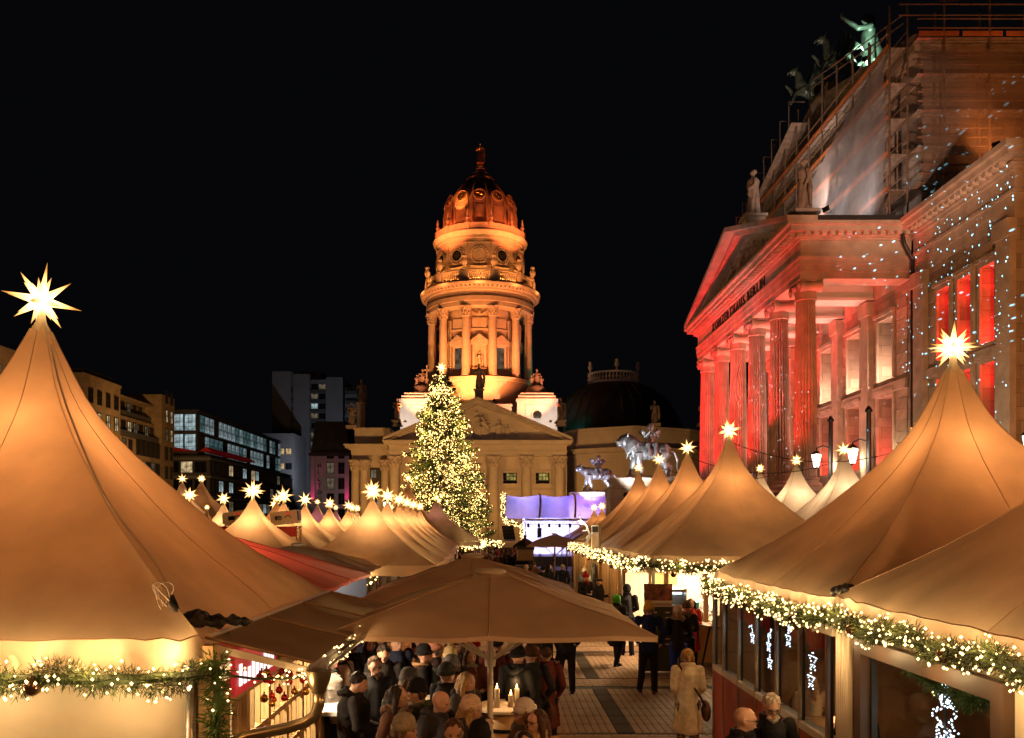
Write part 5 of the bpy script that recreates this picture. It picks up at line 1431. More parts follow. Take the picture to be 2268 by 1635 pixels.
umbrella('dark umbrella standing in front of the bright stage', 2.9, 44, 1.5, 1.4, 2.35, 2.95, seed=5)
lamp('umbrella_lamp', 'POINT', (-5.6, 15.6, 2.3), (1, .16, .08), 260, .1)
# ================================================================ NEAR LEFT STALL (canvas wall, lattice windows, drainpipe)
ST = thing('market_stall', 'stall with cream canvas front and lattice window side', 'stall', (-4.9, 9.2, 0))
b = MB(); nx, nz = 60, 26; vs = []
for j in range(nz + 1):
    for i in range(nx + 1):
        x = -7.45 + 5.1 * i / nx; z = 2.42 * j / nz
        vs.append((x, 6.72 + .025 * noise.noise(V((x * 2.2, z * 1.3, 3))) + .018 * noise.noise(V((x * 6, z * 7, 8))), z))
b.add(vs, [(j * (nx + 1) + i, j * (nx + 1) + i + 1, (j + 1) * (nx + 1) + i + 1, (j + 1) * (nx + 1) + i) for j in range(nz) for i in range(nx)])
b.build('canvas_wall', mt['canvas'], ST, smooth=1)
MB().bx(-2.34, -2.22, 6.66, 6.8, 0, 2.5).build('corner_post', mt['wood'], ST)
# lattice window side at x=-2.3
for i in range(6):
    y = 6.95 + i * .72
    MB().bx(-2.34, -2.26, y, y + .09, .6, 2.0).build('mullion', mt['wood'], ST)
    if i < 5:
        for k in (1, 2):
            MB().bx(-2.33, -2.28, y + .09 + .21 * k - .012, y + .09 + .21 * k + .012, .65, 1.95).build('glazing_bar', mt['wood'], ST)
        for z in (.6, 1.05, 1.5, 1.93):
            MB().bx(-2.335, -2.265, y + .09, y + .72, z, z + .05).build('glazing_bar', mt['wood'], ST)
        MB().bx(-2.305, -2.3, y + .09, y + .72, .65, 1.93).build('pane', mt['glass'], ST)
MB().bx(-2.36, -2.2, 6.82, 10.65, 2.0, 2.1).bx(-2.36, -2.24, 6.82, 10.65, 0, .6).build('beam', mt['wood'], ST)
for y in (10.6, 11.6): MB().bx(-2.36, -2.22, y, y + .13, 0, 2.45).build('post', mt['wood'], ST)
MB().bx(-2.55, -1.85, 10.75, 11.6, 1.03, 1.08).build('counter', mt['white'], ST)
MB().bx(-2.5, -2.3, 10.75, 11.58, 0, 1.02).build('counter_front', mt['woodd'], ST)
MB().bx(-6.9, -6.85, 7, 11.5, 0, 2.4).build('back_wall', mt['woodw'], ST)
MB().bx(-6.85, -2.6, 11.62, 11.68, 0, 2.4).build('end_wall', mt['woodw'], ST)
MB().bx(-4.2, -4.15, 7.2, 10.4, .2, 1.9).build('inner_panel', mt['red'], ST)
for k in range(9): MB().bx(-3.4, -3.25, 7.3 + k * .36, 7.45 + k * .36, .65, 1.0 + .5 * rnd.random()).build('goods', [mt['red'], mt['white'], mt['woodw']][k % 3], ST)
sg = thing('stall_sign', 'red sign board with white letters under the drainpipe stall eave', 'sign', (-2.18, 7.9, 2.15))
MB().bx(-2.2, -2.16, 7.0, 8.3, 2.03, 2.4).build('board', M('lit red sign', (.6, .03, .04), .4, emit=(1, .05, .06), es=.25), sg)
for i in range(9):
    h = [.18, .1, .12, .2, .12, .1, .2, .22, .12][i]; MB().bx(-2.158, -2.15, 7.1 + i * .125, 7.17 + i * .125, 2.1, 2.1 + h).build('letter_stroke', glow('sign letter', (1, .9, .88), 1.6) if i == 0 else bpy.data.materials['sign letter'], sg)
# side awning, gutter, downpipe
aw = thing('side_awning', 'brown tarpaulin awning sloping from the large near tent', 'awning', (-1.9, 9, 2.4))
b = MB(); vs = []
for j in range(11):
    for i in range(7):
        x = -2.34 + .86 * i / 6; y = 6.78 + 4.9 * j / 10
        vs.append((x, y, 2.54 - .2 * i / 6 - .05 * sin(pi * ((j / 10 * 3) % 1)) * sin(pi * i / 6)))
b.add(vs, [(j * 7 + i, j * 7 + i + 1, (j + 1) * 7 + i + 1, (j + 1) * 7 + i) for j in range(10) for i in range(6)])
b.build('sheet', mt['pvc'], aw, smooth=1)
for j in range(4): MB().tube([(-2.34, 6.8 + j * 1.6, 2.55), (-1.48, 6.8 + j * 1.6, 2.35)], .012, 6).build('seam', mt['pvc'], aw)
MB().tube([(-2.3, 6.8, 2.56), (-2.3, 9, 2.55), (-2.3, 11.7, 2.54)], .02, 6).build('lacing', mt['cream'], aw)
MB().prism([(-2.3, 2.45), (-1.48, 2.26), (-1.48, 2.31), (-2.3, 2.51)], 6.75, 6.775, 'y').build('fascia', mt['cream'], aw)
dp = thing('drainpipe', 'zinc gutter and bent downpipe at the large near tent stall', 'drainpipe', (-1.5, 7, 2.2))
b = MB()
for k in range(8):
    a0, a1 = pi + pi * k / 8, pi + pi * (k + 1) / 8
    q = [(-1.42 + .075 * cos(a), 2.34 + .085 * sin(a)) for a in (a0, a1)]
    b.add([(q[0][0], 6.7, q[0][1]), (q[1][0], 6.7, q[1][1]), (q[1][0], 11.6, q[1][1]), (q[0][0], 11.6, q[0][1])], [(0, 1, 2, 3)])
b.build('gutter', mt['steel'], dp, smooth=1)
zinc2 = M('dull brass coloured zinc', (.42, .34, .2), .3, .85, var=.25, scale=5)
MB().tube([(-1.42, 6.74, 2.3), (-1.42, 6.74, 2.22), (-1.42, 6.74, 2.12)], [.105, .09, .05], 14).build('hopper', zinc2, dp, smooth=40)
MB().tube([(-1.42, 6.74, 2.14), (-1.42, 6.74, 2.02), (-1.45, 6.73, 1.94), (-1.52, 6.72, 1.89), (-1.66, 6.7, 1.85), (-1.95, 6.66, 1.8), (-2.06, 6.65, 1.76), (-2.12, 6.64, 1.68), (-2.13, 6.64, 1.55), (-2.13, 6.64, 0)], .046, 14).build('downpipe', zinc2, dp, smooth=1)
MB().bx(-2.19, -2.07, 6.58, 6.7, 1.45, 1.49).build('bracket', mt['steel'], dp)
bb = thing('bauble_cluster', 'cluster of red and gold baubles under the side awning', 'baubles', (-1.8, 6.9, 2.2))
for i in range(20):
    p = V((-1.98 + rnd.random() * .46, 6.88 + rnd.random() * .25, 2.24 - rnd.random() * .24)); q = rnd.uniform(.026, .036)
    MB().ball(p, q, 12, 8).tube([p + V((0, 0, q)), p + V((0, 0, q + .02))], .008, 6).build('bauble', mt[['baublered', 'baublered', 'baublegold'][i % 3]], bb, smooth=1)
garland('bright sprig of fir hanging at the drainpipe stall corner', [(-2.2, 6.6, 2.4), (-2.16, 6.58, 2.1), (-2.2, 6.6, 1.75)], .1, 900, 26, 0, .011, .07, 0, mat=mt['needlel'])
garland('thin fairy light string along the side awning edge', [(-2.2, 6.72, 2.27), (-1.9, 6.72, 2.23), (-1.5, 6.72, 2.24), (-1.47, 8, 2.27), (-1.47, 9.5, 2.27)], .03, 60, 42, 0, .009, .03, 2.5, .9, (.05, -.1, -.08), cat='light string', bmat=mt['bulb'])

for x, y, z, w in ((-3.1, 7.8, 2.15, 70), (-3.1, 9.4, 2.15, 70), (-2.35, 11.1, 2.2, 55)): lamp('stall_lamp', 'SPOT', (x, y, z), (1, .7, .42), w * 4.5, .08, to=(x + .1, y, 0), size=165, blend=.3)
# ================================================================ RESTAURANT STALL WITH GLASS FRONT
RS = thing('restaurant_stall', 'glass fronted restaurant stall with red panels and curtains', 'stall', (6, 11.3, 0))
Ym = [13.75, 13.15, 12.32, 11.49, 10.66, 9.83, 9.0]
for i, y in enumerate(Ym):
    MB().bx(3.455, 3.49, y - .03, y + .03, 0, 2.42).build('mullion', mt['mirror'] if i else mt['steel'], RS)
    MB().bx(3.492, 3.52, y - .04, y + .04, 0, 2.42).build('mullion_gasket', mt['black'], RS)
    if i:
        y1 = Ym[i - 1]
        MB().bx(3.49, 3.5, y + .035, y1 - .035, 1.2, 2.3).build('pane', mt['glass'], RS)
        MB().bx(3.46, 3.56, y + .035, y1 - .035, 0, 1.12).build('red_panel', M('rust red panel', (.42, .075, .03), .45, var=.15) if i == 1 else bpy.data.materials['rust red panel'], RS)
        MB().bx(3.44, 3.58, y + .035, y1 - .035, 1.12, 1.2).build('sill', mt['cream'], RS)
        if i in (2, 3, 5, 6):
            b = MB(); vs = []; n = 26
            for k in range(n + 1):
                yy = y + .05 + (y1 - y - .1) * k / n
                for z in (2.35, 2.2, 2.02 - .05 * sin(k * .5)): vs.append((3.66 + .025 * sin(k * 1.4), yy, z))
            b.add(vs, [(k * 3 + j, k * 3 + j + 1, (k + 1) * 3 + j + 1, (k + 1) * 3 + j) for k in range(n) for j in range(2)]); b.build('curtain', mt['redcloth'], RS, smooth=1)
MB().bx(3.42, 3.6, 8.75, 13.8, 2.3, 2.44).build('head_rail', mt['cream'], RS)
MB().bx(3.56, 8.4, 13.68, 13.74, 0, 2.5).build('far_wall', mt['woodd'], RS)
for k in range(18): MB().bx(8.3, 8.36, 3.9 + k * .545, 4.43 + k * .545, 0, 2.5).build('wall_plank', mt['woodd'], RS)
MB().bx(3.6, 8.3, 3.9, 13.66, .015, .06).build('floor_boards', mt['woodd'], RS)
MB().bx(3.6, 8.3, 3.9, 13.66, 2.5, 2.52).build('ceiling', mt['woodd'], RS)  # unseen lining added to keep tent lamp light out of the restaurant
MB().bx(-6.84, -2.4, 6.9, 11.6, 2.42, 2.44).build('ceiling', mt['woodw'], ST)  # likewise added, shields the stall from the tent lamps above
def cafe_table(x, y, lab):
    t = thing('restaurant_table', lab, 'table', (x, y, .06))
    MB().bx(x - .38, x + .38, y - .38, y + .38, .76, .8).build('top', mt['woodd'], t)
    MB().lathe([(.04, .1), (.04, .76)], 8, (x, y)).lathe([(.24, .06), (.22, .1), (.05, .12)], 12, (x, y)).build('pedestal', mt['iron'], t)
    c = thing('tea_light', 'glowing tea light glass on the ' + lab, 'candle', (x + .05, y, .8))
    MB().lathe([(.035, .8), (.045, .88)], 12, (x + .05, y)).build('cup', glow('tea light', (1, .42, .12), 3.5) if 'tea light' not in bpy.data.materials else bpy.data.materials['tea light'], c)
    lamp('tea_light_glow', 'POINT', (x + .05, y, .93), (1, .5, .2), 1.6, .03)
    for k in range(2):
        g_ = thing('wine_glass', 'empty wine glass ' + ('left' if k else 'right') + ' of the candle on the ' + lab, 'glass', (x - .15 + k * .32, y + .15, .8))
        gx, gy = x - .15 + k * .32, y + .15
        MB().lathe([(.035, .8), (.006, .81), (.006, .88), (.03, .92), (.035, .98), (.028, 1.02)], 12, (gx, gy), cap=False).build('bowl', mt['glass'], g_, smooth=1)
    for s_ in (-1, 1):
        ch = thing('restaurant_chair', ('pale' if s_ < 0 else 'dark') + ' chair at the ' + lab, 'chair', (x, y + s_ * .62, .06))
        mw = mt['woodw'] if s_ < 0 else mt['woodd']; yy = y + s_ * .62
        MB().bx(x - .22, x + .22, yy - .21, yy + .21, .48, .53).build('seat', mw, ch)
        MB().bx(x - .22, x + .22, yy + s_ * .19, yy + s_ * .23, .56, .95).build('backrest', mw, ch)
        for sx in (-1, 1):
            for sy in (-1, 1): MB().bx(x + sx * .19 - .02, x + sx * .19 + .02, yy + sy * .18 - .02, yy + sy * .18 + .02, .06, .48).build('leg', mw, ch)
cafe_table(4.3, 9.6, 'square table behind the last glass pane')
cafe_table(4.4, 11.4, 'square table behind the middle glass pane')
cafe_table(4.5, 7.7, 'near square table behind the framed window')
cafe_table(5.3, 6.4, 'square table deep behind the framed window')
cafe_table(6.3, 8.6, 'rear square table behind the framed window')
# strings of white star lights behind the glass
def lstar(lab, pts_y_z, x):
    t = thing('star_light_string', lab, 'light string', (x, pts_y_z[0][0], pts_y_z[0][1]))
    k = MB(); f = MB()
    for (y, z, r_) in pts_y_z:
        p = []
        for i in range(10):
            a = pi / 2 + pi * i / 5; q = r_ if i % 2 == 0 else r_ * .42
            p.append(V((x, y + q * cos(a), z + q * sin(a))))
        for i in range(10):
            f.tube([p[i], p[(i + 1) % 10]], .003, 4)
            for s_ in (0, .5): k.octa(p[i].lerp(p[(i + 1) % 10], s_), .0085)
    y, z, r_ = pts_y_z[0]
    for i in range(12): k.octa((x, y + .01 * sin(i), z + r_ + .03 + (2.25 - z - r_) * i / 12), .008)
    f.build('wire_frame', mt['steel'], t); k.build('bulbs', mt['bulbw'], t, kind='stuff')
lstar('white star lights hanging in the pane nearest the canvas window', [(10.1, 1.84, .13), (10.16, 1.6, .12), (10.05, 2.1, .1)], 3.72)
lstar('white star lights hanging in the second pane from the canvas window', [(10.95, 1.98, .11), (10.9, 2.14, .07)], 3.72)
lstar('white star lights hanging in the middle glass pane', [(11.75, 1.78, .09), (11.72, 1.98, .1), (11.7, 1.56, .1)], 3.72)
lstar('white star lights hanging in the pane nearest the coffee stall', [(12.6, 2.02, .12), (12.5, 1.8, .1)], 3.72)
for (y, z) in ((11, 2.3), (7.2, 2.25)): lamp('restaurant_lamp', 'SPOT', (5.6, y, z), (1, .55, .25), 70, .1, to=(5.6, y, 0), size=150, blend=.5)
# canvas window stall
WS = thing('market_stall', 'cream canvas stall with large framed window into the restaurant', 'stall', (6, 6.3, 0))
b = MB(); b.wall('x', 3.48, 3.53, 3.8, 8.72, 0, 2.42, [(5.83, 8.08, .8, 2.33)]); b.build('canvas_wall', mt['canvas'], WS)
for (ya, yb, za, zb) in ((5.75, 5.9, .72, 2.37), (8.02, 8.17, .72, 2.37), (5.9, 8.02, 2.23, 2.37), (5.9, 8.02, .72, .86)): MB().bx(3.4, 3.56, ya, yb, za, zb).build('window_frame', M('dark stained frame', (.1, .055, .03), .5) if 'dark stained frame' not in bpy.data.materials else bpy.data.materials['dark stained frame'], WS)
MB().bx(3.5, 3.51, 5.9, 8.02, .86, 2.23).build('pane', mt['glass'], WS)
MB().bx(3.49, 3.53, 7.98, 8.02, .86, 2.23).build('window_stile', mt['frame'], WS)
MB().bx(3.44, 3.47, 8.62, 8.68, 0, 2.05).build('red_strap', mt['red'], WS)
b = MB()
for k in range(7): b.tube([(3.45 + .02 * sin(k), 8.35 + k * .05, 2.42), (3.44, 8.36 + k * .045, 1.6), (3.46, 8.36 + k * .05, .4)], [.025, .03, .025], 6)
b.build('gathered_drape', mt['canvas'], WS, smooth=1)
garland('green fir sprig garland hanging inside the framed window', [(3.75, 7.8, 2.12), (3.75, 7.2, 2.05), (3.75, 6.6, 2.1), (3.75, 6.0, 2.02)], .07, 600, 3, 0, .01, .06, 0, mat=mt['needlel'])
t = thing('light_star_figure', 'tall bright figure of white bulbs inside the framed window', 'light figure', (3.85, 7.35, .9))
k = MB(); f = MB()
for (z, r_) in ((1.98, .07), (1.78, .15), (1.5, .17), (1.25, .14)):
    for i in range(60):
        a = 2 * pi * i / 60 + z; q = r_ * (1 + .3 * cos(5 * a)); k.octa((3.85 + rnd.uniform(-.03, .03), 7.35 + q * cos(a), z + q * sin(a)), .0085)
f.tube([(3.85, 7.35, .85), (3.85, 7.35, 2.02)], .012, 6).lathe([(.15, .84), (.15, .87)], 12, (3.85, 7.35)); f.build('stand', mt['iron'], t); k.build('bulbs', mt['bulbw'], t, kind='stuff')
lamp('light_figure_glow', 'POINT', (3.75, 7.35, 1.6), (1, .85, .65), 3, .15)

# ================================================================ COFFEE STALL
CS = thing('coffee_stall', 'open pine coffee stall with bright white lit interior', 'stall', (6, 22, 0))
for k in range(24): MB().bx(3.6 + k * .2, 3.795 + k * .2, 24.2 + .004 * (k % 2), 24.24, 0, 2.7).build('wall_plank', mt['woodw'], CS)
for k in range(12): MB().bx(8.4, 8.43, 20.6 + k * .3, 20.895 + k * .3, 0, 2.7).build('wall_plank', mt['woodw'], CS)
for k in range(10): MB().bx(4.2 + k * .42, 4.613 + k * .42, 20.55, 20.6 + .004 * (k % 2), .12, 1.02).build('front_board', mt['wood'], CS)
MB().bx(4.15, 8.45, 20.5, 20.62, 0, .115).build('plinth', mt['mirror'], CS)
MB().bx(4.1, 8.5, 20.35, 21.0, 1.022, 1.07).build('counter', mt['wood'], CS)
for x in (3.62, 3.98, 4.92, 8.4): MB().bx(x - .05, x + .05, 20.2, 20.3, 0 if x < 4 else 1.08, 2.5).build('post', mt['wood'], CS)
MB().bx(3.5, 8.5, 20.18, 20.26, 2.3, 2.42).build('beam', mt['wood'], CS)
t = thing('display_fridge', 'white glass display fridge on the coffee counter', 'fridge', (4.250, 20.8, 1.07))
MB().bx(3.970, 4.570, 20.7, 21.2, 1.07, 1.15).bx(3.970, 4.570, 20.7, 21.2, 1.8, 1.88).bx(3.970, 4.000, 20.7, 21.2, 1.15, 1.8).bx(4.540, 4.570, 20.7, 21.2, 1.15, 1.8).bx(4.000, 4.540, 21.17, 21.2, 1.15, 1.8).build('case', mt['steel'], t)
MB().bx(4.010, 4.530, 20.75, 21.15, 1.45, 1.47).build('shelf', mt['steel'], t); MB().bx(4.000, 4.540, 20.71, 20.72, 1.15, 1.8).build('pane', mt['glass'], t)
MB().bx(4.050, 4.490, 20.9, 20.95, 1.74, 1.78).build('light_tube', glow('fridge tube', (.85, .95, 1), 6), t)
t = thing('kitchen_sink', 'steel sink with swan neck tap behind the coffee counter', 'sink', (4.950, 22.6, 0))
MB().bx(4.600, 5.350, 22.2, 22.9, .88, 1.12).build('basin', mt['steel'], t)
MB().tube([(4.700, 22.6, 1.12), (4.700, 22.6, 1.48)] + [(4.820 - .12 * cos(a), 22.6, 1.48 + .12 * sin(a)) for a in [pi * i / 8 for i in range(1, 9)]] + [(4.940, 22.6, 1.38)], .016, 8).build('tap', mt['mirror'], t, smooth=1)
t = thing('coffee_machine', 'blue cloth covered machine beside the sink', 'machine', (5.100, 22.3, 1.12))
MB().box((5.070, 22.25, 1.28), (.3, .1, .3), .1, rx=.25).build('cloth', M('light blue cloth', (.1, .45, .65), .8), t); MB().box((5.100, 22.36, 1.22), (.34, .2, .2)).build('body', mt['steel'], t)
def poster(name, lab, x, y, z, w, h, mat, lines, lm, cat='poster'):
    t = thing(name, lab, cat, (x, y, z)); MB().bx(x - w / 2, x + w / 2, y - .01, y, z - h / 2, z + h / 2).build('sheet', mat, t)
    for i in range(lines):
        ww = w * (.35 + .45 * rnd.random()); zz = z + h / 2 - h * (i + 1) / (lines + 1)
        MB().bx(x - w * .4, x - w * .4 + ww, y - .014, y - .0115, zz - h * .012, zz + h * .012).build('print_line', lm, t)
poster('wall_notice', 'framed yellow picture notice on the pale coffee stall wall', 4.75, 24.19, 1.95, .62, .42, M('yellow print', (.6, .42, .14), .6), 5, mt['woodd'])
poster('wall_notice', 'plain white notice sheet on the pale coffee stall wall', 5.5, 24.19, 1.85, .45, .36, mt['white'], 4, mt['grey'])
t = thing('exit_sign', 'green emergency exit sign with running figure and arrow', 'sign', (4.95, 23.9, 2.35))
MB().bx(4.6, 5.3, 23.9, 23.93, 2.22, 2.46).build('plate', M('exit sign green', (.05, .16, .02), .4, emit=(.12, .3, .03), es=.35), t)
wl = glow('exit sign pictogram', (.9, .95, .6), 1.0)
MB().bx(5.0, 5.2, 23.88, 23.89, 2.325, 2.355).prism([(5.12, 2.42), (5.26, 2.34), (5.12, 2.26)], 23.88, 23.89, 'y').build('arrow', wl, t)
b = MB(); b.ball((4.8, 23.885, 2.42), .025, 8, 6).tube([(4.79, 23.885, 2.39), (4.77, 23.885, 2.32)], .02, 6).tube([(4.77, 23.885, 2.32), (4.83, 23.885, 2.29), (4.81, 23.885, 2.24)], .013, 6).tube([(4.77, 23.885, 2.32), (4.72, 23.885, 2.28), (4.66, 23.885, 2.27)], .013, 6).tube([(4.79, 23.885, 2.38), (4.86, 23.885, 2.35)], .011, 6).tube([(4.79, 23.885, 2.38), (4.72, 23.885, 2.35)], .011, 6); b.build('running_figure', wl, t)
t = thing('menu_banner', 'tall dark green roll-up banner headed Weihnachtskaffee with a price list', 'banner', (3.62, 19.35, 0))
MB().bx(3.3, 3.94, 19.33, 19.35, .12, 2.1).build('sheet', M('banner print', (.055, .06, .022), .5, var=.35, scale=2), t)
MB().bx(3.31, 3.93, 19.322, 19.328, 1.72, 2.08).build('photo_panel', M('gingerbread photo', (.22, .07, .03), .5, var=.75, scale=7), t)
MB().bx(3.31, 3.93, 19.316, 19.321, 1.58, 1.72).build('header_band', mt['cream'], t)
letters('Weihnachtskaffee', .085, .002, mt['woodd'], t, lambda o, x: (setattr(o, 'rotation_euler', (R(90), 0, 0)), setattr(o, 'location', V((3.33 + x, 19.313, 1.62)) - org(t))), sx=.85, space=-.004)
for i in range(7):
    MB().bx(3.36, 3.36 + .16 + .12 * rnd.random(), 19.322, 19.327, 1.44 - i * .12, 1.465 - i * .12).bx(3.78, 3.88, 19.322, 19.327, 1.44 - i * .12, 1.465 - i * .12).build('price_line', mt['cream'], t)
MB().bx(3.28, 3.96, 19.28, 19.42, .02, .1).build('base', mt['steel'], t)
t = thing('bar_table', 'round standing table with candle before the coffee stall', 'table', (5.05, 19.9, 0))
MB().lathe([(.4, 1.09), (.42, 1.1), (.42, 1.125), (.4, 1.13)], 28, (5.05, 19.9)).build('top', mt['woodd'], t, smooth=40)
for a in (.3, 2.4, 4.5): MB().tube([(5.05 + .12 * cos(a), 19.9 + .12 * sin(a), 1.09), (5.05 + .36 * cos(a), 19.9 + .36 * sin(a), .01)], .024, 8).build('leg', mt['iron'], t)
t = thing('candle_lantern', 'gold candle glass with star on the standing table', 'candle', (5.12, 19.8, 1.13))
MB().lathe([(.075, 1.13), (.075, 1.33)], 16, (5.12, 19.8), cap=False).build('glass', M('gold glass', (.5, .32, .05), .25, .6), t, smooth=1); MB().lathe([(.05, 1.14), (.05, 1.24)], 12, (5.12, 19.8)).build('candle', mt['cream'], t)
garland('small fir wreath round the candle on the standing table', [(4.95, 19.75, 1.15), (5.1, 19.65, 1.15), (5.28, 19.75, 1.15)], .05, 500, 0, 0, lw=0, mat=mt['needlel'], cat='wreath', blen=.06)
garland('fir garland with few bulbs along the coffee counter', [(4.2, 20.32, 1.1), (6, 20.3, 1.08), (8.4, 20.3, 1.1)], .08, 350, 3, 0, .012, .08, 0, mat=mt['needlel'])
garland('pale wreath hanging on the coffee stall post', [(4.95, 20.1, 2.2), (4.8, 20.1, 2.05), (4.85, 20.1, 1.85)], .1, 260, 0, 0, lw=0, mat=M('dried heather', (.4, .14, .12), .8), cat='wreath', blen=.1)
for x in (4.7, 6.0, 7.4): lamp('stall_ceiling_lamp', 'SPOT', (x, 22.2, 2.68), (1, .74, .46), 430, .12, to=(x, 22.25, 0), size=168, blend=.3)
# row of plank walled stalls behind
PW = thing('plank_stall_row', 'plank walled stall row facing the alley behind the coffee stall', 'stall', (3.6, 32, 0))
for k in range(66):
    y = 24.9 + k * .215
    MB().bx(3.52 + .012 * (k % 2), 3.56 + .012 * (k % 2), y, y + .2, 0, 2.6).build('wall_plank', mt[['wood', 'woodd', 'wood'][rnd.randrange(3)]], PW)
for y in (24.8, 29.5, 34.2, 39.2): MB().bx(3.45, 3.6, y - .07, y + .07, 0, 2.62).build('post', mt['wood'], PW)
t = thing('chalkboard', 'black chalkboard with drawn bauble and snowflake on the plank wall', 'chalkboard', (3.45, 31, 1.9))
MB().bx(3.42, 3.45, 30.2, 31.7, 1.0, 2.05).build('board', mt['black'], t)
ck = glow('chalk', (.6, .62, .6), .35); b = MB()
b.tube([(3.41, 31.2 + .28 * cos(2 * pi * i / 20), 1.6 + .28 * sin(2 * pi * i / 20)) for i in range(21)], .012, 4, cap=False).tube([(3.41, 31.2, 1.9), (3.41, 31.2, 2.03)], .01, 4)
for i in range(3): a = pi * i / 3; b.tube([(3.41, 30.5 + .14 * cos(a), 1.8 + .14 * sin(a)), (3.41, 30.5 - .14 * cos(a), 1.8 - .14 * sin(a))], .01, 4)
b.build('chalk_drawing', M('chalk', (.75, .76, .74), .9), t)
t = thing('antler_post', 'pale wooden post with white branching antlers above the stalls', 'antlers', (3.32, 29.4, 0))
MB().bx(3.2, 3.44, 29.3, 29.54, 2.3, 3.42).build('post', mt['woodw'], t); MB().bx(3.46, 3.52, 29.28, 29.58, 0, 3.42).build('backing_board', mt['woodd'], t)
MB().bx(3.22, 3.42, 29.27, 29.3, 3.18, 3.38).build('plaque', mt['black'], t)
b = MB(); an = lambda pts, rs: b.tube([(px(u, 29.3), 29.25 + d, pz(v, 29.3)) for u, v, d in pts], rs, 7)
an([(1313, 1180, 0), (1306, 1186, -.03), (1302, 1175, -.06), (1297, 1163, -.1), (1288, 1156, -.12), (1281, 1146, -.14)], [.04, .045, .04, .035, .03, .012])
for q in (((1292, 1158, -.1), (1284, 1160, -.2), (1276, 1158, -.25)), ((1286, 1152, -.12), (1279, 1154, -.2), (1272, 1152, -.2)), ((1301, 1172, -.06), (1294, 1177, -.12), (1288, 1175, -.15)), ((1304, 1184, -.03), (1298, 1192, -.1), (1291, 1192, -.1)), ((1303, 1190, 0), (1298, 1200, 0), (1290, 1203, -.05)), ((1282, 1147, -.1), (1283, 1142, -.1), (1281, 1138, -.1))): an(q, [.03, .022, .008])
an([(1306, 1186, -.03), (1304, 1194, 0), (1299, 1204, 0), (1293, 1208, 0)], [.04, .035, .025, .01])
b.build('antlers', mt['white'], t, smooth=1)
MB().lathe([(.03, 3.2), (.2, 3.2)], 4, (3.1, 29.4)) if False else None
lamp('antler_lamp', 'POINT', (2.9, 29.0, 3.5), (1, .9, .7), 14, .05)

# ================================================================ FIR TREE WITH FAIRY LIGHTS
TX, TY, TH = px(984, 85), 85.0, 18.6
FT = thing('fir_tree', 'tall fir tree covered in warm fairy lights with star on top', 'tree', (TX, TY, 0))
MB().tube([(TX, TY, 0), (TX, TY, TH * .5), (TX - .3, TY, TH)], [.42, .24, .04], 10).build('trunk', mt['bark'], FT, smooth=1)
f = MB(); k = MB(); nb = 0
for i in range(520):
    h = (int((i + .5) / 520 * 24) + .25 + rnd.gauss(0, .16)) / 24; h = min(.995, max(.003, h)); z = 1.3 + (TH - 1.5) * (1 - (1 - h) ** 1.0); tt = z / TH
    R0 = 4.55 * min(1, 1.2 * (1 - tt) ** .78) + .1
    R0 *= .96 + .12 * sin(i * 2.1) + .38 * noise.noise(V((i * .37, 0, 2)))
    a = i * 2.399 + rnd.uniform(-.2, .2)
    x0 = TX - .3 * tt; d = V((cos(a), sin(a), 0)); tip = V((x0, TY, z)) + d * R0 + V((0, 0, R0 * (.12 - .22 * (1 - tt)) + .25))
    base = V((x0, TY, z)); mid = base.lerp(tip, .55) - V((0, 0, .1 * R0))
    side = d.cross(V((0, 0, 1)))
    m = int(18 + R0 * 16)
    for j in range(m):
        q = rnd.uniform(.12, 1) ** .75
        p = base.lerp(mid, q / .55) if q < .55 else mid.lerp(tip, (q - .55) / .45)
        sp = (1 - q) * R0 * .26 + .1
        p = p + side * rnd.uniform(-sp, sp) + V((0, 0, rnd.uniform(-.25, .1)))
        w = (d * .8 + side * rnd.uniform(-.7, .7) + V((0, 0, rnd.uniform(-.5, .35)))).normalized(); l = rnd.uniform(.25, .5)
        e = w.cross(V((rnd.gauss(0, 1), rnd.gauss(0, 1), rnd.gauss(0, 1)))).normalized() * l * .17
        f.add([p - e, p + e, p + w * l + e * .2, p + w * l - e * .2], [(0, 1, 2, 3)])
        if rnd.random() < .27 * (1 + 1.8 * noise.noise(p * .7)):
            k.octa(p + w * l * rnd.uniform(.3, 1) + V((0, -.08, 0)), rnd.choice((.02, .024, .03, .036, .05, .07)) * (1.0 if z > 5 else .8))
f.build('crown', mt['needle'], FT, kind='stuff'); k.build('fairy_lights', mt['bulbtree'], FT, kind='stuff')
s_ = inst(STARS[1], 'star_lantern', None, (TX - .3, TY, TH + .45), sc=1.8, rot=(.1, .2, .3)); tag(s_, 'star topping the tall fairy light fir', 'star')
for i in range(14):
    h = i / 14; z = 1.5 + 15 * h; r_ = 5.2 * (1 - z / TH) + .8; a = -pi / 2 + (1.0 if i % 2 else -1.0) * .8
    lamp('fir_light', 'POINT', (TX + r_ * cos(a), TY + r_ * sin(a), z), (1, .6, .16), 420 * (1.1 - h * .6), .25)

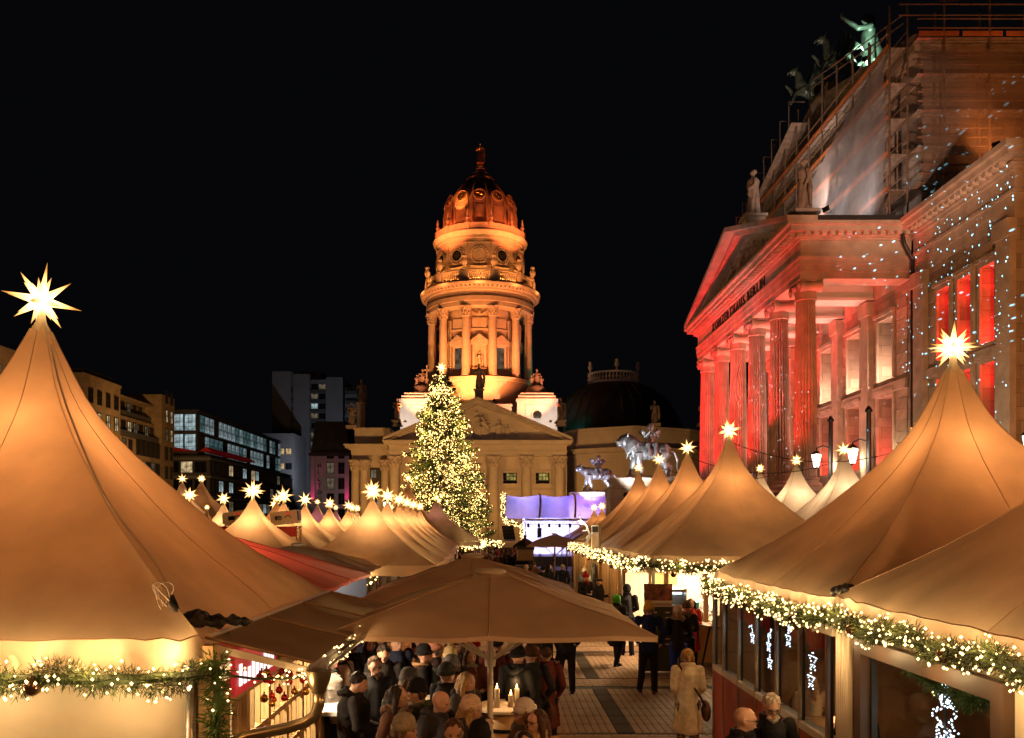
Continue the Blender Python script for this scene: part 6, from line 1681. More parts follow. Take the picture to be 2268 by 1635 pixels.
# ================================================================ STAGE
SG = thing('concert_stage', 'stage with clear arched roof lit violet and bright back wall', 'stage', (4.6, 72, 0))
SX0, SX1, SY = px(1116, 70), px(1352, 70), 70.0
film = cloth_sheet('clear stage roof film', (.62, .6, .9), .5, .55, .2)
def arc(q): # q 0..1 from front lower edge up and back
    a = q * R(100); return (SY + 3.2 * (1 - cos(a)), 3.95 + 2.05 * sin(min(a, pi / 2)) )
for k in range(3):
    b = MB(); n1, n2 = 12, 12; xa, xb = SX0 + (SX1 - SX0) * k / 3, SX0 + (SX1 - SX0) * (k + 1) / 3; vs = []
    for j in range(n2 + 1):
        y, z = arc(j / n2)
        for i in range(n1 + 1):
            s_ = i / n1; vs.append((xa + (xb - xa) * s_ + .14 * sin(j / n2 * 2.4), y, z - .2 * sin(pi * s_) * (.2 + j / n2)))
    b.add(vs, [(j * (n1 + 1) + i, j * (n1 + 1) + i + 1, (j + 1) * (n1 + 1) + i + 1, (j + 1) * (n1 + 1) + i) for j in range(n2) for i in range(n1)])
    b.build('roof_film', film, SG, smooth=1)
for k in range(4):
    x = SX0 + (SX1 - SX0) * k / 3; b = MB(); b.tube([(x + .14 * sin(j / 12 * 2.4), arc(j / 12)[0], arc(j / 12)[1] + .03) for j in range(13)], .1, 6); b.build('roof_rib', mt['woodd'], SG, smooth=1)
def truss(pa, pb, w, name='truss'):
    b = MB(); pa, pb = V(pa), V(pb); d = (pb - pa); L = d.length; d.normalize(); u_ = V((0, 1, 0)) if abs(d.y) < .9 else V((1, 0, 0)); v_ = d.cross(u_)
    cs = [u_ * w + v_ * w, u_ * w - v_ * w, -u_ * w - v_ * w, -u_ * w + v_ * w]
    for c in cs: b.tube([pa + c, pb + c], .035, 5)
    n = int(L / (w * 2.4))
    for i in range(n):
        for q in range(4): b.tube([pa + d * L * i / n + cs[q], pa + d * L * (i + 1) / n + cs[(q + 1) % 4]], .02, 4)
    return b.build(name, mt['steel'], SG)
truss((SX0, SY, 3.6), (SX1 + .2, SY, 3.6), .16); truss((SX0 + 1.6, SY, .2), (SX0 + 1.6, SY, 3.45), .18); truss((SX1 - .4, SY, .2), (SX1 - .4, SY, 3.45), .18)
MB().bx(SX0, SX1, SY - .1, SY + 6, .0, .8).build('platform', mt['greyd'], SG)
MB().bx(SX0 + 1.7, SX1 - .5, SY + 5.8, SY + 6, .8, 4.0).build('back_wall', mt['white'], SG)
MB().bx(SX0 + 1.7, SX1 - .3, SY - .3, SY - .25, 3.8, 3.92).build('fascia', mt['woodd'], SG)
for x, z in ((SX0 + 2.9, 2.75), (SX1 - 1.4, 2.9)):
    b = MB(); b.box((x, SY - .25, z), (.36 if x < 4 else .9, .4, .8 if x < 4 else 1.0), 0, ry=0 if x < 4 else .5).tube([(x, SY - .2, z + .4), (x, SY, 3.5)], .03, 5); b.build('speaker', mt['black'], SG)
for i in range(7): MB().tube([(SX0 + 2 + i * .85, SY - .15, 3.45), (SX0 + 2 + i * .85, SY - .35, 3.25)], [.09, .12], 10).build('spotlight', mt['black'], SG)
t = thing('line_array', 'curved black loudspeaker hanging left of the stage', 'loudspeaker', (SX0 - .1, SY - .6, 2.6))
for i in range(4): MB().box((SX0 + .3 + .05 * i, SY - .7 + .06 * i, 3.2 - i * .3), (.95, .5, .27), 0, rx=-.1 * i).build('cabinet', mt['black'], t)
garland('fairy light column down the left side of stage', [(SX0 - .05, SY - .5, 5.9), (SX0 - .1, SY - .5, 4.2), (SX0 + .2, SY - .5, 3.6), (SX0 + 1.5, SY - .5, 3.4), (SX0 + 1.55, SY - .5, 1.5), (SX0 + 1.4, SY - .5, .6)], .17, 110, 42, 0, .04, .16, 16, 3, (0, -.4, 0))
garland('fairy light bunch at the right side of stage', [(SX1 - 1.6, SY - 6.5, 3.6), (SX1 - 1.5, SY - 6.5, 2.6), (SX1 - 1.9, SY - 6.6, 1.7)], .22, 110, 60, 0, .04, .16, 14, 2, (0, -.4, 0))
for x in (SX0 + 2.8, SX0 + 5, SX0 + 7.2): lamp('stage_lamp', 'SPOT', (x, SY + 2.6, 3.7), (.55, .56, 1), 800, .2, to=(x, SY + 6, 2.0), size=140, blend=.6)
for x, c in ((SX0 + 1.6, (.45, .42, 1)), (SX0 + 4.4, (.25, .25, 1)), (SX0 + 7.2, (.6, .25, .95))): lamp('stage_roof_lamp', 'POINT', (x, SY + 2.2, 4.4), c, 420, .3)
# small tower kiosk
t = thing('tower_kiosk', 'small dark tower kiosk with gold stars before the stage', 'kiosk', (px(1163, 44), 44, 0))
x = px(1163, 44)
MB().bx(x - .38, x + .38, 43.6, 44.4, 0, 1.25).bx(x - .42, x + .42, 43.55, 44.45, 1.6, 2.15).build('body', mt['woodd'], t)
MB().bx(x - .5, x + .55, 43.45, 44.5, 1.28, 1.34).build('canopy', mt['copperd'], t); MB().bx(x - .46, x + .46, 43.5, 44.5, 2.15, 2.3).build('frieze', mt['iron'], t)
MB().lathe([(.66, 2.3), (.6, 2.36), (.2, 2.66), (.07, 2.72), (.07, 2.8), (.1, 2.86), (.02, 2.92)], 4, (x, 44)).build('roof', mt['copperd'], t)
for i in range(6): MB().octa((x - .35 + i * .14, 43.48, 2.22), .03).build('gold_star', mt['baublegold'], t)
# projector boxes on a red banded platform
t = thing('box_platform', 'tube platform with red banner band among the small left tents', 'platform', (-7.8, 27.6, 0))
for x in (px(492, 27.6), px(662, 27.6)):
    for y in (27.35, 27.85): MB().tube([(x, y, 0), (x, y, 3.4)], .045, 8).build('leg', mt['mirror'], t)
MB().bx(px(492, 27.6), px(662, 27.6), 27.3, 27.34, 3.05, 3.36).build('banner', mt['red'], t); MB().bx(px(490, 27.6), px(664, 27.6), 27.36, 27.9, 3.3, 3.38).build('deck', mt['deck'], t)
for i, (u0, u1, v0, v1, tl) in enumerate(((500, 552, 1128, 1164, .1), (603, 662, 1120, 1163, .06))):
    t = thing('projector_box', ['tilted pale box with window and arm drawing, left on the platform', 'larger tilted pale box with black lens end, right on the platform'][i], 'box', (px((u0 + u1) / 2, 27.6), 27.6, 3.4))
    xa, xb = px(u0, 27.6), px(u1, 27.6); zc = 3.66
    b = MB(); b.box(((xa + xb) / 2, 27.6, zc), (xb - xa, .45, .42), 0, ry=-tl - .05); b.build('case', mt['cream'], t)
    MB().box((xa + .26, 27.36, zc - .02), (.2, .02, .13), 0, ry=-tl).build('window', mt['dark'], t)
    MB().tube([(xb - .3 + .09 * cos(a), 27.36, zc - .02 + .09 * sin(a)) for a in [pi * q / 8 for q in range(9)]], .014, 5).build('handle', mt['black'], t)
    MB().box(((xb - .02) if i else xa, 27.6, zc + (.06 if i else -.05)), (.1, .4, .3), 0, ry=-tl).build('lens_hood', mt['black'] if i else mt['white'], t)
    MB().box((xb - .3, 27.36, zc + .13), (.16, .012, .05), 0, ry=-tl).build('red_label', M('red label', (.7, .05, .04), .5, emit=(1, .05, .03), es=.3) if not i else bpy.data.materials['red label'], t)  # label glows by itself, light put into its material
    for q in range(3): MB().box((xb - .42 + q * .13, 27.365, zc - .13), (.07, .012, .05)).build('control', mt['steel'], t)
# stall glimpsed between umbrellas
t = thing('trinket_stall', 'bright trinket stall with blue cloth between the umbrellas and tents', 'stall', (-3.6, 19, 0))
MB().bx(-5.2, -3.0, 19.4, 19.46, 0, 2.3).build('back_wall', M('dark blue backing', (.015, .025, .06), .7), t); MB().bx(-5.3, -3.0, 18.3, 18.8, .8, .95).build('counter', M('blue cloth', (.03, .06, .25), .8), t)
for i in range(22): MB().lathe([(.05, .95), (.04 + .03 * rnd.random(), 1.03), (.02, 1.1 + .12 * rnd.random())], 10, (-5.1 + i * .095, 18.4 + .25 * rnd.random())).build('trinket', mt[['woodw', 'red', 'white', 'baublegold'][i % 4]], t)
lamp('trinket_lamp', 'POINT', (-4.0, 18.6, 2.2), (1, .8, .5), 190, .1)
# street lanterns by the concert hall
def lantern(lab, x, y, h, w, zl=None, side=-1):
    t = thing('street_lantern', lab, 'street lamp', (x, y, 0))
    MB().lathe([(.26, 0), (.26, .5), (.16, .7), (.13, 1.2), (.11, h)], 12, (x, y)).lathe([(.16, h), (.18, h + .1), (.05, h + .3)], 12, (x, y)).build('post', mt['iron'], t, smooth=40)
    zl = zl or h - .9; xl = x + side * .75
    MB().tube([(x, y, zl + 1.0), (x + side * .4, y, zl + 1.15), (xl, y, zl + 1.0), (xl, y, zl + .85)], .035, 6).build('bracket', mt['iron'], t)
    MB().lathe([(.05, zl + .9), (.3, zl + .72), (.28, zl + .68)], 6, (xl, y)).lathe([(.12, zl - .06), (.16, zl), (.05, zl + .02)], 6, (xl, y)).build('hood', mt['iron'], t)
    MB().lathe([(.13, zl + .02), (.26, zl + .67)], 6, (xl, y)).build('lantern_glass', glow('lantern glass', (1, .92, .78), 5, True) if 'lantern glass' not in bpy.data.materials else bpy.data.materials['lantern glass'], t)
    lamp('lantern_light', 'POINT', (xl, y - .5, zl + .3), (1, .8, .55), w, .2)
lantern('black lantern post beside the nearest red column', px(1840, 44.5), 44.5, 8.8, 260, 6.4, -1)
lantern('black lantern post before the portico windows', px(1924, 40), 40, 8.7, 260, 6.3, -1)
lantern('black lantern post before the wing of the concert hall', px(2044, 38), 36.5, 8.6, 260, 6.6, -1)
lantern('black lantern post right of the glass restaurant tent', 13.6, 20.5, 6.2, 110, 4.9, -1)
lantern('black lantern post among the small tents left of the fir', -9.0, 63, 6, 160, 4.4, 1)
# ================================================================ PEOPLE
ARMS = {
 'down': [((.19, .01, 1.43), (.25, .03, 1.16), (.26, -.05, .92)), ((-.19, .01, 1.43), (-.25, .03, 1.16), (-.26, -.05, .92))],
 'hold': [((.19, .01, 1.43), (.24, .0, 1.15), (.07, -.27, 1.17)), ((-.19, .01, 1.43), (-.25, .02, 1.15), (-.1, -.25, 1.1))],
 'cup':  [((.19, .01, 1.43), (.26, .01, 1.15), (.14, -.28, 1.2)), ((-.19, .01, 1.43), (-.26, .06, 1.15), (-.2, -.1, .97))],
 'pocket': [((.19, .01, 1.43), (.29, .08, 1.17), (.21, -.07, .97)), ((-.19, .01, 1.43), (-.29, .08, 1.17), (-.21, -.07, .97))],
 'close': [((.175, .01, 1.43), (.215, .04, 1.16), (.14, -.16, 1.0)), ((-.175, .01, 1.43), (-.215, .04, 1.16), (-.14, -.16, 1.0))],
 'phone': [((.19, .01, 1.43), (.24, -.02, 1.15), (.04, -.3, 1.08)), ((-.19, .01, 1.43), (-.24, -.02, 1.15), (-.05, -.29, 1.05))],
}
LEGS = {'stand': [((.09, 0, .92), (.1, -.015, .5), (.105, .02, .08)), ((-.09, 0, .92), (-.1, -.015, .5), (-.105, .02, .08))],
        'ease': [((.09, 0, .92), (.13, -.03, .5), (.17, -.04, .08)), ((-.09, 0, .92), (-.1, -.02, .5), (-.11, .06, .08))],
        'sit': [((.09, -.04, .9), (.12, -.44, .92), (.12, -.46, .5)), ((-.09, -.04, .9), (-.12, -.44, .92), (-.12, -.44, .5))],
        'walk': [((.09, 0, .92), (.1, -.13, .52), (.1, -.2, .08)), ((-.09, 0, .92), (-.1, -.02, .5), (-.1, .22, .1))]}
def hand(b, wr, el, s_):
    w, e = V(wr), V(el); d = (w - e).normalized(); side = d.cross(V((0, 0, 1)))
    side = side.normalized() if side.length > .2 else V((1, 0, 0)); up = side.cross(d)
    pc = w + d * .05
    b.tube([w - d * .02, w + d * .03, w + d * .085], [(.024, .02), (.038, .018), (.036, .016)], 8)
    for k, (o, l) in enumerate(((-.028, .062), (-.009, .072), (.01, .068), (.028, .052))):
        p = w + d * .08 + side * o
        b.tube([p, p + d * l * .55 - up * .008 * s_, p + d * l * .75 - up * .028], [.0095, .009, .008], 6)
    p = w + d * .035 - side * s_ * .034
    b.tube([p, p + d * .03 - side * s_ * .02 - up * .01, p + d * .055 - side * s_ * .015 - up * .02], [.012, .0105, .009], 6)
def body_parts(arms, legs, yaw, tilt):
    sk, jk, ct, tr = MB(), MB(), MB(), MB()
    HM = Matrix.Translation((0, -.01, 1.5)) @ Matrix.Rotation(yaw, 4, 'Z') @ Matrix.Rotation(tilt, 4, 'X')
    # ---- continuous body
    sk.tube([(0, 0, .9), (0, 0, 1.05), (0, 0, 1.25), (0, 0, 1.4), (0, 0, 1.47)], [(.15, .1), (.14, .095), (.16, .105), (.17, .1), (.07, .06)], 14)
    sk.tube([(0, .0, 1.42), (0, -.005, 1.52), (0, -.012, 1.57)], [.062, .055, .054], 10)
    h = MB()
    h.ball((0, -.015, .125), (.074, .092, .112), 16, 12); h.ball((0, .012, .145), (.078, .09, .09), 16, 12)
    h.tube([(0, -.04, .075), (0, -.055, .035), (0, -.058, .018)], [(.056, .05), (.042, .034), (.022, .018)], 10)
    h.tube([(0, -.1, .135), (0, -.118, .105), (0, -.105, .095)], [.011, .016, .012], 7)
    h.tube([(-.045, -.09, .148), (0, -.104, .15), (.045, -.09, .148)], [.011, .012, .011], 6)
    h.tube([(-.025, -.1, .06), (0, -.107, .062), (.025, -.1, .06)], [.008, .011, .008], 6)
    for s_ in (-1, 1): h.ball((s_ * .079, .005, .115), (.012, .022, .032), 7, 6); h.ball((s_ * .045, -.07, .1), (.022, .02, .02), 7, 6)
    h.v = [tuple(HM @ V(p)) for p in h.v]; sk.v, sk.f = sk.v, sk.f
    sk.add(h.v, h.f)
    for (a, k, n), s_ in zip(ARMS[arms], (1, -1)):
        sk.tube([a, V(a).lerp(V(k), .5), k, V(k).lerp(V(n), .4), n], [.052, .046, .039, .036, .025], 9); hand(sk, n, k, s_)
        for m, r0 in ((jk, .0), (ct, -.002)):
            e = V(n) + (V(n) - V(k)).normalized() * .01
            m.ball(a, .078 + r0, 9, 7); m.tube([V(a) + V((0, 0, .01)), V(a).lerp(V(k), .5), k, V(k).lerp(V(n), .5), e], [.074 + r0, .067 + r0, .058 + r0, .052 + r0, .043 + r0], 10)
    for (a, k, n) in LEGS[legs]:
        sk.tube([a, V(a).lerp(V(k), .5), k, V(k).lerp(V(n), .35), n, (n[0], n[1], n[2] - .05)], [.085, .075, .054, .054, .036, .034], 10); sk.tube([(n[0], n[1] + .04, n[2] - .045), (n[0], n[1] - .15, n[2] - .05)], [(.035, .03), (.04, .025)], 8)
        tr.tube([V(a) + V((0, 0, .04)), V(a).lerp(V(k), .5), k, V(k).lerp(V(n), .4), (n[0], n[1], n[2] + .02), (n[0], n[1], n[2] - .025)], [.108, .092, .074, .07, .062, .066], 10)
    tr.tube([(0, 0, .82), (0, 0, .92), (0, 0, 1.02)], [(.17, .115), (.17, .12), (.155, .11)], 12)
    # jacket
    jk.tube([(0, 0, .8), (0, 0, .84), (0, 0, 1.0), (0, 0, 1.2), (0, 0, 1.38), (0, 0, 1.46), (0, 0, 1.5)], [(.19, .135), (.2, .145), (.185, .135), (.195, .145), (.195, .13), (.13, .1), (.09, .085)], 16)
    for i, z in enumerate((.9, 1.02, 1.14, 1.26)): jk.tube([(.2 * cos(t), .148 * sin(t), z + .012 * sin(3 * t + i)) for t in [2 * pi * q / 16 for q in range(17)]], .012, 5, cap=False)
    jk.tube([(.085 * cos(t), .005 + .085 * sin(t), 1.5 + .012 * sin(t)) for t in [2 * pi * q / 12 for q in range(13)]], .03, 6, cap=False)
    # coat
    ct.tube([(0, .01, .5), (0, .01, .56), (0, 0, .8), (0, 0, 1.0), (0, 0, 1.2), (0, 0, 1.38), (0, 0, 1.46), (0, 0, 1.52)], [(.235, .175), (.235, .175), (.21, .155), (.19, .14), (.2, .148), (.2, .135), (.135, .105), (.09, .085)], 16)
    for q in range(8):
        t = 2 * pi * q / 8 + .3; ct.tube([(.225 * cos(t), .165 * sin(t), .52), (.2 * cos(t + .1), .145 * sin(t + .1), .8), (.175 * cos(t), .125 * sin(t), 1.0)], [.02, .016, .006], 5)
    ct.tube([(.088 * cos(t), .008 + .088 * sin(t), 1.51 + .015 * sin(t)) for t in [2 * pi * q / 12 for q in range(13)]], .032, 6, cap=False)
    return sk, jk, ct, tr, HM
VAR = {}
def variant(arms, legs, yaw, tilt):
    k = (arms, legs, round(yaw, 2), round(tilt, 2))
    if k not in VAR:
        sk, jk, ct, tr, HM = body_parts(arms, legs, yaw, tilt)
        VAR[k] = (remesh(sk, 'person_body', skin['light'], .0125, 2), remesh(jk, 'jacket', mt['black'], .017, 2, .012, 9), remesh(ct, 'coat', mt['black'], .017, 2, .010, 8), remesh(tr, 'trousers', mt['black'], .017, 2, .008, 10), HM)
    return VAR[k]
skin = {'light': M('skin', (.62, .36, .25), .5, var=.08, scale=9), 'dark': M('deep skin', (.14, .07, .045), .45, var=.08, scale=9)}
eye_m = M('eye', (.03, .02, .02), .3, var=0); lip_m = M('lips', (.42, .13, .11), .5, var=.05)
# shared head dressing, in head space (z=0 at the neck joint)
def hd(f): b = MB(); f(b); return b
def short_hair(b):
    b.ball((0, .018, .162), (.092, .103, .096), 16, 12)
    b.v = [(x, y, max(z, .15 - .9 * max(0, y) if y > -.02 else .185 + .2 * abs(x))) for x, y, z in b.v]
HAIR = {}
def build_hair():
    b = hd(short_hair); HAIR['short'] = remesh(b, 'hair', mt['black'], .011, 0, .016, 42)
    b = MB(); b.ball((0, .02, .15), (.088, .1, .1), 14, 10)
    b.tube([(0, .06, .17), (0, .095, .06), (0, .11, -.06), (0, .1, -.2)], [(.085, .04), (.1, .045), (.105, .04), (.07, .02)], 12)
    for s_ in (-1, 1): b.tube([(s_ * .05, -.03, .2), (s_ * .092, -.02, .12), (s_ * .1, -.01, 0), (s_ * .095, -.03, -.15)], [.03, .032, .035, .018], 8)
    m = remesh(b, 'hair', mt['black'], .012, 1, .012, 30)
    HAIR['long'] = m
    b = MB(); b.ball((0, .02, .155), (.09, .1, .098), 14, 10); b.tube([(0, .08, .14), (0, .085, .05)], [(.075, .035), (.06, .03)], 10)
    for s_ in (-1, 1): b.tube([(s_ * .05, -.035, .2), (s_ * .09, -.01, .1), (s_ * .08, .0, .05)], [.028, .028, .02], 8)
    HAIR['bob'] = remesh(b, 'hair', mt['black'], .012, 1, .008, 30)
    b = MB(); b.lathe([(.096, .128), (.107, .135), (.108, .178), (.1, .188), (.094, .192), (.095, .212), (.084, .248), (.054, .28), (.015, .295)], 36, rad=lambda k, r: r * (1 + .045 * (k % 2))); b.v = [(x * .95, y * 1.12 + .012, z + .1 * y * -.35) for x, y, z in b.v]
    HAIR['beanie'] = b.mesh('hat', None, 1)
    b = MB()
    for i in range(90):
        d = V((rnd.gauss(0, 1), rnd.gauss(0, 1), rnd.gauss(0, 1))).normalized(); e = d.cross(V((.3, .4, .6))).normalized() * .012
        b.add([d * .02 - e, d * .02 + e, d * .058], [(0, 1, 2)])
    b.ball((0, 0, 0), .04, 8, 6); b.v = [(x, y + .015, z + .315) for x, y, z in b.v]
    HAIR['pompom'] = b.mesh('pompom', None)
    b = MB(); b.lathe([(.1, .16), (.135, .17), (.13, .2), (.09, .225), (.03, .232)], 20); b.v = [(x, y * 1.08 + .02, z - .05 * x + .1 * y * -.2) for x, y, z in b.v]; HAIR['beret'] = b.mesh('hat', None, 1)
    b = MB(); b.tube([(.1 * cos(t), .1 + .06 * sin(t) * (1 if sin(t) > 0 else 1.4), -.02 + .03 * cos(2 * t)) for t in [2 * pi * q / 14 for q in range(15)]], .04, 8, cap=False); HAIR['hood'] = remesh(b, 'hood', mt['black'], .014, 1, .006, 20)
    b = MB()
    for i in range(240):
        t = rnd.uniform(0, 2 * pi); c = V((.125 * cos(t), .05 + .1 * sin(t), .0 + .03 * sin(2 * t))); d = V((rnd.gauss(0, 1), rnd.gauss(0, 1), rnd.gauss(0, 1))).normalized(); e = d.cross(V((.3, .4, .6))).normalized() * .012
        b.add([c - e, c + e, c + d * .06], [(0, 1, 2)])
    b.tube([(.12 * cos(t), .05 + .1 * sin(t), 0) for t in [2 * pi * q / 14 for q in range(15)]], .03, 6, cap=False); HAIR['fur'] = b.mesh('fur_trim', None)
    b = MB(); b.ball((0, .02, .14), (.108, .12, .125), 14, 10); b.tube([(0, .02, .05), (0, .02, -.03)], [(.1, .1), (.11, .11)], 12)
    b.v = [(x, max(y, -.055), z) for x, y, z in b.v]; HAIR['hoodup'] = b.mesh('hood', None, 1)
    b = MB(); b.tube([(.075 * cos(t), .0 + .078 * sin(t), -.005 + .01 * sin(3 * t)) for t in [2 * pi * q / 14 for q in range(15)]], .035, 8, cap=False); b.tube([(.04, -.08, -.02), (.05, -.12, -.12), (.05, -.13, -.24)], [(.03, .02), (.045, .015), (.045, .01)], 8); HAIR['scarf'] = b.mesh('scarf', None, 1)
    b = MB()
    for s_ in (-1, 1): b.tube([(s_ * .035 + .024 * cos(t), -.112, .128 + .018 * sin(t)) for t in [2 * pi * q / 12 for q in range(13)]], .0035, 5, cap=False).tube([(s_ * .058, -.11, .132), (s_ * .084, .0, .13)], .003, 4)
    b.tube([(-.012, -.114, .13), (.012, -.114, .13)], .003, 4); HAIR['glasses'] = b.mesh('glasses', None)
    b = MB(); b.tube([(-.05, -.07, .05), (-.02, -.1, .03), (.02, -.1, .03), (.05, -.07, .05)], [.024, .028, .028, .024], 8).tube([(0, -.085, .035), (0, -.09, -.01), (0, -.08, -.045)], [(.045, .025), (.036, .02), (.015, .01)], 8); HAIR['beard'] = b.mesh('beard', None, 1)
    b = MB(); b.ball((0, 0, 0), (.011, .008, .008), 8, 6); HAIR['eye'] = b.mesh('eye', eye_m, 1)
    b = MB(); b.tube([(-.022, -.108, .062), (0, -.116, .063), (.022, -.108, .062)], [.004, .0075, .004], 6); HAIR['lips'] = b.mesh('lips', lip_m, 1)
    for k, m in HAIR.items():
        if not m.materials: m.materials.append(mt['black'])
build_hair()
shoe_me = MB()
shoe_me.tube([(0, .07, .045), (0, .02, .06), (0, -.07, .045), (0, -.17, .03)], [(.03, .04), (.042, .05), (.045, .042), (.03, .022)], 10); shoe_me.bx(-.042, .042, -.18, .08, .002, .022)
shoe_me = shoe_me.mesh('shoe', mt['black'], 50)
cup_me = MB().lathe([(.036, 0), (.04, .09), (.036, .09), (.03, .02)], 12).tube([(.038, 0, .075), (.065, 0, .06), (.062, 0, .03), (.038, 0, .02)], .006, 6).mesh('mug', M('dark glazed mug', (.02, .02, .03), .25, var=.1), 40)
phone_me = MB().bx(-.036, .036, -.004, .004, -.07, .07).mesh('phone', glow('phone screen', (.6, .75, 1), .7))
bag_me = MB(); bag_me.tube([(0, -.12, -.0), (0, -.13, -.14), (0, -.1, -.24)], [(.04, .03), (.07, .05), (.05, .04)], 10).ball((0, 0, -.14), (.07, .17, .15), 12, 8)
bag_me = remesh(bag_me, 'shoulder_bag', mt['woodd'], .02, 2, .01, 10)
CM = {}
def cm(c, rough=.85, var=.18):
    k = tuple(round(x, 3) for x in c)
    if k not in CM: CM[k] = M('cloth %d' % len(CM), c, rough, var=var, scale=14, bump=.35, bscale=50, spec=.12)
    return CM[k]
HM_ = {}
def hairm(c):
    if c not in HM_: HM_[c] = M('hair %d' % len(HM_), tuple(q * .85 for q in c), .5, var=.6, scale=45, bump=.8, bscale=70, spec=.3)
    return HM_[c]
BLK, NAVY, CHAR, BRN, GREY, CREAM = (.016, .015, .017), (.02, .025, .05), (.035, .035, .04), (.075, .04, .025), (.16, .15, .15), (.62, .5, .36)
def person(lab, u, Y, face, h=1.74, arms='pocket', legs='stand', yaw=0, tilt=0, top='jacket', col=BLK, trou=BLK, hat=None, hair=None, hc=(.06, .035, .02), hatc=BLK, tone='light', x=None, shoes=BLK, extra=(), tm=None, scarf=None, fur=None, grp=None, cat='person', z=0):
    if x is None: x = px(u, Y)
    body, jk, ct, tr, HM = variant(arms, legs, yaw, tilt)
    o = bpy.data.objects.new('person', body); COL.objects.link(o); o.location = (x, Y, z); o.rotation_euler.z = face; s_ = h / 1.75; o.scale = (s_, s_, s_)
    tag(o, lab, cat, grp); ORG[o.name] = V((0, 0, 0))
    if tone != 'light': o.material_slots[0].link = 'OBJECT'; o.material_slots[0].material = skin[tone]
    inst(ct if top == 'coat' else jk, top, o, mat=cm(col)); inst(tr, 'trousers', o, mat=tm or cm(trou))
    def on_head(k, nm, m=None):
        q = inst(HAIR[k], nm, o, mat=m); q.matrix_basis = HM; return q
    if hair: on_head(hair, 'hair', hairm(hc))
    if hat: on_head(hat, 'hat' if hat != 'hoodup' else 'hood', cm(hatc))
    if hat == 'hoodup' or 'hood' in extra: pass
    for k in extra:
        if k in ('glasses', 'beard', 'pompom', 'hood'):
            on_head(k, k, {'glasses': mt['black'], 'beard': hairm(hc), 'pompom': cm(hatc), 'hood': cm(col)}[k])
    if scarf: on_head('scarf', 'scarf', cm(scarf))
    if fur: on_head('fur', 'fur_trim', cm(fur))
    for e in (-1, 1):
        q = inst(HAIR['eye'], 'eye', o); q.matrix_basis = HM @ Matrix.Translation((e * .034, -.1, .128))
    on_head('lips', 'lips')
    for (a, k, n), e in zip(LEGS[legs], (1, -1)):
        q = inst(shoe_me, 'shoe', o, mat=cm(shoes)); q.location = (n[0], n[1] - .01, n[2] - .08); q.rotation_euler.z = e * .15
    w = V(ARMS[arms][0][2])
    if 'mug' in extra:
        q = inst(cup_me, 'mug', None, (0, 0, 0)); M4 = Matrix.Translation((x, Y, z)) @ Matrix.Rotation(face, 4, 'Z') @ Matrix.Scale(s_, 4)
        q.matrix_basis = M4 @ Matrix.Translation(w + V((-.05, -.08, -.02))); tag(q, 'dark mug held by the ' + lab, 'mug'); ORG.pop(q.name, None)
    if 'phone' in extra:
        q = inst(phone_me, 'phone', None, (0, 0, 0)); M4 = Matrix.Translation((x, Y, z)) @ Matrix.Rotation(face, 4, 'Z') @ Matrix.Scale(s_, 4)
        q.matrix_basis = M4 @ Matrix.Translation(w + V((-.06, -.1, .03))) @ Matrix.Rotation(-.9, 4, 'X'); tag(q, 'lit phone held by the ' + lab, 'phone')
    if 'bag' in extra:
        q = inst(bag_me, 'shoulder_bag', None, (0, 0, 0), mat=cm((.13, .06, .035))); M4 = Matrix.Translation((x, Y, z)) @ Matrix.Rotation(face, 4, 'Z') @ Matrix.Scale(s_, 4)
        q.matrix_basis = M4 @ Matrix.Translation((-.27, .0, .95)); tag(q, 'brown bag carried by the ' + lab, 'bag')
        b = MB(); b.tube([(-.27, -.05, .85), (-.14, -.16, 1.15), (.1, -.13, 1.46), (.13, .03, 1.5), (.0, .15, 1.3), (-.2, .16, 1.0), (-.27, .08, .85)], .015, 6)
        s2 = b.build('strap', cm((.05, .03, .02)), q); s2.matrix_basis = Matrix.Translation((-.27, .0, .95)).inverted()
    return o
BK = pi                              # seen from behind
L_, R_ = pi / 2 * -1, pi / 2           # facing picture left (-X) / right (+X)
P = person
P('person in grey jacket with backpack straps and dark hair', 729, 11.45, R_ * .8, 1.74, 'cup', col=(.3, .28, .25), hair='short', scarf=(.02, .02, .02))
P('person with auburn hair in beige jacket clasping hands', 753, 12.2, R_ * .6, 1.72, 'hold', yaw=.3, col=(.36, .25, .17), hair='bob', hc=(.14, .045, .02), scarf=(.03, .02, .02))
P('person with deep skin in black coat raising one hand', 776, 12.7, R_ * .45, 1.76, 'hold', col=BLK, tone='dark', hair='short', hc=(.01, .01, .01))
P('person in black hooded sweater looking at a phone', 783, 9.88, R_ * 1.15, 1.74, 'phone', tilt=.38, col=(.022, .018, .018), hair='short', hc=(.02, .014, .01), extra=('phone', 'hood'))
P('person with glasses and short beard in dark hooded jacket', 831, 10.9, .25, 1.76, 'cup', yaw=.15, col=(.025, .024, .026), hair='short', hc=(.13, .07, .035), extra=('glasses', 'beard', 'mug', 'hood'))
P('person in black leather jacket looking down at a camera', 850, 12.0, .1, 1.77, 'phone', tilt=.4, col=(.02, .019, .018), hair='short', hc=(.03, .02, .014))
P('person with cropped hair behind the leather jacket', 876, 12.9, .5, 1.78, 'pocket', yaw=.3, col=NAVY, hair='short', hc=(.1, .05, .025))
P('person with large fur hood and black beanie', 938, 12.0, BK * .55, 1.74, 'hold', col=BLK, hat='beanie', fur=(.34, .2, .1))
P('person in salmon pink beanie behind the fur hood', 962, 12.6, BK * .6, 1.72, 'pocket', col=(.05, .03, .03), hat='beanie', hatc=(.62, .27, .18), hair='bob')
P('person in cream pompom beanie seen from behind', 997, 11.9, BK, 1.72, 'hold', col=CHAR, hat='beanie', hatc=(.5, .38, .2), extra=('pompom',), hair='long', hc=(.2, .1, .04))
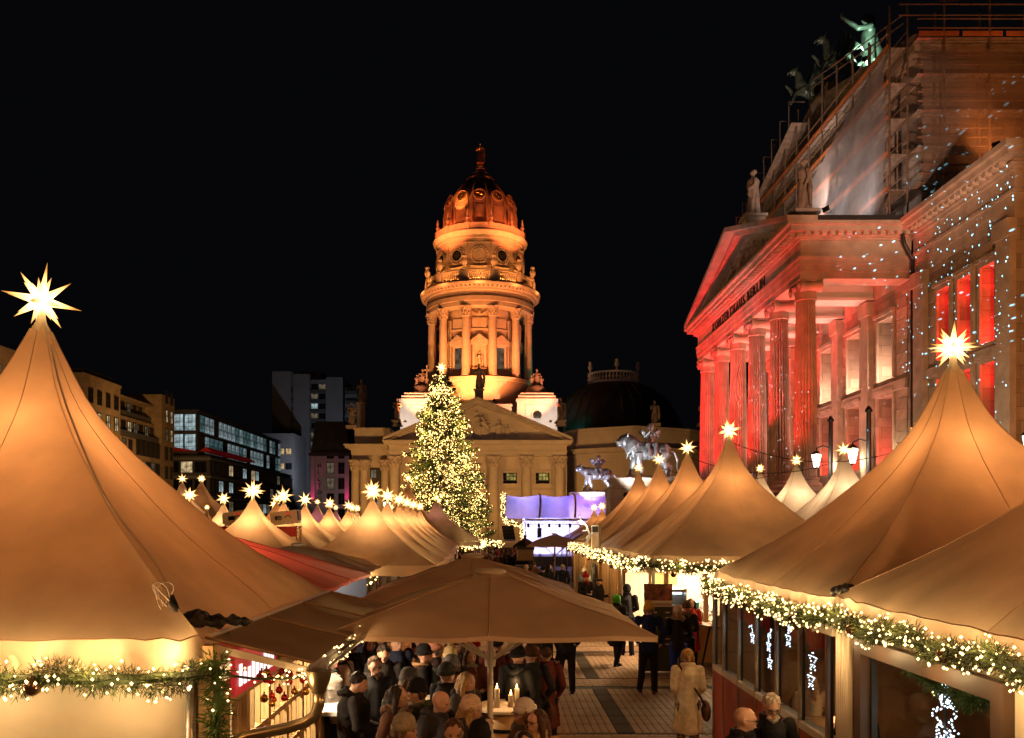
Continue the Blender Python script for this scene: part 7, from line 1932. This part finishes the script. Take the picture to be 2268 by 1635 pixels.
P('person in ribbed charcoal beanie and dark wool coat', 988, 10.5, BK * .75, 1.72, 'hold', top='coat', col=(.03, .03, .033), hat='beanie', hatc=(.05, .05, .055))
P('blonde long haired person beside the umbrella pole', 1033, 10.25, R_ * .6, 1.68, 'hold', col=(.06, .055, .055), hair='long', hc=(.5, .3, .11))
P('person with dark brown hair and printed scarf behind the candle table', 1042, 12.2, R_ * .3, 1.68, 'hold', yaw=-.2, col=(.16, .05, .035), hair='long', hc=(.07, .03, .015), scarf=(.3, .25, .2))
P('bald person in charcoal hooded jacket', 970, 8.9, R_ * .55, 1.73, 'cup', tilt=.2, yaw=.2, col=(.05, .045, .05), extra=('hood', 'mug'))
P('blonde person in cream ribbed beanie with dark hood', 1043, 8.8, R_ * .75, 1.66, 'hold', col=(.04, .035, .035), hat='beanie', hatc=(.7, .5, .36), hair='long', hc=(.5, .3, .11), scarf=(.25, .13, .06), extra=('hood',))
P('person in grey knitted beanie with patterned scarf at bottom edge', 895, 7.77, R_ * .8, 1.7, 'pocket', col=(.06, .05, .05), hat='beanie', hatc=(.36, .29, .2), hair='bob', hc=(.2, .11, .05), scarf=(.5, .07, .05))
P('person with swept brown hair at the bottom edge', 1006, 7.57, .05, 1.72, 'pocket', col=BLK, hair='short', hc=(.14, .065, .03))
P('person in plain black beanie beside the umbrella pole foot', 1062, 7.4, BK, 1.72, 'pocket', col=BLK, hat='beanie')
P('person in long black hooded coat and black beanie', 1146, 11.45, BK * .85, 1.8, 'hold', top='coat', col=(.017, .018, .02), hat='beanie', extra=('hood',))
P('person in dark coat and brown hat with red bag', 1176, 11.9, BK * 1.1, 1.74, 'pocket', top='coat', col=(.028, .026, .026), hat='beanie', hatc=(.07, .035, .02), extra=('bag',))
P('person with orange glasses in white beanie', 1162, 8.53, L_ * .7, 1.68, 'hold', col=(.1, .08, .06), hat='beanie', hatc=(.66, .58, .52), hair='long', hc=(.3, .16, .06), extra=('glasses',))
P('person with long brown hair in honey coloured shawl', 1190, 8.27, L_ * .35, 1.66, 'hold', yaw=-.3, top='coat', col=(.5, .32, .13), hair='long', hc=(.1, .045, .02), extra=('glasses',))
P('person with curly dark hair at the bottom edge', 1161, 7.3, .1, 1.68, 'pocket', col=CHAR, hair='bob', hc=(.04, .022, .014))
P('person in rust brown jacket behind the long black coat', 1186, 13.2, BK * .8, 1.74, 'hold', col=(.17, .055, .03), hair='bob', hc=(.06, .03, .015))
P('person in cream coat half hidden by umbrella struts', 1142, 13.3, BK * .6, 1.72, 'hold', col=CREAM, hair='short', hc=(.1, .06, .03))
P('person in bright red hat under the umbrella', 1050, 13.2, .2, 1.68, 'pocket', col=CHAR, hat='beanie', hatc=(.55, .02, .03))
P('person in black puffer and wide trousers standing in the alley', 1255, 17.4, BK, 1.8, 'pocket', legs='ease', col=(.018, .017, .016), hair='short')
P('person in dark coat with small backpack under canopy edge', 1207, 15.6, BK * .9, 1.76, 'pocket', top='coat', col=BLK, hair='short')
P('person in cream wool coat with crossbody bag and plaid trousers', 1523, 12.2, BK * .97, 1.68, 'close', legs='stand', top='coat', col=(.68, .5, .31), hair='bob', hc=(.42, .22, .055), tm=plaid('plaid wool', (.05, .035, .025), (.09, .06, .04), (.3, .2, .11), 9), shoes=(.03, .02, .02), extra=('bag',))
P('person in blue jacket and mustard cap standing by the banner', 1437, 17.4, BK * .93, 1.85, 'pocket', legs='ease', top='jacket', col=(.016, .028, .1), hat='beanie', hatc=(.62, .36, .04), shoes=(.05, .03, .02), hair='bob', hc=(.2, .12, .05))
P('person in white beanie with fur hood and blue trousers', 1502, 18.0, BK * .95, 1.72, 'hold', col=(.025, .021, .016), trou=(.03, .06, .38), hat='beanie', hatc=(.74, .66, .52), fur=(.42, .3, .18))
P('person in brown hat leaning over the standing table', 1521, 18.9, BK * .8, 1.72, 'hold', col=(.03, .028, .03), hat='beanie', hatc=(.14, .075, .035), fur=(.3, .18, .09))
P('person with dark hair in bright red coat facing the alley', 1530, 19.9, .15, 1.72, 'hold', top='coat', col=(.5, .035, .025), hair='long', hc=(.03, .015, .01))
P('person in green hood and black coat walking', 1366, 20.8, BK * .8, 1.74, 'phone', legs='walk', top='coat', col=BLK, hat='hoodup', hatc=(.06, .24, .02))
P('person in black hooded jacket at the coffee counter', 1389, 22.4, BK * .9, 1.88, 'phone', legs='stand', top='coat', col=BLK, hat='hoodup', hatc=BLK)
P('bearded person in black beret and quilted jacket', 1326, 27, R_ * .6, 1.74, 'cup', col=(.03, .03, .035), hat='beret', hc=(.025, .018, .012), extra=('beard',))
P('ginger bearded person in dark red pompom beanie', 1297, 29, .45, 1.76, 'hold', col=(.02, .018, .02), hat='beanie', hatc=(.35, .015, .02), hc=(.3, .11, .04), extra=('beard', 'pompom'), scarf=(.5, .02, .03))
P('person in white pompom hat at the chalkboard', 1294, 32.3, BK * .7, 1.76, 'hold', col=(.16, .22, .3), hat='beanie', hatc=(.8, .74, .68), extra=('pompom',))
P('person with grey hair in white padded jacket', 1312, 31.8, BK * .8, 1.78, 'phone', tilt=.3, col=(.78, .76, .72), hair='short', hc=(.42, .4, .37))
P('person with grey hair and navy coat at the plank stalls', 1246, 35.5, BK * .9, 1.78, 'pocket', col=(.018, .02, .03), hair='short', hc=(.4, .35, .27))
P('person with dark bun before the stage light', 1215, 36.5, R_, 1.74, 'pocket', col=BLK, hair='long', hc=(.03, .012, .01))
P('person in black cap by the little fir', 1203, 35, BK * .9, 1.7, 'pocket', col=(.02, .018, .025), hat='beanie')
P('person in brown fur coat near the tower kiosk', 1182, 37, BK * .8, 1.82, 'pocket', top='coat', col=(.15, .08, .04), hair='short', hc=(.12, .06, .03))
P('person in pale beanie near the tower kiosk', 1165, 36, .4, 1.72, 'pocket', col=(.1, .08, .07), hat='beanie', hatc=(.6, .45, .4))
P('bald person with glasses in black scarf coat', 1643, 8.04, R_ * .85, 1.74, 'pocket', tilt=.1, col=(.02, .02, .022), extra=('glasses',), scarf=(.015, .014, .014))
P('grey haired person with white goatee and blue scarf', 1707, 8.65, L_ * .05 + .1, 1.74, 'pocket', tilt=.28, yaw=-.1, top='coat', col=(.024, .022, .022), hair='short', hc=(.62, .5, .38), extra=('glasses', 'beard'), scarf=(.1, .1, .16))
P('person working in striped shirt and red apron inside coffee stall', 1556, 22.4, R_ * .8, 1.74, 'hold', tilt=.45, col=(.7, .66, .62), trou=(.5, .03, .03), hair='short', hc=(.12, .06, .03))
P('fair haired person seated behind the middle glass panes', 0, 12.02, BK * 1.0, 1.72, 'hold', legs='sit', z=-.38, x=4.4, col=(.45, .33, .22), hair='long', hc=(.42, .25, .1))
P('dark haired person seated behind the pane nearest the canvas window', 0, 10.22, BK * 0, 1.72, 'hold', legs='sit', z=-.38, x=4.3, col=BLK, hair='bob')
P('person in white shirt inside the trinket stall', 0, 19.0, .2, 1.76, 'hold', x=px(838, 19.0), col=(.7, .62, .48), hair='short', hc=(.2, .14, .07))
# more visitors packed round the tables
rk = random.Random(21)
TOPS = [((.02, .018, .018), 'black'), ((.035, .03, .03), 'charcoal'), ((.08, .035, .02), 'chestnut'), ((.03, .035, .06), 'navy'), ((.2, .12, .06), 'camel'), ((.12, .03, .025), 'wine red'), ((.07, .08, .05), 'olive')]
HATS = [('beanie', BLK, 'black beanie'), ('beanie', (.2, .05, .03), 'rust beanie'), ('beanie', (.03, .045, .09), 'navy beanie'), ('beanie', (.12, .12, .13), 'grey beanie'), (None, None, 'dark hair'), (None, None, 'chestnut hair'), ('beret', (.1, .03, .03), 'wine beret')]
HCS = {'dark hair': (.025, .015, .012), 'chestnut hair': (.11, .045, .02), 'blonde hair': (.45, .27, .1)}
used = set()
for (u, Y) in ((905, 10.2), (925, 9.4), (1100, 12.9), (880, 9.1), (1015, 12.9), (930, 13.3), (820, 13.4), (1000, 11.2), (1210, 12.6)):
    for q in range(40):
        tc, tn = rk.choice(TOPS); hk, hcol, hn_ = rk.choice(HATS); kind = rk.choice(['jacket', 'coat'])
        if (tn, hn_) not in used: break
    used.add((tn, hn_))
    P('visitor in ' + tn + ' ' + kind + ' and ' + hn_ + ' by the umbrella', u, Y, rk.uniform(-pi, pi), rk.uniform(1.62, 1.8), rk.choice(['hold', 'pocket', 'cup']), top=kind, col=tc, hat=hk, hatc=hcol or BLK, hair=rk.choice(['long', 'bob', 'short']) if hk is None else rk.choice(['bob', 'long', 'short']), hc=HCS.get(hn_, (.07, .035, .02)), scarf=rk.choice([None, (.2, .15, .1), (.3, .04, .03), (.05, .05, .06)]), extra=rk.choice([('hood',), ('hood',), ('mug',), ('hood', 'mug')]))
# far crowd before the stage
rc = random.Random(5); k_ = 0
cn = {BLK: 'black', CHAR: 'charcoal', BRN: 'dark brown', NAVY: 'navy', (.12, .07, .04): 'tan', (.2, .15, .1): 'beige', (.09, .03, .025): 'wine red'}
hn = {(.5, .42, .35): 'pale beanie', BLK: 'black beanie', (.2, .1, .06): 'brown beanie', (.35, .05, .04): 'red beanie'}; rn = {(.05, .03, .02): 'dark', (.2, .11, .05): 'brown', (.3, .2, .12): 'fair'}
cc = [BLK, CHAR, BRN, NAVY, (.12, .07, .04), (.2, .15, .1), (.09, .03, .025)]
for i in range(96):
    Y = rc.uniform(46, 64); u = rc.uniform(1062, 1172) if i % 4 else rc.uniform(1010, 1075)
    c1, h1, r1, t1, w1 = rc.choice(cc), rc.choice(list(hn)), rc.choice(list(rn)), rc.choice([None, None, 'beanie']), rc.choice(['short', 'bob', 'bob'])
    lb = 'visitor in ' + cn[c1] + ' jacket and ' + (hn[h1] if t1 else rn[r1] + ' ' + w1 + ' hair') + ' in the crowd before the stage'
    P(lb, u, Y, rc.choice([0, .4, -.5, BK, BK * .8, 2.2]), rc.uniform(1.6, 1.85), rc.choice(['pocket', 'hold']), col=c1, hair=w1, hc=r1, hat=t1, hatc=h1, grp=lb.replace('visitor', 'visitors'))
# tables and candles in the near crowd
def high_table(lab, x, Y):
    t = thing('high_table', lab, 'table', (x, Y, 0))
    MB().lathe([(.38, 1.05), (.4, 1.06), (.4, 1.09), (.38, 1.1)], 28, (x, Y)).build('top', mt['woodw'], t, smooth=40)
    MB().lathe([(.26, 0), (.3, .3), (.32, .55), (.3, .8), (.27, 1.04)], 24, (x, Y)).build('barrel', mt['wood'], t, smooth=1)
    for z in (.25, .8): MB().lathe([(.315, z), (.322, z + .05)], 24, (x, Y), cap=False).build('hoop', mt['iron'], t)
high_table('barrel table with candles beside umbrella pole', .1, 11.1); high_table('barrel table near the counter under the umbrella', -1.25, 11.6)
for i, (x, y) in enumerate(((-.02, 10.95), (.16, 11.0), (.24, 11.2))):
    t = thing('pillar_candle', ['tall', 'short', 'middle'][i] + ' white pillar candle burning on the barrel table', 'candle', (x, y, 1.1)); h = (.24, .15, .19)[i]
    MB().lathe([(.035, 1.1), (.035, 1.1 + h)], 14, (x, y)).build('wax', M('wax', (.85, .7, .5), .5, trans=.3) if not i else bpy.data.materials['wax'], t, smooth=40)
    MB().lathe([(.002, 1.1 + h), (.012, 1.12 + h), (.008, 1.14 + h), (.001, 1.17 + h)], 8, (x, y)).build('flame', glow('flame', (1, .6, .2), 14) if not i else bpy.data.materials['flame'], t)
    lamp('candle_light', 'POINT', (x, y, 1.2 + h), (1, .55, .22), 2.2, .02)
# little potted firs near the stage
for i, (u, Y) in enumerate(((1196, 40), (1226, 38.5))):
    t = thing('potted_fir', ['bushy little fir before the bright stage', 'little fir at the plank stall corner'][i], 'fir', (px(u, Y), Y, 0)); x = px(u, Y)
    MB().tube([(x, Y, 0), (x, Y, 2.0)], [.04, .01], 6).build('trunk', mt['bark'], t); f = MB()
    for j in range(700):
        z = rnd.uniform(.4, 2.05); r_ = .5 * (2.15 - z) / 1.7; a = rnd.uniform(0, 2 * pi); q = rnd.uniform(.2, 1)
        p = V((x + r_ * q * cos(a), Y + r_ * q * sin(a), z)); d = V((cos(a), sin(a), rnd.uniform(-.2, .5))).normalized() * .12; e = d.cross(V((0, 0, 1))).normalized() * .018
        f.add([p - e, p + e, p + d], [(0, 1, 2)])
    f.build('crown', mt['needle'], t, kind='stuff')
# ================================================================ FLOODLIGHTS ON THE BUILDINGS
def flood(lab, loc, to, col, w, size=70, blend=.6, rad=.15, grp=None, s_=1.0):
    "a lamp housing with its light in front"
    t = thing('floodlight', lab, 'floodlight', loc, grp)
    d = (V(to) - V(loc)).normalized(); q = d.to_track_quat('Y', 'Z'); m3 = q.to_matrix()
    b = MB(); b.bx(-.18 * s_, .18 * s_, -.1 * s_, .1 * s_, -.14 * s_, .14 * s_); b.v = [tuple(m3 @ V(p) + V(loc) - d * .14) for p in b.v]; b.build('housing', mt['iron'], t)
    b = MB(); b.bx(-.16 * s_, .16 * s_, .1 * s_, .11 * s_, -.12 * s_, .12 * s_); b.v = [tuple(m3 @ V(p) + V(loc) - d * .14) for p in b.v]; b.build('lens', mt['white'], t)
    b = MB(); x, y, z = loc; b.tube([(x - .2 * s_, y, z), (x - .2 * s_, y, z - .25 * s_), (x + .2 * s_, y, z - .25 * s_), (x + .2 * s_, y, z)], .02, 5); b.build('yoke', mt['iron'], t)
    lamp('flood_light', 'SPOT', V(loc) + d * .12, col, w, rad, to=to, size=size, blend=blend)
RED = (1, .03, .028)
G1 = 'red floodlights at the foot of the portico columns'
for i, y in enumerate(CY):
    lx, yy, lz, lw = ((10.5, 45.4, .5, 17000), (12.6, 52.0, 5.9, 9000), (9.8, 54.7, 1.95, 24000), (9.8, 58.6, 1.95, 24000), (9.8, 63.2, 1.95, 24000), (9.8, 67.8, 1.95, 24000))[i]; flood('red floodlight on the steps aimed at the ' + ('column nearest the wing', 'second column from the wing', 'third column from the wing', 'fourth column from the wing', 'fifth column from the wing', 'column farthest from the wing')[i], (lx, yy, lz), (17.2, y, 13.6), RED, lw, 32 if i == 0 else 40, .7, grp=G1)
for y in CY[:-1]:
    lamp('portico_uplight', 'SPOT', (19.6, y + 2.27, 5.7), (1, .36, .27), 1500, .2, to=(20.6, y + 2.27, 17), size=110, blend=.8)
for a, c in OP_P:
    y = (a + c) / 2
    lamp('reveal_light', 'POINT', (23.3, y - .3, ZU[0] + .3), (1, .62, .46), 340, .06); lamp('reveal_light', 'POINT', (23.3, y - .3, ZL[0] + .4), (1, .06, .045), 220, .06)
for a, c in OP_W:
    y = (a + c) / 2
    for z in (ZU, ZL):
        lamp('reveal_light', 'POINT', (23.35, y - .15, z[0] + .35), (1, .02, .018), 130, .06); lamp('reveal_light', 'POINT', (23.35, y - .15, z[1] - .5), (1, .02, .018), 50, .06)
for y in (48.8, 53.2, 57.6):
    lamp('wall_sconce', 'POINT', (22.2, y, 7.3), (1, .72, .45), 130, .08)
flood('large assumed amber floodlight on a mast beyond the glass restaurant', (14.5, 20, 9.0), (23, 43, 15), (1, .36, .1), 8000, 62, .6, s_=1.4)  # out-of-view flood, assumed for the orange wash on the wing
MB().tube([(14.5, 20, 0), (14.5, 20, 8.7)], .09, 8).build('assumed_mast', mt['iron'])  # unseen mast added to carry the assumed floodlight
tag(bpy.data.objects['assumed_mast'], 'assumed slim dark mast carrying the amber floodlight', 'mast')
for i, (y, z) in enumerate(((49.8, 21.9), (53.6, 23.0), (56.8, 23.9))):  # middle and far lamps added as fill to even out the netting
    flood('white work lamp on portico roof at the ' + ('near end', 'middle', 'added far position')[i] + ' of the scaffold netting', (19.2, y, z), (21.8, y + 1.2, z + 1.6), (.98, .86, .86), (480, 340, 340)[i], 140, .9)
flood('added rosy fill light on the dark mast aimed at scaffolded upper hall', (14.5, 20.4, 9.8), (23, 54, 26.5), (1, .58, .42), 20000, 24, .8, s_=1.4)  # out-of-view lamp added to brighten the upper hall and netting
flood('dim fill lamp added on portico roof under the netting', (20.2, 56.5, 24.6), (22.5, 60, 28), (1, .72, .6), 700, 140, .8)  # fill light added for the upper gable
flood('pale floodlight on gable ridge aimed at bronze chariot', (25.9, 60.3, 36.4), (27.4, 63, 39.3), (.72, 1, .76), 2600, 75, .5)
flood('amber floodlight low on scaffold side', (26, 44.5, 23.3), (30, 48, 28), (1, .32, .09), 900, 120, .8)
flood('dim white floodlight aimed at concert hall pediment relief', (12.5, 59, 5.2), (17.2, 60, 21.5), (1, .75, .72), 2200, 50, .6)
flood('white floodlight aimed up at the metal lion', (px(1385, 50), 49.0, 5.2), (px(1437, 52), 52, 8.4), (.92, .96, 1), 1100, 80, .6)
flood('white floodlight aimed up at the metal panther', (px(1300, 73), 73.2, 5.2), (px(1322, 76), 76, 8.2), (.92, .96, 1), 1300, 80, .6)
# ---- snowflake projectors: real gobo lamps throwing small light points
def gobo(loc, to, size, w, scale, thr, col):
    o = lamp('snow_projector', 'SPOT', loc, col, w, 0, to=to, size=size, blend=.1)
    l = o.data; l.use_nodes = True; N = l.node_tree.nodes; L = l.node_tree.links
    e = N['Emission']
    g_ = N.new('ShaderNodeNewGeometry'); v = N.new('ShaderNodeTexVoronoi'); v.inputs['Scale'].default_value = scale
    L.new(g_.outputs['Incoming'], v.inputs['Vector'])
    mr = N.new('ShaderNodeMapRange'); mr.inputs['From Min'].default_value = thr; mr.inputs['From Max'].default_value = thr * .55; mr.inputs['To Min'].default_value = 0; mr.inputs['To Max'].default_value = 1
    L.new(v.outputs['Distance'], mr.inputs['Value']); L.new(mr.outputs['Result'], e.inputs['Strength'])
    e.inputs['Color'].default_value = (*col, 1)
gobo((-6.3, 27.2, 3.95), (24.5, 41.5, 16.5), 27, 560000, 105, .185, (.45, .8, 1))
gobo((-8.6, 27.2, 3.95), (20, 56, 11), 16, 150000, 135, .18, (.85, .88, 1))
# ---- church
OR = (1, .25, .075)
flood('orange floodlight left before the church drum', (CX - 12, 131.5, 19.2), (CX - 2, 143, 35), (1, .3, .085), 17000, 80)
flood('orange floodlight right before the church drum', (CX + 12, 131.5, 19.2), (CX + 2, 143, 35), OR, 17000, 80)
flood('orange floodlight above the church pediment', (CX + 2.5, 133, 22.9), (CX + .5, 143, 36), OR, 14000, 95)
flood('orange floodlight left of church pediment statue', (CX - 3.5, 133, 22.6), (CX - 1, 143, 36), (1, .36, .08), 12000, 95)
flood('teal floodlight at the right flank of the church tower', (CX + 14, 146, 24.6), (CX + 8, 149, 34), (.12, .8, .6), 900, 90)
for d in (-90, -60, -30, 0, 30, 60, 90):
    x, y = polar(8.75, d); lamp('gallery_light', 'POINT', (x, y, 44.3), (1, .36, .08), 420, .1)
for d in (-70, -35, 0, 35, 70):
    x, y = polar(13.5, d); lamp('attic_light', 'SPOT', (x, y, 41.0), (1, .32, .085), 2600, .2, to=(*polar(7.5, d), 50), size=60, blend=.7)
for d in (-80, -48, -16, 16, 48, 80):
    x, y = polar(7.4, d); lamp('dome_light', 'POINT', (x, y, 54.5), (1, .15, .03), 220, .1)
for d in (-40, 40):
    x, y = polar(19, d); lamp('dome_flood', 'SPOT', (x, y, 47), (1, .2, .05), 26000, .2, to=(CX, CYY, 61), size=50, blend=.6)
for s_ in (-1, 1):
    flood('white floodlight at the foot of the church corner block ' + ('with golden window' if s_ < 0 else 'with dark window'), (CX + s_ * 11.2, 131.8, 19.4), (CX + s_ * 9.4, 138, 21.5), (1, .78, .66), 1800, 100, .7)
SOD = (1, .5, .16)
for i, (x, y, w, to) in enumerate(((-14, 112, 5600, (-11, 129, 13)), (4, 112, 5600, (2, 129, 13)), (20, 108, 5600, (20, 129, 13)), (-24, 114, 4200, (-21, 131, 13)))):
    flood(['amber ground floodlight before the church portico, tree side', 'amber ground floodlight before the church portico, stage side', 'amber ground floodlight before the rotunda hall', 'amber ground floodlight before the church side wing'][i], (x, y, 3.0), to, SOD, w, 95, .7, .3)
flood('small teal floodlight at the foot of the dark hall dome', (11.2, 137.5, 18.9), (13.5, 143, 21.5), (.1, .75, .5), 260, 100, .8)
# ---- street side
for i, (loc, to, w) in enumerate((((-44, 96, 7), (-60, 112, 14), 7500), ((-44, 128, 7), (-60, 140, 14), 9000))):
    flood(['assumed amber street flood before the tall beige corner block', 'assumed amber street flood before the stepped brown block'][i], loc, to, (1, .5, .16), w * 1.5, 110, .7, .3)  # unseen street floods, assumed for the orange wash on these blocks
flood('cold fill flood added before the high-rise', (-46, 228, 12), (-57, 262, 32), (.8, .85, 1), 9000, 90, .6, .3)  # added to lift the high-rise to a dim blue-grey
flood('dim pink fill flood added before the hotel', (px(731, 172) + 3, 160, 4), (px(731, 172), 172, 12), (1, .62, .62), 1100, 60, .6, .3)  # added to brighten the hotel wall behind its letters
flood('added red flood above the church gallery aimed at the gilded figure', (CX - 5, 141.5, 54.2), (CX, 150, 68), (1, .3, .06), 14000, 40, .5)  # spot added because the gilded figure stayed dark
# ---- assumed street lamps behind the camera, added to light tents, umbrellas and ground
def assumed_street_lamp(lab, x, y, h, w, to):
    t = thing('assumed_street_lamp', lab, 'street lamp', (x, y, 0))
    MB().tube([(x, y, 0), (x, y, h)], [.11, .06], 10).build('mast', mt['iron'], t)
    MB().box((x, y + .25, h), (.3, .7, .14)).build('lamp_head', mt['steel'], t)
    MB().box((x, y + .35, h - .085), (.22, .4, .02)).build('lens', mt['white'], t)
    lamp('assumed_street_light', 'SPOT', (x, y + .35, h - .16), (1, .4, .125), w * .9, .2, to=to, size=110, blend=.7)
assumed_street_lamp('assumed tall amber street lamp, unseen, left behind the terrace', -7, -5, 8.5, 1500, (-2, 12, 1))  # unseen lamp, assumed from the lit tent fronts and umbrella tops
assumed_street_lamp('assumed tall amber street lamp, unseen, right behind the terrace', 8, -5, 8.5, 3000, (3, 12, 1))  # likewise assumed, out-of-view lamp added as the stronger fill
# ---- extra lamps added below the near garlands to brighten the canvas
for x in (-6.9, -5.9, -4.9, -3.9, -2.9): lamp('garland_fill', 'POINT', (x, 6.3, 2.12), (1, .66, .3), 9, .06)
for y in (4.6, 5.6, 6.6, 7.6, 8.5): lamp('garland_fill', 'POINT', (3.18, y, 2.3), (1, .62, .27), 6, .06)
